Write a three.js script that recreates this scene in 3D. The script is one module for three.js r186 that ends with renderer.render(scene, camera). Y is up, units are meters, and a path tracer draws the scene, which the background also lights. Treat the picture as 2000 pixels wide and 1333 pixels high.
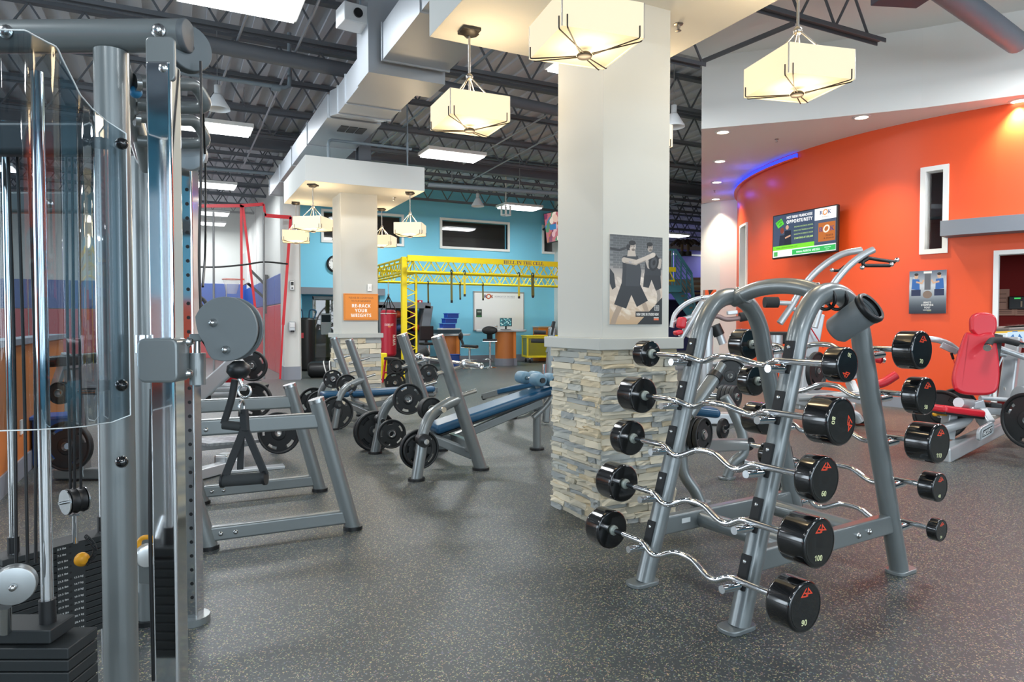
import * as THREE from 'three';
import { mergeGeometries, mergeVertices, toCreasedNormals } from 'three/addons/utils/BufferGeometryUtils.js';
import { RoundedBoxGeometry } from 'three/addons/geometries/RoundedBoxGeometry.js';
import { RectAreaLightUniformsLib } from 'three/addons/lights/RectAreaLightUniformsLib.js';

// ---------- camera, exposure, lights of the hall ----------
const scene = new THREE.Scene();
scene.background = new THREE.Color(0.55, 0.72, 0.95);   // overcast daylight beyond the shop windows
const YAW = 26.5 * Math.PI / 180, PITCH = Math.atan(36.5 / 1320), EYE = 1.3;
const camera = new THREE.PerspectiveCamera(2 * Math.atan(666.5 / 1320) * 180 / Math.PI, 2000 / 1333, 0.05, 120);
camera.rotation.order = 'YXZ';
camera.position.set(0, EYE, 0);
camera.rotation.set(-PITCH, -YAW, 0);
const renderer = new THREE.WebGLRenderer();
renderer.toneMapping = THREE.LinearToneMapping;
renderer.toneMappingExposure = 1.3;
renderer.shadowMap.enabled = true;
RectAreaLightUniformsLib.init();
// the fluorescent troffers hang in a grid: [x, z]
const TROFFER_Y = 4.72, TROFFERS = [];
for (const x of [-3.75, 0.65, 5.12]) for (const z of [3, -2.4, -7.72, -13.0]) if (x !== 0.65 || z !== -2.4) TROFFERS.push([x, z]);
TROFFERS.push([0.8, -18.45], [9.2, -17.95], [9.4, 0.4], [12.8, -1.4], [15.2, -24.6], [19, -24.9], [20.8, -20.5], [23, -23.5], [5.12, -18.3], [0.95, -23.2], [-3.75, -18.45], [-3.75, -23.2], [1.0, -25.6], [9.4, -3.7], [17.5, -21.0]);
for (const [x, z] of TROFFERS) {
  const l = new THREE.RectAreaLight(new THREE.Color(0.93, 0.97, 1.0), 40, 1.16, 0.56);
  l.position.set(x, TROFFER_Y - 0.065, z); l.lookAt(x, 0, z); l.castShadow = true; scene.add(l);
}

// daylight through the shop windows behind the viewpoint: [x0, x1]
const SHOP = [[-6.4, -2.9], [-1.6, 1.9], [3.2, 6.7], [8.0, 11.5]], SHOP_Y = [0.7, 3.9];
for (const [a, b] of SHOP) {
  const l = new THREE.RectAreaLight(new THREE.Color(0.84, 0.93, 1.0), 4.6, b - a - 0.1, SHOP_Y[1] - SHOP_Y[0] - 0.1);
  l.position.set((a + b) / 2, (SHOP_Y[0] + SHOP_Y[1]) / 2, 7.86); l.lookAt((a + b) / 2, (SHOP_Y[0] + SHOP_Y[1]) / 2, 0); l.castShadow = true; scene.add(l);
}

// the same along the left side: [z0, z1]
const SIDE = [[-4.4, -0.9], [-9.2, -5.7], [-14, -10.5]];
for (const [a, b] of SIDE) {
  const l = new THREE.RectAreaLight(new THREE.Color(0.82, 0.92, 1.0), 5.5, b - a - 0.1, SHOP_Y[1] - SHOP_Y[0] - 0.1);
  l.position.set(-10.86, (SHOP_Y[0] + SHOP_Y[1]) / 2, (a + b) / 2); l.lookAt(0, (SHOP_Y[0] + SHOP_Y[1]) / 2, (a + b) / 2); l.castShadow = true; scene.add(l);
}

// ---------- helpers ----------
const rnd = (() => { let s = 20240611; return () => { s = (s + 0x6d2b79f5) | 0; let t = Math.imul(s ^ (s >>> 15), 1 | s); t = (t + Math.imul(t ^ (t >>> 7), 61 | t)) ^ t; return ((t ^ (t >>> 14)) >>> 0) / 4294967296; }; })();
const rr = (a, b) => a + (b - a) * rnd();
const V = (x, y, z) => new THREE.Vector3(x, y, z);
const FW = V(Math.sin(YAW) * Math.cos(PITCH), -Math.sin(PITCH), -Math.cos(YAW) * Math.cos(PITCH)), RT = V(Math.cos(YAW), 0, Math.sin(YAW)), UP = RT.clone().cross(FW);
// survey: a sight line measured in the photograph, met with a distance or a plane of the building
const sight = (px, py) => FW.clone().addScaledVector(RT, (px - 1000) / 1320).addScaledVector(UP, (666.5 - py) / 1320);
const at = (px, py, w) => sight(px, py).multiplyScalar(w).add(V(0, EYE, 0));
const onY = (px, py, y = 0) => { const d = sight(px, py); return d.multiplyScalar((y - EYE) / d.y).add(V(0, EYE, 0)); };
const onZ = (px, py, z) => { const d = sight(px, py); return d.multiplyScalar(z / d.z).add(V(0, EYE, 0)); };
const onX = (px, py, x) => { const d = sight(px, py); return d.multiplyScalar(x / d.x).add(V(0, EYE, 0)); };

const used = {};
const numbered = (n) => { const k = used[n] = (used[n] ?? -1) + 1; return k ? n + '_' + String(k).padStart(3, '0') : n; };
function thing(name, label, category, pos = V(0, 0, 0), o = {}) {
  const g = new THREE.Group(); g.name = numbered(name); g.position.copy(pos); if (o.turn) g.rotation.y = o.turn;
  g.userData = { label, category }; if (o.group) g.userData.group = o.group; if (o.kind) g.userData.kind = o.kind;
  g.inWorld = !!o.world; scene.add(g); return g;
}
function structure(name, label, pos = V(0, 0, 0), o = {}) { const g = thing(name, label, o.category ?? name.split('_')[0], pos, o); g.userData.kind = 'structure'; return g; }
const list = (g) => (Array.isArray(g) ? g.flat(3) : [g]);
function flat(gs) {
  gs = list(gs).map((g) => { const h = g.index ? g.toNonIndexed() : g.clone(); for (const k of Object.keys(h.attributes)) if (!['position', 'normal', 'uv'].includes(k)) h.deleteAttribute(k); if (!h.attributes.uv) h.setAttribute('uv', new THREE.BufferAttribute(new Float32Array(h.attributes.position.count * 2), 2)); return h; });
  return gs.length > 1 ? mergeGeometries(gs) : gs[0];
}
function part(parent, name, gs, mat, label) {
  const g = flat(gs); if (parent.inWorld) g.translate(-parent.position.x, -parent.position.y, -parent.position.z);
  const m = new THREE.Mesh(g, mat); m.name = name; m.castShadow = m.receiveShadow = true; if (label) m.userData.label = label;
  if (parent.isMesh) { m.isSub = true; } parent.add(m); if (parent.inWorld && parent.isGroup) m.offsetBy = parent.position; return m;
}
// a part of a part (its parent mesh holds no transform of its own)
function sub(mesh, name, gs, mat, label) {
  const g = flat(gs); if (mesh.offsetBy) g.translate(-mesh.offsetBy.x, -mesh.offsetBy.y, -mesh.offsetBy.z);
  const m = new THREE.Mesh(g, mat); m.name = name; m.castShadow = m.receiveShadow = true; if (label) m.userData.label = label; mesh.add(m); return m;
}
function copyOf(o, label, pos, turn, group) {
  const c = o.clone(); c.name = numbered(o.name.replace(/_\d\d\d$/, '')); c.userData = { ...o.userData, label }; if (group) c.userData.group = group;
  if (pos) c.position.copy(pos); if (turn !== undefined) c.rotation.y = turn; scene.add(c); return c;
}
const move = (g, x, y, z) => g.translate(x, y, z);
const AX = V(0, 1, 0);
const along = (g, a, b) => { const d = b.clone().sub(a).normalize(), q = new THREE.Quaternion().setFromUnitVectors(AX, d); return g.applyQuaternion(q).translate((a.x + b.x) / 2, (a.y + b.y) / 2, (a.z + b.z) / 2); };
const cyl = (a, b, r, r2 = r, n = 16) => along(new THREE.CylinderGeometry(r2, r, a.distanceTo(b), n), a, b);
const bx = (w, h, d, x = 0, y = 0, z = 0, r = 0) => move(r ? new RoundedBoxGeometry(w, h, d, 2, r) : new THREE.BoxGeometry(w, h, d), x, y, z);
// rectangular tube between two points; side = direction of its width
function beam(a, b, w, h, r = 0.006, upv = AX) {
  const d = b.clone().sub(a), len = d.length(); d.normalize();
  let s = d.clone().cross(upv); if (s.lengthSq() < 1e-6) s = V(1, 0, 0); s.normalize(); const u = s.clone().cross(d);
  const g = r ? new RoundedBoxGeometry(w, h, len, 2, r) : new THREE.BoxGeometry(w, h, len);
  return g.applyMatrix4(new THREE.Matrix4().makeBasis(s, u, d.negate())).translate((a.x + b.x) / 2, (a.y + b.y) / 2, (a.z + b.z) / 2);
}
// round tube through points, corners bent with radius R
function bent(pts, r, R = 0.1, n = 14, caps = true) {
  const c = new THREE.CurvePath(); let p = pts[0].clone();
  for (let i = 1; i < pts.length; i++) {
    if (i < pts.length - 1) {
      const a = pts[i - 1].clone().sub(pts[i]), b = pts[i + 1].clone().sub(pts[i]), k = Math.min(R, a.length() * 0.48, b.length() * 0.48);
      const q = pts[i].clone().addScaledVector(a.normalize(), k), t = pts[i].clone().addScaledVector(b.normalize(), k);
      if (p.distanceTo(q) > 1e-4) c.add(new THREE.LineCurve3(p, q)); c.add(new THREE.QuadraticBezierCurve3(q, pts[i].clone(), t)); p = t;
    } else c.add(new THREE.LineCurve3(p, pts[i].clone()));
  }
  return sweep(c, r, Math.max(10, pts.length * 12), n, caps);
}
function sweep(c, r, seg, n = 14, caps = true) {
  const out = [new THREE.TubeGeometry(c, seg, r, n, false)];
  if (caps) for (const t of [0, 1]) { const g = new THREE.CircleGeometry(r, n), d = c.getTangentAt(t).multiplyScalar(t ? 1 : -1), p = c.getPointAt(t); g.applyQuaternion(new THREE.Quaternion().setFromUnitVectors(V(0, 0, 1), d)).translate(p.x, p.y, p.z); out.push(g); }
  return flat(out);
}
const smooth = (pts, r, seg = 40, n = 12, caps = true) => sweep(new THREE.CatmullRomCurve3(pts), r, seg, n, caps);
// turned shape: profile [radius, height] about axis a -> direction d
function turned(prof, a, d = AX, n = 28) {
  return new THREE.LatheGeometry(prof.map(([x, y]) => new THREE.Vector2(x, y)), n).applyQuaternion(new THREE.Quaternion().setFromUnitVectors(AX, d.clone().normalize())).translate(a.x, a.y, a.z);
}
const ball = (p, r, n = 14) => move(new THREE.SphereGeometry(r, n, Math.ceil(n * 0.7)), p.x, p.y, p.z);
const ring = (p, d, R, r, n = 24) => new THREE.TorusGeometry(R, r, 8, n).applyQuaternion(new THREE.Quaternion().setFromUnitVectors(V(0, 0, 1), d.clone().normalize())).translate(p.x, p.y, p.z);
// outline (2d points in the plane of e1, e2) pushed along e1 x e2 by depth, with bevel
function plate(pts, o, e1, e2, depth, bev = 0.004, holes = []) {
  const s = pts instanceof THREE.Shape ? pts : new THREE.Shape(pts.map(([x, y]) => new THREE.Vector2(x, y)));
  for (const h of holes) s.holes.push(h);
  const g = new THREE.ExtrudeGeometry(s, { depth: depth - 2 * bev, bevelEnabled: bev > 0, bevelThickness: bev, bevelSize: bev, bevelOffset: -bev, bevelSegments: 2, curveSegments: 20, steps: 1 });
  g.translate(0, 0, bev); const e3 = e1.clone().cross(e2);
  return g.applyMatrix4(new THREE.Matrix4().makeBasis(e1, e2, e3)).translate(o.x, o.y, o.z);
}
function quad(a, b, c, d) {   // flat sheet a b c d counter-clockwise, uv 0..1
  const g = new THREE.BufferGeometry(); g.setAttribute('position', new THREE.BufferAttribute(new Float32Array([a, b, c, a, c, d].flatMap((p) => [p.x, p.y, p.z])), 3));
  g.setAttribute('uv', new THREE.BufferAttribute(new Float32Array([0, 0, 1, 0, 1, 1, 0, 0, 1, 1, 0, 1]), 2)); g.computeVertexNormals(); return g;
}
const roundRect = (w, h, r, x = 0, y = 0) => { const s = new THREE.Shape(), a = x - w / 2, b = y - h / 2, c = x + w / 2, d = y + h / 2; s.moveTo(a + r, b); s.lineTo(c - r, b); s.quadraticCurveTo(c, b, c, b + r); s.lineTo(c, d - r); s.quadraticCurveTo(c, d, c - r, d); s.lineTo(a + r, d); s.quadraticCurveTo(a, d, a, d - r); s.lineTo(a, b + r); s.quadraticCurveTo(a, b, a + r, b); return s; };

// ---------- materials ----------
const M = (color, roughness = 0.6, metalness = 0, more = {}) => new THREE.MeshPhysicalMaterial({ color, roughness, metalness, ...more });
function canvasTex(w, h, draw) { const c = document.createElement('canvas'); c.width = w; c.height = h; const x = c.getContext('2d'); draw(x, w, h); const t = new THREE.CanvasTexture(c); t.colorSpace = THREE.SRGBColorSpace; t.anisotropy = 8; return t; }
const MT = {
  frame: M(0x767d7e, 0.34, 0.35, { clearcoat: 0.7, clearcoatRoughness: 0.2 }),
  silver: M(0xb9bec1, 0.34, 0.45, { clearcoat: 0.4, clearcoatRoughness: 0.2 }),
  chrome: M(0xe6e9ec, 0.07, 1), steel: M(0xc4c7c8, 0.24, 1), zinc: M(0xa9adae, 0.35, 0.9),
  rubber: M(0x1b1f21, 0.5), urethane: M(0x0d0f11, 0.16, 0, { clearcoat: 1, clearcoatRoughness: 0.06 }), black: M(0x141618, 0.4), matte: M(0x1d2022, 0.75), grip: M(0x26292a, 0.8),
  iron: M(0x2a2f32, 0.45, 0.2), stack: M(0x23282a, 0.5, 0.15),
  white: M(0xe9e9e6, 0.75), wallWhite: M(0xcdcfcb, 0.8), greige: M(0xbcbdb7, 0.8), blue: M(0x7fcde8, 0.7), orange: M(0xe2501f, 0.42), grey: M(0x7d828a, 0.6), greyBase: M(0x878c96, 0.55),
  yellow: M(0xf2da12, 0.42), red: M(0xc01c2a, 0.4), vinylRed: M(0xc3202f, 0.34, 0, { sheen: 0.3 }), vinylBlue: M(0x194a6a, 0.32), bagRed: M(0xb01631, 0.42), wood: M(0xc8793a, 0.5),
  deck: M(0xbfc2c8, 0.8), joist: M(0x60656b, 0.6), pipe: M(0x7d8a92, 0.5), duct: M(0xaeb4ba, 0.4, 0.45), beige: M(0xcfc19c, 0.85), purple: M(0x4c4890, 0.7), teal: M(0x4b8f9e, 0.5),
  glow: new THREE.MeshStandardMaterial({ color: 0xffffff, emissive: new THREE.Color(0.95, 0.98, 1), emissiveIntensity: 5 }),
  shade: M(0xd6c8aa, 0.9, 0, { emissive: new THREE.Color(1.0, 0.81, 0.54), emissiveIntensity: 0.42 }), diffuser: M(0xd9cdb0, 0.8, 0, { emissive: new THREE.Color(1.0, 0.80, 0.46), emissiveIntensity: 0.4 }),
  bronze: M(0x2a2622, 0.5, 0.2), nickel: M(0xa7a39c, 0.3, 0.9), gold: M(0xd99a1f, 0.4),
  glassDark: M(0x2c3036, 0.05, 0, { clearcoat: 1 }), pane: M(0xffffff, 0.02, 0, { transmission: 1, thickness: 0 }),
};
// speckled rubber floor, one tile covers 2 m
const floorTex = (() => {
  const N = 2048, d = new Uint8Array(N * N * 4);
  for (let i = 0; i < N * N; i++) { const v = 56 + rnd() * 20 | 0; d[i * 4] = v; d[i * 4 + 1] = v + 4; d[i * 4 + 2] = v + 5; d[i * 4 + 3] = 255; }
  for (let k = 0; k < 34000; k++) {
    const tan = rnd() < 0.62, c = tan ? [158 + rnd() * 45, 147 + rnd() * 36, 112 + rnd() * 30] : [102 + rnd() * 40, 106 + rnd() * 40, 108 + rnd() * 40], L = rr(2, 8), w = rr(0.9, 2.1), a = rnd() * 6.283; let x = rnd() * N, y = rnd() * N, b = a;
    for (let s = 0; s < L; s++) { x += Math.cos(b); y += Math.sin(b); b += rr(-0.4, 0.4); for (let j = -w; j <= w; j++) for (let i = -w; i <= w; i++) if (i * i + j * j <= w * w) { const o = (((y + j) & (N - 1)) * N + ((x + i) & (N - 1))) * 4; d[o] = c[0]; d[o + 1] = c[1]; d[o + 2] = c[2]; } }
  }
  const t = new THREE.DataTexture(d, N, N); t.wrapS = t.wrapT = THREE.RepeatWrapping; t.magFilter = THREE.LinearFilter; t.minFilter = THREE.LinearMipmapLinearFilter; t.generateMipmaps = true; t.colorSpace = THREE.SRGBColorSpace; t.repeat.set(0.5, 0.5); t.needsUpdate = true; return t;
})();
MT.floor = M(0xf1f8fb, 0.42, 0, { map: floorTex });
// ---------- the building ----------
const SOFFIT = 4.3, DECK = 5.5, CHORD = 4.9;
{
  const f = structure('floor', 'speckled dark rubber gym floor with tan flecks');
  const g = new THREE.PlaneGeometry(44, 44); g.rotateX(-Math.PI / 2); const p = g.attributes.position, uv = g.attributes.uv;
  g.translate(8, 0, -11); for (let i = 0; i < p.count; i++) uv.setXY(i, p.getX(i), p.getZ(i));
  part(f, 'rubber_flooring', g, MT.floor); part(f, 'slab', bx(44, 0.2, 44, 8, -0.102, -11), MT.grey);
}
{ // open steel roof
  const c = structure('ceiling', 'dark grey open steel roof with bar joists');
  const deck = [bx(42, 0.15, 40, 8, DECK + 0.115, -11)];
  part(c, 'roof_deck', deck, MT.deck);
  for (let x = -13; x < 29; x += 0.3) part(c, 'deck_rib', bx(0.12, 0.04, 39.8, x, DECK + 0.02, -11), MT.deck);
  for (let k = 0; k < 20; k++) {
    const z = -24.04 + 1.66 * k, xe = z > -8 && z < 1 ? 8.2 + (z + 5.8) * 0.9 : 28.8, L = xe + 12.8, m = (xe - 12.8) / 2, g = [bx(L, 0.05, 0.12, m, DECK - 0.03, z), bx(L, 0.012, 0.13, m, CHORD + 0.045, z), bx(L, 0.045, 0.012, m, CHORD + 0.02, z + 0.06), bx(L, 0.045, 0.012, m, CHORD + 0.02, z - 0.06)];   // some end at the drywall on the right
    for (let x = -12.5; x < xe - 0.6; x += 0.62) g.push(beam(V(x, CHORD + 0.05, z), V(x + 0.31, DECK - 0.04, z), 0.024, 0.024, 0), beam(V(x + 0.31, DECK - 0.04, z), V(x + 0.62, CHORD + 0.05, z), 0.024, 0.024, 0));
    part(c, 'bar_joist', g, MT.joist);
  }
  for (const x of [-8, -3.2, 3.9, 14]) part(c, 'bridging', [bx(0.03, 0.03, 39, x, CHORD + 0.09, -11)], MT.pipe);
  for (const [z, x1] of [[-5.0, 6.2], [-14.9, 28.6]]) { const L = x1 + 12.4, m = (x1 - 12.4) / 2; part(c, 'girder', [bx(L, 0.02, 0.2, m, CHORD - 0.02, z), bx(L, 0.3, 0.014, m, CHORD + 0.13, z), bx(L, 0.02, 0.2, m, CHORD + 0.28, z)], MT.joist); }
  part(c, 'drywall_lid', bx(9.5, 0.04, 12, 10.95, DECK - 0.075, -2.2), MT.white);
}
const wallPart = (name, label, mat, boxes) => { const w = structure(name, label); boxes.forEach((b, i) => part(w, i ? 'wall_section' : 'wall_face', bx(...b), mat)); return w; };
{ const w = structure('wall_left', 'pale grey left wall with tall windows'), s = new THREE.Shape([[0, 0], [31, 0], [31, 5.6], [0, 5.6]].map(([x, y]) => new THREE.Vector2(x, y)));
  for (const [a, b] of SIDE) { const h = new THREE.Path(); h.moveTo(-b, SHOP_Y[0]); h.lineTo(-b, SHOP_Y[1]); h.lineTo(-a, SHOP_Y[1]); h.lineTo(-a, SHOP_Y[0]); h.closePath(); s.holes.push(h); }
  const g = new THREE.ExtrudeGeometry(s, { depth: 0.2, bevelEnabled: false }); g.rotateY(Math.PI / 2); g.translate(-11.1, 0, 0); part(w, 'wall_face', g, MT.wallWhite);
  SIDE.forEach(([a, b], i) => { const o = structure('window_' + (i + 10), 'tall window in the left wall outside the picture', V(-11, SHOP_Y[0], a), { category: 'window' }), W = b - a, H = SHOP_Y[1] - SHOP_Y[0]; part(o, 'pane', bx(0.012, H, W, -0.03, H / 2, W / 2), MT.pane); for (const x of [0.03, W / 3, 2 * W / 3, W - 0.03]) part(o, 'frame', bx(0.08, H, 0.06, -0.03, H / 2, x), MT.grey); for (const y of [0.03, H - 0.03]) part(o, 'frame', bx(0.08, 0.06, W, -0.03, y, W / 2), MT.grey); });
}
wallPart('wall_left_front', 'blue wall section behind the viewpoint', MT.blue, [[0.2, 3.8, 9, -11, 3.7, 4.5]]); wallPart('wall_left_base', 'orange lower wall section behind the viewpoint', MT.orange, [[0.2, 1.8, 9, -11, 0.9, 4.5]]);
{ // wall behind the viewpoint with shop windows
  const w = structure('wall_front', 'blue painted wall with shop windows behind the viewpoint'), s = new THREE.Shape([[-11, 0], [28, 0], [28, 5.6], [-11, 5.6]].map(([x, y]) => new THREE.Vector2(x, y)));
  for (const [x0, x1] of SHOP) { const h = new THREE.Path(); h.moveTo(x0, SHOP_Y[0]); h.lineTo(x0, SHOP_Y[1]); h.lineTo(x1, SHOP_Y[1]); h.lineTo(x1, SHOP_Y[0]); h.closePath(); s.holes.push(h); }
  const g = new THREE.ExtrudeGeometry(s, { depth: 0.2, bevelEnabled: false }); g.translate(0, 0, 7.9); part(w, 'wall_face', g, MT.blue);
  SHOP.forEach(([x0, x1], i) => { const o = structure('window_' + (i + 6), 'shop window behind the viewpoint', V(x0, SHOP_Y[0], 8), { category: 'window' }), W = x1 - x0, H = SHOP_Y[1] - SHOP_Y[0]; part(o, 'pane', bx(W, H, 0.012, W / 2, H / 2, 0.03), MT.pane); for (const x of [0.03, W / 3, 2 * W / 3, W - 0.03]) part(o, 'frame', bx(0.06, H, 0.08, x, H / 2, 0.03), MT.grey); for (const y of [0.03, H - 0.03]) part(o, 'frame', bx(W, 0.06, 0.08, W / 2, y, 0.03), MT.grey); });
  wallPart('wall_rear', 'pale outer wall behind the far rooms', MT.wallWhite, [[40, 5.6, 0.2, 8, 2.8, -30.6]]);
}
wallPart('wall_right', 'pale wall on the far right', MT.wallWhite, [[0.2, 5.6, 40, 28, 2.8, -11]]);
// court behind the net
const court = structure('wall_court', 'grey court wall with blue and red wall pads', V(0, 0, 0), { category: 'wall' });
part(court, 'wall_face', bx(14.4, 5.6, 0.2, -4.7, 2.8, -27.1), MT.wallWhite);
for (let i = 0; i < 12; i++) { const x = -10.9 + i * 1.2; part(court, 'red_pad', bx(1.17, 1.75, 0.06, x, 0.875, -26.95, 0.02), MT.red); part(court, 'blue_pad', bx(1.17, 0.95, 0.06, x, 2.24, -26.95, 0.02), M(0x1f4b9c, 0.5)); }
part(court, 'side_wall', bx(0.2, 5.6, 11, 2.5, 2.8, -21.6), MT.wallWhite);
for (let i = 0; i < 9; i++) { const z = -16.75 - i * 1.2; part(court, 'red_pad', bx(0.06, 1.75, 1.17, 2.36, 0.875, z, 0.02), MT.red); part(court, 'blue_pad', bx(0.06, 0.75, 1.17, 2.36, 2.14, z, 0.02), M(0x1f4b9c, 0.5)); }
{ // white pillar at the corner of the court with grey base
  const w = structure('pillar_end', 'white wall end between court and blue wall with grey base', V(0, 0, 0), { category: 'pillar' });
  part(w, 'wall_face', bx(0.34, 5.6, 0.5, 2.36, 2.8, -16.1), MT.wallWhite); part(w, 'baseboard', bx(0.37, 0.3, 0.53, 2.36, 0.15, -16.1), MT.greyBase);
}
// blue back wall
const BZ = -20.3, DZ = BZ - 1.3, DX = onZ(610, 650, DZ).x;
{
  const w = structure('wall_back', 'bright blue painted back wall');
  const doorTop = 2.12;
  const s = new THREE.Shape([[2.5, 0], [12.0, 0], [12.0, 5.6], [2.5, 5.6]].map(([a, b]) => new THREE.Vector2(a, b)));
  const hole = (x0, x1, y0, y1) => { const h = new THREE.Path(); h.moveTo(x0, y0); h.lineTo(x0, y1); h.lineTo(x1, y1); h.lineTo(x1, y0); h.closePath(); s.holes.push(h); };
  hole(3.3, 5.6, 0.001, doorTop);
  const W1 = [onZ(863, 460, BZ).x, onZ(991, 460, BZ).x, onZ(928, 484.5, BZ).y, onZ(928, 434.5, BZ).y], W0 = [onZ(632, 460, BZ).x, onZ(784, 460, BZ).x, W1[2] + 0.0, W1[3] + 0.0], W2 = [onZ(1062, 460, BZ).x, 11.8, W1[2], W1[3]];
  for (const q of [W1, W0, W2]) hole(...q);
  const g = new THREE.ExtrudeGeometry(s, { depth: 0.2, bevelEnabled: false }); g.translate(0, 0, BZ - 0.2); part(w, 'wall_face', g, MT.blue);
  part(w, 'baseboard', bx(5.4, 0.22, 0.03, 8.35, 0.11, BZ + 0.015), MT.greyBase);
  part(w, 'lintel', bx(2.6, 0.2, 0.16, 4.45, doorTop + 0.1, BZ + 0.02), MT.grey);
  part(w, 'recess_side', bx(0.1, doorTop, 1.2, 3.25, doorTop / 2, BZ - 0.8), MT.blue); part(w, 'recess_back', [bx(DX - 3.25, doorTop, 0.1, (DX + 3.25) / 2, doorTop / 2, DZ), bx(5.65 - DX - 1.1, doorTop, 0.1, (5.65 + DX + 1.1) / 2, doorTop / 2, DZ)], MT.blue);
  part(w, 'recess_ceiling', bx(2.5, 0.06, 1.2, 4.45, doorTop + 0.03, BZ - 0.8), MT.blue);
  [W1, W0, W2].forEach(([x0, x1, y0, y1], i) => {
    const wd = structure('window_' + (i + 1), ['wide dark interior window with white frame high on the blue wall', 'dark interior window high on the blue wall behind the far column', 'dark interior window beside the wall television'][i], V(x0, y0, BZ), { category: 'window' });
    const a = x1 - x0, b = y1 - y0, t = 0.075;
    for (const r of [[a + 2 * t, t, 0.14, a / 2, -t / 2, -0.03], [a + 2 * t, t, 0.14, a / 2, b + t / 2, -0.03], [t, b, 0.14, -t / 2, b / 2, -0.03], [t, b, 0.14, a + t / 2, b / 2, -0.03]]) part(wd, 'frame', bx(...r), MT.white);
    part(wd, 'pane', bx(a, b, 0.02, a / 2, b / 2, -0.1), MT.pane); 
  });
  const room = structure('wall_upstairs', 'dark rooms behind the high windows', V(0, 0, 0), { category: 'wall' });
  part(room, 'room_back', bx(9.6, 3.4, 0.1, 7.2, 4.0, BZ - 3.2), M(0xa39d99, 0.8)); part(room, 'room_floor', bx(9.4, 0.1, 2.9, 7.3, 2.35, BZ - 1.7), M(0xa39d99, 0.8)); part(room, 'room_side', [bx(0.1, 3.4, 3, 2.6, 4, BZ - 1.75), bx(0.1, 3.4, 3, 12, 4, BZ - 1.75)], M(0xa39d99, 0.8));
  const pil = structure('pillar_right', 'white pilaster at the right end of the blue wall', V(0, 0, 0), { category: 'pillar' });
  part(pil, 'wall_face', bx(0.6, 5.6, 0.5, 12.05, 2.8, BZ + 0.1), MT.wallWhite);
}
// glass door in the recess
{
  const d = structure('door_1', 'glass door with white frame in the blue recess', V(DX, 0, DZ), { category: 'door' });
  for (const r of [[0.08, 2.1, 0.08, 0, 1.05, 0], [0.08, 2.1, 0.08, 1.1, 1.05, 0], [1.1, 0.1, 0.08, 0.55, 2.06, 0]]) part(d, 'frame', bx(...r), MT.white);
  part(d, 'pane', bx(1.02, 1.98, 0.012, 0.55, 1.0, 0), MT.pane);
  part(d, 'notice', bx(0.32, 0.66, 0.006, 0.42, 1.25, 0.02), M(0xd8dcdc, 0.7)); part(d, 'notice_print', bx(0.28, 0.22, 0.003, 0.42, 1.42, 0.026), M(0x26343a, 0.7));
  const r = structure('wall_beyond', 'bright room beyond the glass door', V(0, 0, 0), { category: 'wall' });
  part(r, 'room_back', bx(3, 2.4, 0.1, 5, 1.2, -25.6), M(0xdfe4e6, 0.8)); part(r, 'room_side', [bx(0.1, 2.4, 3.6, 3.5, 1.2, -23.6), bx(0.1, 2.4, 3.6, 6.3, 1.2, -23.6)], MT.blue);
  part(r, 'room_ceiling', bx(2.9, 0.1, 3.8, 4.9, 2.35, -23.6), MT.wallWhite);
}
// far area right of the blue wall: gallery and stair
{
  const w = structure('wall_gallery', 'beige end wall behind the gallery stair', V(0, 0, 0), { category: 'wall' });
  part(w, 'wall_face', bx(16, 5.6, 0.2, 20, 2.8, -29.2), MT.beige); part(w, 'side_wall', bx(0.2, 5.6, 8.6, 12.4, 2.8, -24.9), MT.wallWhite);
  const g = structure('gallery', 'raised gallery floor above a dark purple wall', V(0, 0, 0), { category: 'gallery' });
  part(g, 'floor_slab', bx(14, 0.3, 3.8, 20, 2.45, -25.2), MT.purple); part(g, 'wall_below', bx(14, 2.3, 0.1, 20, 1.15, -24.6), M(0x2c2b52, 0.8));
  part(g, 'purple_screen', bx(3.4, 1.35, 0.1, onZ(1372, 520, -24.2).x, onZ(1355, 520, -24.2).y + 0.05, -24.2), MT.purple); part(g, 'screen_cap', bx(3.5, 0.08, 0.2, onZ(1372, 520, -24.2).x, onZ(1355, 500, -24.2).y + 0.02, -24.2), MT.white);
}
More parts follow.
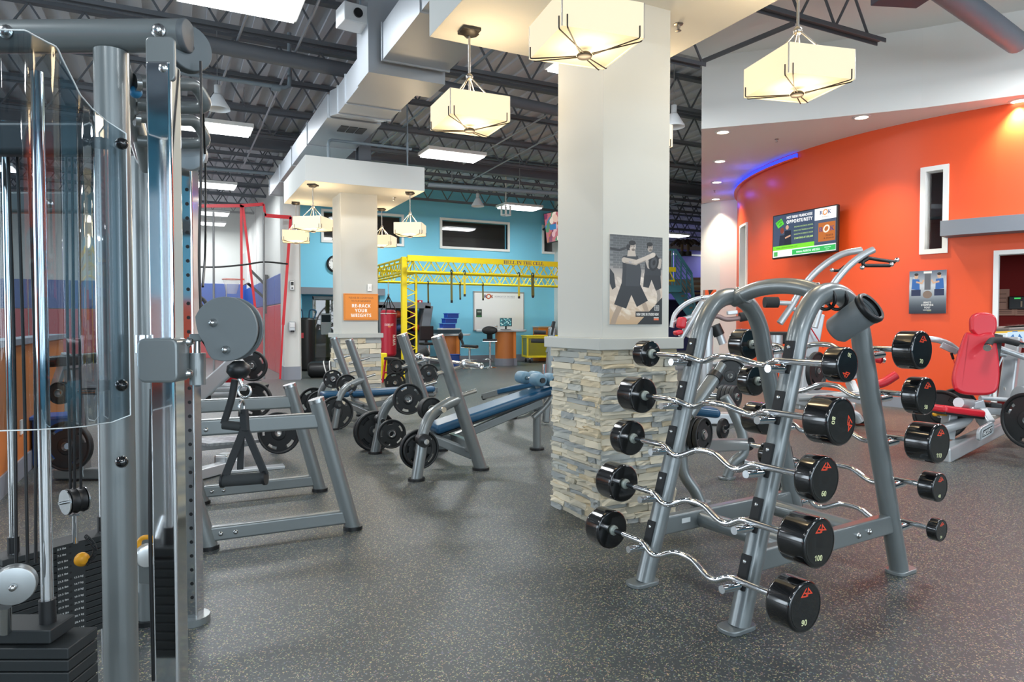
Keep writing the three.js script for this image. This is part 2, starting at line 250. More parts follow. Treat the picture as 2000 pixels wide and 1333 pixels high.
// curved orange wall: part of a drum
const DRUM = V(15.2, 0, -7.6), DR = 5.42;
const drum = (a, y, r = DR) => V(DRUM.x - r * Math.cos(a), y, DRUM.z + r * Math.sin(a));
{
  const w = structure('wall_orange', 'curved bright orange wall', V(0, 0, 0), { category: 'wall' });
  // meets a sight line with the drum: angle for a column of the photograph
  const shell = (a0, a1, y0, y1, r, n) => { const g = new THREE.CylinderGeometry(r, r, y1 - y0, n, 1, true, a0, a1 - a0); g.translate(0, (y0 + y1) / 2, 0); return g; };
  const ang = (px) => { const d = sight(px, 600); d.y = 0; d.normalize(); const m = DRUM.clone(); m.y = 0; const b = m.dot(d), c = m.lengthSq() - DR * DR, t = b - Math.sqrt(Math.max(0, b * b - c)), p = d.multiplyScalar(t); return Math.atan2(p.z - DRUM.z, -(p.x - DRUM.x)); };
  w.ang = ang;
  const face = (a0, a1, y0, y1, r = DR, mat = MT.orange, name = 'wall_face', par = w, th = 0.16) => {
    const n = Math.max(2, Math.ceil((a1 - a0) / 0.03)), pos = [], quadp = (p) => pos.push(...p.flatMap((v) => [v.x, v.y, v.z]));
    for (let i = 0; i < n; i++) {
      const u = a0 + (a1 - a0) * i / n, v = a0 + (a1 - a0) * (i + 1) / n, ri = r - th;
      const A = drum(u, y0, r), B = drum(v, y0, r), C = drum(v, y1, r), D = drum(u, y1, r), E = drum(u, y0, ri), F = drum(v, y0, ri), G = drum(v, y1, ri), H = drum(u, y1, ri);
      quadp([A, B, C, A, C, D]); quadp([F, E, H, F, H, G]); quadp([D, C, G, D, G, H]); quadp([E, F, B, E, B, A]); if (!i) quadp([E, A, D, E, D, H]); if (i === n - 1) quadp([B, F, G, B, G, C]);
    }
    const g = new THREE.BufferGeometry(); g.setAttribute('position', new THREE.Float32BufferAttribute(pos, 3)); return part(par, name, toCreasedNormals(g, 0.5), mat);
  };
  w.face = face;
  const yAt = (px, py) => { const a = ang(px), p = drum(a, 0), s = sight(px, py), k = p.x / s.x; return EYE + s.y * k; };
  w.yAt = yAt;
  const a0 = -1.75, a1 = 1.75;
  const D0 = ang(1940), D1 = D0 + 0.3, DH = yAt(1945, 490);           // doorway
  const T0 = ang(1797), T1 = ang(1847), TB = yAt(1820, 495), TT = yAt(1820, 327);   // tall window
  const S0 = ang(1446), S1 = ang(1458.5), SB = yAt(1452, 569), ST = yAt(1452, 438);
  face(a0, S0, 0, SOFFIT); face(S0, S1, 0, SB); face(S0, S1, ST, SOFFIT); face(S1, T0, 0, SOFFIT); face(T0, T1, 0, TB); face(T0, T1, TT, SOFFIT); face(T1, D0, 0, SOFFIT); face(D0, D1, DH, SOFFIT); face(D1, a1, 0, SOFFIT);
  face(a0, D0, 0, 0.16, DR + 0.012, MT.greyBase, 'baseboard', w, 0.01); face(D1, a1, 0, 0.16, DR + 0.012, MT.greyBase, 'baseboard', w, 0.01);
  const framed = (name, label, u0, u1, y0, y1, t, cat) => {
    const o = structure(name, label, V(0, 0, 0), { category: cat }), da = t / DR;
    face(u0 - da, u0, y0 - t, y1 + t, DR + 0.03, MT.white, 'frame', o, 0.2); face(u1, u1 + da, y0 - t, y1 + t, DR + 0.03, MT.white, 'frame', o, 0.2);
    face(u0, u1, y1, y1 + t, DR + 0.03, MT.white, 'frame', o, 0.2); if (y0 > 0.1) face(u0, u1, y0 - t, y0, DR + 0.03, MT.white, 'frame', o, 0.2); return o;
  };
  let o = framed('window_4', 'tall narrow white framed window in the orange wall beside the television', T0 + 0.01, T1 - 0.01, TB + 0.06, TT - 0.06, 0.07, 'window'); face(T0, T1, TB, TT, DR - 0.09, MT.pane, 'pane', o, 0.015);
  o = framed('window_5', 'narrow white framed slot window at the far edge of the orange wall', S0 + 0.004, S1 - 0.004, SB + 0.05, ST - 0.05, 0.05, 'window'); face(S0, S1, SB, ST, DR - 0.09, MT.pane, 'pane', o, 0.015);
  o = framed('door_2', 'white framed doorway in the orange wall', D0 + 0.01, D1, 0.05, DH - 0.06, 0.06, 'door');
  // room behind the drum wall
  const r = structure('wall_office', 'dark red room behind the orange doorway', V(0, 0, 0), { category: 'wall' }), dk = M(0x8c1a14, 0.8);
  for (const k of [D0 + 0.1]) { const p = drum(k, 1.5, DR - 1.7), q = drum(k, 0, 1).sub(DRUM).normalize(); const g = bx(4.6, 3.0, 0.1); g.rotateY(Math.atan2(q.x, q.z)); g.translate(p.x, p.y, p.z); part(r, 'room_back', g, dk); }
  { const p = drum(ang(1825), 2.4, DR - 1.4), q = drum(ang(1825), 0, 1).sub(DRUM).normalize(); const g = bx(3.4, 3.6, 0.1); g.rotateY(Math.atan2(q.x, q.z)); g.translate(p.x, p.y, p.z); }
  part(r, 'room_ceiling', [(() => { const g = new THREE.CylinderGeometry(DR - 0.2, DR - 0.2, 0.1, 40); g.translate(DRUM.x, SOFFIT - 0.05, DRUM.z); return g; })()], dk);
  // grey canopy above the doorway
  const cn = thing('door_canopy', 'grey flat canopy above the doorway in the orange wall', 'canopy');
  { const y0 = yAt(1857, 465), y1 = yAt(1857, 436); face(ang(1872) - 0.03, D1 + 0.25, y0, y1, DR + 0.34, MT.grey, 'fascia', cn, 0.36); }
  // the blue light strip under the soffit edge
  const led = thing('blue_light_strip', 'glowing blue light strip along the top of the orange wall', 'light strip');
  face(-1.0, ang(1556), SOFFIT - 0.1, SOFFIT - 0.03, DR + 0.045, new THREE.MeshStandardMaterial({ color: 0x2030ff, emissive: new THREE.Color(0.03, 0.06, 1), emissiveIntensity: 1.3 }), 'tube', led, 0.03);
  face(-1.0, ang(1556), SOFFIT - 0.13, SOFFIT - 0.1, DR + 0.07, MT.orange, 'ledge', led, 0.07);
  for (const a of [-0.85, -0.6, -0.38]) { const p = drum(a, SOFFIT - 0.3, DR + 0.3), l = new THREE.PointLight(new THREE.Color(0.06, 0.1, 1), 0.16, 0, 2); l.position.copy(p); l.castShadow = true; scene.add(l); }
  var orangeWall = w;
}
{ // white bulkhead and the soffit over the orange wall
  const s = structure('soffit', 'lowered ceiling with white bulkhead over the orange wall', V(0, 0, 0), { category: 'soffit' });
  const P = (px, py) => onY(px, py, SOFFIT), L = [P(1370, 252), P(1600, 232), P(1800, 211), P(1990, 186)];
  const end = L[3].clone().add(L[3].clone().sub(L[2]).multiplyScalar(3.2)), A = P(1370, 398), B = P(1429, 391);
  const poly = [L[0], L[1], L[2], L[3], end, V(18, SOFFIT, -1.5), V(18, SOFFIT, -13), B, A];
  const sh = new THREE.Shape(poly.map((p) => new THREE.Vector2(p.x, -p.z)));
  const g = new THREE.ExtrudeGeometry(sh, { depth: DECK - SOFFIT + 0.03, bevelEnabled: false }); g.rotateX(-Math.PI / 2); g.translate(0, SOFFIT, 0);
  part(s, 'bulkhead', g, MT.white);
  const c = structure('pillar_white', 'white pillar at the far end of the orange wall', V(0, 0, 0), { category: 'pillar' });
  const q = [P(1369.5, 399), P(1407, 392.5), P(1440, 390)], back = q[2].clone().add(V(1.2, 0, -1.2));
  const sh2 = new THREE.Shape([q[0], q[1], q[2], back, q[0].clone().setY(0).multiplyScalar(1.08)].map((p) => new THREE.Vector2(p.x, -p.z))), g2 = new THREE.ExtrudeGeometry(sh2, { depth: SOFFIT, bevelEnabled: false }); g2.rotateX(-Math.PI / 2); part(c, 'wall_face', g2, MT.white);
}
// ---------- columns with ledge stone ----------
const stoneMats = [0xcbc3ae, 0xbdb7a4, 0xd3cab4, 0xadafa8, 0xa2a6a3, 0xc7b99c, 0xb4b0a1, 0xd8cfb8, 0x969b9a, 0xc2bba8].map((c) => M(c, 0.85));
const stoneShapes = [];
for (let k = 0; k < 10; k++) {
  const g = new THREE.BoxGeometry(1, 1, 1, 4, 2, 1), p = g.attributes.position, key = {};
  for (let i = 0; i < p.count; i++) {
    const x = p.getX(i), y = p.getY(i), z = p.getZ(i), id = [x, y, z].map((v) => v.toFixed(2)).join();
    const j = key[id] ??= [rr(-0.03, 0.03), rr(-0.035, 0.035), z > 0 ? rr(-0.16, 0.05) * (Math.abs(x) > 0.4 || Math.abs(y) > 0.4 ? 1.2 : 0.6) : 0];
    p.setXYZ(i, x * 0.985 + j[0], y * 0.945 + j[1], z + j[2]);
  }
  stoneShapes.push(toCreasedNormals(g, 0.4));
}
// lay one face: o = lower left corner, e = direction along the face, n = outward
function layStones(par, o, e, n, width, height, rowH, lenR, quoin, one) {
  let y = 0; const rest = [];
  while (y < height - 0.008) {
    let h = Math.min(rr(...rowH), height - y); if (height - y - h < rowH[0] * 0.7) h = height - y;
    let x = quoin ? rr(-0.02, 0) : 0;
    while (x < width - 0.005) {
      let l = Math.min(rr(...lenR), width - x); if (width - x - l < lenR[0] * 0.6) l = width - x;
      const split = h > rowH[1] * 0.72 && rnd() < 0.3, rows = split ? [[0, 0.5], [0.5, 0.5]] : [[0, 1]];
      for (const [f, s] of rows) {
        const d = rr(0.032, 0.06), c = o.clone().addScaledVector(e, x + l / 2).addScaledVector(n, d / 2 - 0.02); c.y += y + h * (f + s / 2);
        const geo = stoneShapes[rnd() * stoneShapes.length | 0], mat = stoneMats[rnd() * stoneMats.length | 0];
        const mx = new THREE.Matrix4().makeBasis(e, V(0, 1, 0), n).multiply(new THREE.Matrix4().makeScale(l, h * s, d)); mx.setPosition(c);
        if (one) { const m = new THREE.Mesh(geo, mat); m.name = 'stone'; m.castShadow = m.receiveShadow = true; m.applyMatrix4(mx); par.add(m); } else rest.push(geo.clone().applyMatrix4(mx));
      }
      x += l;
    }
    y += h;
  }
  if (!one && rest.length) { const m = part(par, 'rear_stones', rest, stoneMats[0]); m.userData.kind = 'stuff'; }
}
function column(label, x0, x1, z0, z1, capH, canopy, rowH, lenR, labels) {   // z0 near face, z1 far face
  const c = structure('stone_column', label, V(0, 0, 0), { category: 'column' }), k = 0.03;
  part(c, 'shaft', bx(x1 - x0 - 0.08, canopy + 0.3, z0 - z1 - 0.08, (x0 + x1) / 2, (canopy + 0.3) / 2, (z0 + z1) / 2, 0.006), MT.greige);
  part(c, 'stone_backing', bx(x1 - x0 - 0.06, capH - 0.08, z0 - z1 - 0.06, (x0 + x1) / 2, (capH - 0.08) / 2, (z0 + z1) / 2), M(0x4c4a45, 0.9));
  part(c, 'cap_ledge', bx(x1 - x0 + 0.06, 0.075, z0 - z1 + 0.06, (x0 + x1) / 2, capH - 0.0375, (z0 + z1) / 2, 0.006), M(0xb4b7b2, 0.7));
  const H = capH - 0.076;
  layStones(c, V(x0 + k, 0, z0 - k), V(1, 0, 0), V(0, 0, 1), x1 - x0 - 2 * k + 0.03, H, rowH, lenR, true, true);
  layStones(c, V(x0 + k, 0, z1 + k), V(0, 0, 1), V(-1, 0, 0), z0 - z1 - 2 * k + 0.01, H, rowH, lenR, true, true);
  layStones(c, V(x1 - k, 0, z0 - k), V(0, 0, -1), V(1, 0, 0), z0 - z1 - 2 * k, H, rowH, lenR, false, false);
  layStones(c, V(x1 - k, 0, z1 + k), V(-1, 0, 0), V(0, 0, -1), x1 - x0 - 2 * k, H, rowH, lenR, false, false);
  return c;
}
column('white column with stacked stone base in the foreground', 2.375, 2.985, -3.525, -4.165, 1.2, 3.35, [0.022, 0.052], [0.08, 0.28]);
column('white column with stacked stone base behind the weight benches', 2.32, 2.99, -10.75, -11.45, 1.125, 3.35, [0.055, 0.1], [0.12, 0.34]);
// square ceiling canopies round the columns
function canopyBox(label, x0, x1, z0, z1, y, h) { const c = structure('ceiling_canopy', label, V((x0 + x1) / 2, y, (z0 + z1) / 2), { category: 'canopy' }); part(c, 'drywall_box', bx(x1 - x0, h, z0 - z1, 0, h / 2, 0, 0.004), MT.wallWhite); return c; }
canopyBox('white square drop ceiling around the foreground column', 1.66, 3.46, -2.55, -4.66, 3.35, 0.5);
canopyBox('white square drop ceiling around the far column', 1.71, 3.52, -10.12, -12.25, 3.35, 0.37);
// ---------- fittings of the ceiling ----------
{
  const first = thing('troffer_light', '', 'ceiling light', V(0, TROFFER_Y, 0));
  part(first, 'housing', bx(1.26, 0.07, 0.66, 0, 0.02, 0, 0.01), MT.white); part(first, 'diffuser', bx(1.18, 0.02, 0.58, 0, -0.035, 0), MT.glow);
  for (const k of [-0.5, 0.5]) part(first, 'hanger', cyl(V(k, 0.05, 0), V(k, 0.76, 0), 0.006), MT.zinc);
  const text = { '0.65,-7.72': 'glowing ceiling light panel cut by the top edge of the picture', '0.65,-13': 'large glowing ceiling light panel behind the cable machine pulleys', '5.12,-13': 'glowing ceiling light panel below the left hanging lamp of the near column', '0.8,-18.45': 'small glowing ceiling light panel above the red bordered net', '9.2,-17.95': 'glowing ceiling light panel high in front of the blue wall', '0.95,-23.2': 'glowing ceiling light panel over the court seen through the net', '1,-25.6': 'farthest glowing ceiling light panel over the court end', '17.5,-21': 'glowing ceiling light panel by the gallery stair' };
  TROFFERS.forEach(([x, z], i) => { const lb = text[x + ',' + z] ?? 'glowing ceiling light panel outside the picture'; if (i) copyOf(first, lb, V(x, TROFFER_Y, z), undefined, 'fluorescent ceiling panels'); else { first.position.set(x, TROFFER_Y, z); first.userData.label = lb; first.userData.group = 'fluorescent ceiling panels'; } });
}
{ // hanging lamps with square fabric shades
  const o = thing('pendant_lamp', '', 'lamp'), S = 0.215, T = -0.50, B = -0.67, dk = MT.bronze;
  part(o, 'ceiling_mount', [bx(0.13, 0.022, 0.13, 0, -0.011, 0, 0.004), turned([[0, -0.045], [0.05, -0.045], [0.075, -0.022], [0.075, -0.02]], V(0, 0, 0), AX, 4)], dk);
  part(o, 'stem', cyl(V(0, -0.03, 0), V(0, -0.66, 0), 0.008), MT.nickel); part(o, 'hub', ball(V(0, -0.33, 0), 0.026), MT.nickel);
  for (const [a, b] of [[1, 1], [1, -1], [-1, 1], [-1, -1]]) part(o, 'suspension_rod', cyl(V(a * 0.012, -0.34, b * 0.012), V(a * 0.13, T - 0.02, b * 0.13), 0.005, 0.005, 8), MT.nickel);
  const sh = part(o, 'shade', [bx(2 * S, T - B, 0.006, 0, (T + B) / 2, S), bx(2 * S, T - B, 0.006, 0, (T + B) / 2, -S), bx(0.006, T - B, 2 * S, S, (T + B) / 2, 0), bx(0.006, T - B, 2 * S, -S, (T + B) / 2, 0)], MT.shade);
  sub(sh, 'trim', [1, -1].flatMap((a) => [1, -1].flatMap((b) => [cyl(V(a * S, T, b * S), V(a * S, B, b * S), 0.004, 0.004, 6)])), MT.nickel);
  part(o, 'diffuser', bx(2 * S - 0.01, 0.006, 2 * S - 0.01, 0, B + 0.008, 0), MT.diffuser);
  part(o, 'finial', turned([[0, -0.012], [0.035, -0.012], [0.04, 0], [0.03, 0.012], [0, 0.012]], V(0, B - 0.03, 0)), dk);
  for (const [a, b] of [[1, 1], [1, -1], [-1, 1], [-1, -1]]) part(o, 'arm', [-1, 1].map((k) => bent([V(a * 0.03 + k * 0.006 * b, B - 0.03, b * 0.03 - k * 0.006 * a), V(a * (S + 0.006) - (k * a > 0 ? 0.03 * a : 0), B - 0.004, b * (S + 0.006) - (k * a > 0 ? 0 : 0.03 * b)), V(a * (S + 0.006) - (k * a > 0 ? 0.03 * a : 0), B + 0.055, b * (S + 0.006) - (k * a > 0 ? 0 : 0.03 * b))], 0.0035, 0.01, 6)), dk);
  const spots = [[1.87, -2.93, -0.13, 'largest cream shade hanging lamp in front of the stone column'], [1.87, -4.42, -0.04, 'cream shade hanging lamp left of the near white column'], [3.31, -2.86, -0.22, 'cream shade hanging lamp in front of the white bulkhead'], [3.28, -4.42, 0.1, 'cream shade hanging lamp hidden behind the near column'],
    [1.86, -10.36, -0.62, 'square cream hanging lamp at the front left of the far column'], [1.87, -12.02, -0.18, 'square cream hanging lamp at the back left of the far column'], [3.34, -10.3, -0.5, 'square cream hanging lamp at the front right of the far column'], [3.36, -12.0, -0.55, 'square cream hanging lamp at the back right of the far column']];
  spots.forEach(([x, z, t, lb], i) => {
    const p = V(x, 3.35, z); if (i) copyOf(o, lb, p, t, 'square hanging lamps'); else { o.position.copy(p); o.rotation.y = t; o.userData.label = lb; o.userData.group = 'square hanging lamps'; }
    const l = new THREE.PointLight(new THREE.Color(1, 0.76, 0.48), 0.55, 0, 2); l.position.set(x, 3.35 + B - 0.09, z); l.shadow.radius = 6; l.castShadow = true; scene.add(l);
    const u = new THREE.PointLight(new THREE.Color(1, 0.76, 0.48), 0.75, 0, 2); u.position.set(x + 0.1, 3.35 + T + 0.06, z); u.shadow.radius = 4; u.castShadow = true; scene.add(u);
  });
}
{ // recessed downlights in the soffit
  const spots = [[1412, 258, 'first'], [1406, 315, 'second'], [1400, 356, 'third'], [1398, 389, 'fourth']];
  const all = spots.map(([a, b, k]) => [a, b, k + ' round downlight from the front along the left edge of the soffit']).concat([[1683, 229, 'round downlight above the wall television'], [1990, 197, 'round downlight at the right edge of the picture']]);
  let first;
  for (const [px, py, lb] of all) {
    const p = onY(px, py, SOFFIT);
    if (!first) { first = thing('downlight', lb, 'downlight', p, { group: 'soffit downlights' }); part(first, 'trim_ring', turned([[0.09, 0], [0.125, 0], [0.125, -0.008], [0.09, -0.012]], V(0, 0, 0)), MT.white); part(first, 'lens', turned([[0, -0.006], [0.09, -0.006], [0.09, 0.002]], V(0, 0, 0)), new THREE.MeshStandardMaterial({ color: 0xffffff, emissive: new THREE.Color(1, 0.9, 0.68), emissiveIntensity: 7 })); } else copyOf(first, lb, p);
    const l = new THREE.SpotLight(new THREE.Color(1, 0.87, 0.66), 20, 0, 0.85, 0.7, 2); l.position.set(p.x, p.y - 0.03, p.z); l.target.position.set(p.x, 0, p.z); l.shadow.radius = 3; l.castShadow = true; scene.add(l, l.target);
  }
}
{ // sprinkler heads
  let first;
  for (const [px, py, y, lb] of [[1325, 47, 3.35, 'sprinkler head under the near column canopy'], [1517, 272, SOFFIT, 'sprinkler head in the middle of the orange wall soffit'], [1396, 372, SOFFIT, 'sprinkler head between the soffit downlights'], [770, 386, 3.35, 'sprinkler head under the far column canopy']]) {
    const p = onY(px, py, y);
    if (!first) { first = thing('sprinkler', lb, 'sprinkler', p, { group: 'sprinkler heads' }); part(first, 'rosette', turned([[0, -0.008], [0.03, -0.006], [0.034, 0]], V(0, 0, 0)), MT.nickel); part(first, 'head', [cyl(V(0, 0, 0), V(0, -0.035, 0), 0.009), turned([[0, -0.05], [0.02, -0.048], [0.02, -0.045], [0, -0.045]], V(0, 0, 0)), cyl(V(-0.012, -0.02, 0), V(-0.004, -0.047, 0), 0.003), cyl(V(0.012, -0.02, 0), V(0.004, -0.047, 0), 0.003)], MT.nickel); } else copyOf(first, lb, p);
  }
}
{ // big rectangular air duct along the column line
  const d = thing('air_duct', 'large pale grey rectangular air duct along the ceiling', 'duct', V(2.3, 4.0, -9));
  const G = (x0, x1, y0, y1, z0, z1) => bx(x1 - x0, y1 - y0, z0 - z1, (x0 + x1) / 2 - 2.3, (y0 + y1) / 2 - 4, (z0 + z1) / 2 + 9);
  let z = -2.2; for (let i = 0; i < 4; i++, z -= 1.25) part(d, 'duct_section', [G(2.03, 2.78, 4.12, 4.5, z, z - 1.24), G(2.015, 2.795, 4.105, 4.515, z - 1.215, z - 1.24)], MT.duct);
  part(d, 'duct_riser', [G(1.9, 2.78, 4.0, 5.48, -7.28, -7.78)], MT.duct);
  for (const [a, b] of [[-7.8, -8.5], [-8.52, -8.95]]) part(d, 'duct_section', [G(1.93, 2.62, 4.02, 4.36, a, b), G(1.915, 2.635, 4.005, 4.375, b + 0.025, b)], MT.duct);
  const sk = (p) => p.map(([x, y]) => new THREE.Vector2(x, y));
  part(d, 'duct_elbow', plate([[-8.97, 4.02], [-9.45, 4.12], [-9.45, 4.46], [-8.97, 4.36]].map(([a, b]) => [a + 9, b - 4]), V(-0.37, 0, 0), V(0, 0, 1), V(0, 1, 0), 0.69, 0).scale(1, 1, 1).translate(0.69, 0, 0), MT.duct);
  z = -9.47; for (let i = 0; i < 4; i++, z -= 1.57) part(d, 'duct_section', [G(1.9, 2.65, 4.1, 4.42, z, z - 1.56), G(1.885, 2.665, 4.085, 4.435, z - 1.535, z - 1.56)], MT.duct);
  part(d, 'grille', [0, 1, 2].map((k) => G(2.15 + k * 0.13, 2.26 + k * 0.13, 4.09, 4.1, -9.75, -10.05)), M(0x3c4043, 0.6));
}
{ // pipes and conduits under the roof
  const pipe = (name, label, pts, r, mat = MT.pipe, R = 0.08) => { const o = thing(name, label, 'pipe', pts[0].clone(), { world: true }); part(o, 'pipe_run', bent(pts, r, R, 10), mat); return o; };
  const P = (px, py, y) => onY(px, py, y);
  let o = pipe('sprinkler_pipe', 'pale pipe with elbow rising beside the cable machine top', [P(300, 135, 4.66), P(566, 173, 4.66), P(566, 173, 4.66).setY(5.45)], 0.03); part(o, 'coupling', cyl(P(530, 168, 4.66).setY(4.64), P(548, 170.5, 4.66).setY(4.64), 0.045), MT.pipe);
  pipe('water_pipe', 'long pale pipe crossing to the far column canopy', [P(330, 324, 4.6), P(575, 343, 4.6)], 0.035);
  o = pipe('main_pipe', 'long pale grey pipe crossing below joists in front of blue wall', [P(836, 361, 4.5), P(1120, 380, 4.5)], 0.055); for (const k of [880, 1010]) { const q = P(836, 361, 4.5).lerp(P(1120, 380, 4.5), (k - 836) / 284); part(o, 'hanger', cyl(q, q.clone().setY(5.5), 0.01), MT.zinc); }
  pipe('heating_pipe', 'thick grey pipe under the roof left of the duct riser', [P(300, 66, 4.72), P(700, 142, 4.72)], 0.1, MT.joist);
  pipe('roof_drain_pipe', 'thick dark pipe under the roof left of near column', [P(826, 160, 4.72), P(1130, 226, 4.72)], 0.085, MT.joist);
  const conduit = (label, a, b) => pipe('conduit', label, [a, b], 0.016, M(0x9a9fa6, 0.45, 0.3));
  conduit('thin conduit running from top edge beside the projector box', P(637, -30, 4.82), P(474, 327, 4.82)); conduit('thin conduit over the large ceiling light panel', P(505, -30, 4.82), P(380, 300, 4.82));
  conduit('thin conduit right of the hanging lamp by near column', P(1080, 218, 4.84), P(905, 320, 4.84)); conduit('thin conduit above the light panel before the blue wall', P(1085, 262, 4.84), P(920, 352, 4.84));
  const c2 = thing('conduit', 'dark bent pipe standing on the far column canopy', 'pipe', V(2.1, 3.7, -10.5), { world: true }); part(c2, 'pipe_run', bent([V(2.1, 3.72, -10.4), V(2.1, 4.05, -10.4), V(3.4, 4.05, -10.4)], 0.022, 0.06, 8), MT.pipe);
  const post = structure('steel_column', 'dark steel column rising from the far canopy to the roof', V(2.79, 3.72, -11.05), { category: 'column' }); part(post, 'web', bx(0.02, 1.4, 0.2, 0, 0.7, 0), MT.joist); for (const k of [-1, 1]) part(post, 'flange', bx(0.2, 1.4, 0.02, 0, 0.7, 0.1 * k), MT.joist);
  const rod = thing('hanger_rod', 'thin steel rod standing on the right of the far canopy', 'rod', V(3.3, 3.72, -10.3)); part(rod, 'rod', cyl(V(0, 0, 0), V(0, 1.2, 0), 0.012), MT.pipe); part(rod, 'coupling', cyl(V(0, 0.25, 0), V(0, 0.4, 0), 0.018), MT.pipe);
  const right = thing('exhaust_duct', 'grey box duct with round pipe in the top right corner', 'duct', at(1800, 0, 6.4), { world: true }); { const a = at(1745, 0, 6.8), b = at(1865, -10, 6.0); part(right, 'box', beam(a.clone().setY(4.62), b.clone().setY(4.62), 0.5, 0.3, 0.01), M(0x5b5560, 0.6)); part(right, 'round_pipe', cyl(at(1800, 0, 6.6).setY(4.7), at(1985, 72, 8.4).setY(4.78), 0.13, 0.13, 18), M(0x74808c, 0.5)); }
  pipe('slanted_pipe', 'dark slanted pipe above the white bulkhead', [P(1372, 120, 5.2), P(1550, 46, 5.2)], 0.035, MT.joist);
}
{ // projector box hung from a channel
  const p = onY(690, 35, 4.62), o = thing('projector', 'pale box projector hanging under the roof by the duct', 'projector', p, { turn: 0.12 });
  part(o, 'case', bx(0.3, 0.2, 0.28, 0, 0, 0, 0.012), M(0xcfd2d4, 0.5)); part(o, 'bracket', [cyl(V(-0.08, 0.1, 0), V(-0.08, 0.34, 0), 0.01), cyl(V(0.08, 0.1, 0), V(0.08, 0.34, 0), 0.01), bx(0.5, 0.05, 0.05, -0.05, 0.36, 0)], MT.pipe); part(o, 'lens', cyl(V(0, 0, 0.13), V(0, 0, 0.16), 0.05), MT.black);
}
{ // bell shaped reflector lamps
  let f; for (const [px, py, y, lb] of [[425, 200, 4.45, 'white bell lamp hanging above the large ceiling light panel'], [933, 396, 4.45, 'white bell lamp hanging in front of the blue wall'], [1316, 236, 4.45, 'white bell lamp peeking out right of the near column']]) {
    const p = onY(px, py, y); if (!f) { f = thing('bell_lamp', lb, 'lamp', p, { group: 'bell lamps under the roof' }); part(f, 'reflector', turned([[0.17, -0.1], [0.165, -0.07], [0.12, 0], [0.07, 0.09], [0.05, 0.12], [0, 0.12]], V(0, 0, 0)), M(0xdfe3e6, 0.4)); part(f, 'ballast', cyl(V(0, 0.12, 0), V(0, 0.24, 0), 0.045), M(0xc9cdd0, 0.5)); part(f, 'hook', cyl(V(0, 0.24, 0), V(0, 1.04, 0), 0.006), MT.zinc); } else copyOf(f, lb, p);
  }
  const c = thing('cage_lamp', 'white caged lamp on a rod before the blue wall', 'lamp', onY(988, 412, 4.4)); part(c, 'rod', cyl(V(0, 0.1, 0), V(0, 1.09, 0), 0.015), MT.white); part(c, 'cage', [0, 1, 2, 3, 4, 5].map((k) => bx(0.03, 0.26, 0.03, 0.14 * Math.cos(k * 1.047), 0, 0.14 * Math.sin(k * 1.047))), MT.white); for (const k of [0.12, -0.12]) part(c, 'ring', ring(V(0, k, 0), AX, 0.14, 0.012), MT.white);
}
// ---------- weight plates ----------
const plateCache = {};
function weightPlate(label, c, axis, R, t = 0.03, slots = 3, group, turn = 0) {
  const key = R.toFixed(3) + '|' + t + '|' + slots; let o = plateCache[key];
  const q = new THREE.Quaternion().setFromUnitVectors(V(0, 0, 1), axis.clone().normalize()).multiply(new THREE.Quaternion().setFromAxisAngle(V(0, 0, 1), turn));
  if (o) o = copyOf(o, label, c); else {
    o = plateCache[key] = thing('weight_plate', label, 'weight plate', c);
    const s = new THREE.Shape(); s.absarc(0, 0, R * 0.93, 0, Math.PI * 2); const hole = new THREE.Path(); hole.absarc(0, 0, 0.026, 0, Math.PI * 2, true); s.holes.push(hole);
    for (let k = 0; k < slots; k++) { const a = k * 6.2832 / slots + 0.5, w = 0.3, h = new THREE.Path(), r0 = R * 0.66, r1 = R * 0.81; h.absarc(0, 0, r1, a - w, a + w, false); h.absarc(0, 0, r0, a + w, a - w, true); h.closePath(); s.holes.push(h); }
    const g = new THREE.ExtrudeGeometry(s, { depth: t * 0.6, bevelEnabled: true, bevelThickness: t * 0.08, bevelSize: t * 0.08, bevelOffset: -t * 0.08, bevelSegments: 1, curveSegments: 32 }); g.translate(0, 0, -t * 0.3);
    part(o, 'plate_body', g, MT.rubber);
    part(o, 'rim', turned([[R * 0.86, -t * 0.5], [R * 0.97, -t * 0.5], [R, -t * 0.36], [R, t * 0.36], [R * 0.97, t * 0.5], [R * 0.86, t * 0.5], [R * 0.86, -t * 0.5]], V(0, 0, 0), V(0, 0, 1), 40), MT.rubber);
    part(o, 'hub', turned([[0.027, -t * 0.56], [R * 0.3, -t * 0.5], [R * 0.36, -t * 0.36], [R * 0.36, t * 0.36], [R * 0.3, t * 0.5], [0.027, t * 0.56]], V(0, 0, 0), V(0, 0, 1), 28), MT.rubber);
    part(o, 'steel_ring', turned([[0.0255, -t * 0.6], [0.034, -t * 0.6], [0.034, t * 0.6], [0.0255, t * 0.6], [0.0255, -t * 0.6]], V(0, 0, 0), V(0, 0, 1), 24), MT.zinc);
  }
  o.quaternion.copy(q); if (group) o.userData.group = group; return o;
}
const bolts = (o, name, pts, d, r = 0.011, mat = MT.steel) => pts.forEach((p) => part(o, name, turned([[0, 0.014], [r * 0.7, 0.014], [r, 0.009], [r, 0.004], [r * 1.45, 0.003], [r * 1.45, 0]], p, d, 12), mat));
const footPlate = (o, x, z, w, d, turn = 0, mat = MT.frame) => { const m = part(o, 'foot', (() => { const g = plate(roundRect(w, d, Math.min(w, d) * 0.45), V(0, 0, 0), V(1, 0, 0), V(0, 0, -1), 0.02, 0.004); g.rotateY(turn); return g.translate(x, 0.0, z); })(), mat); return m; };

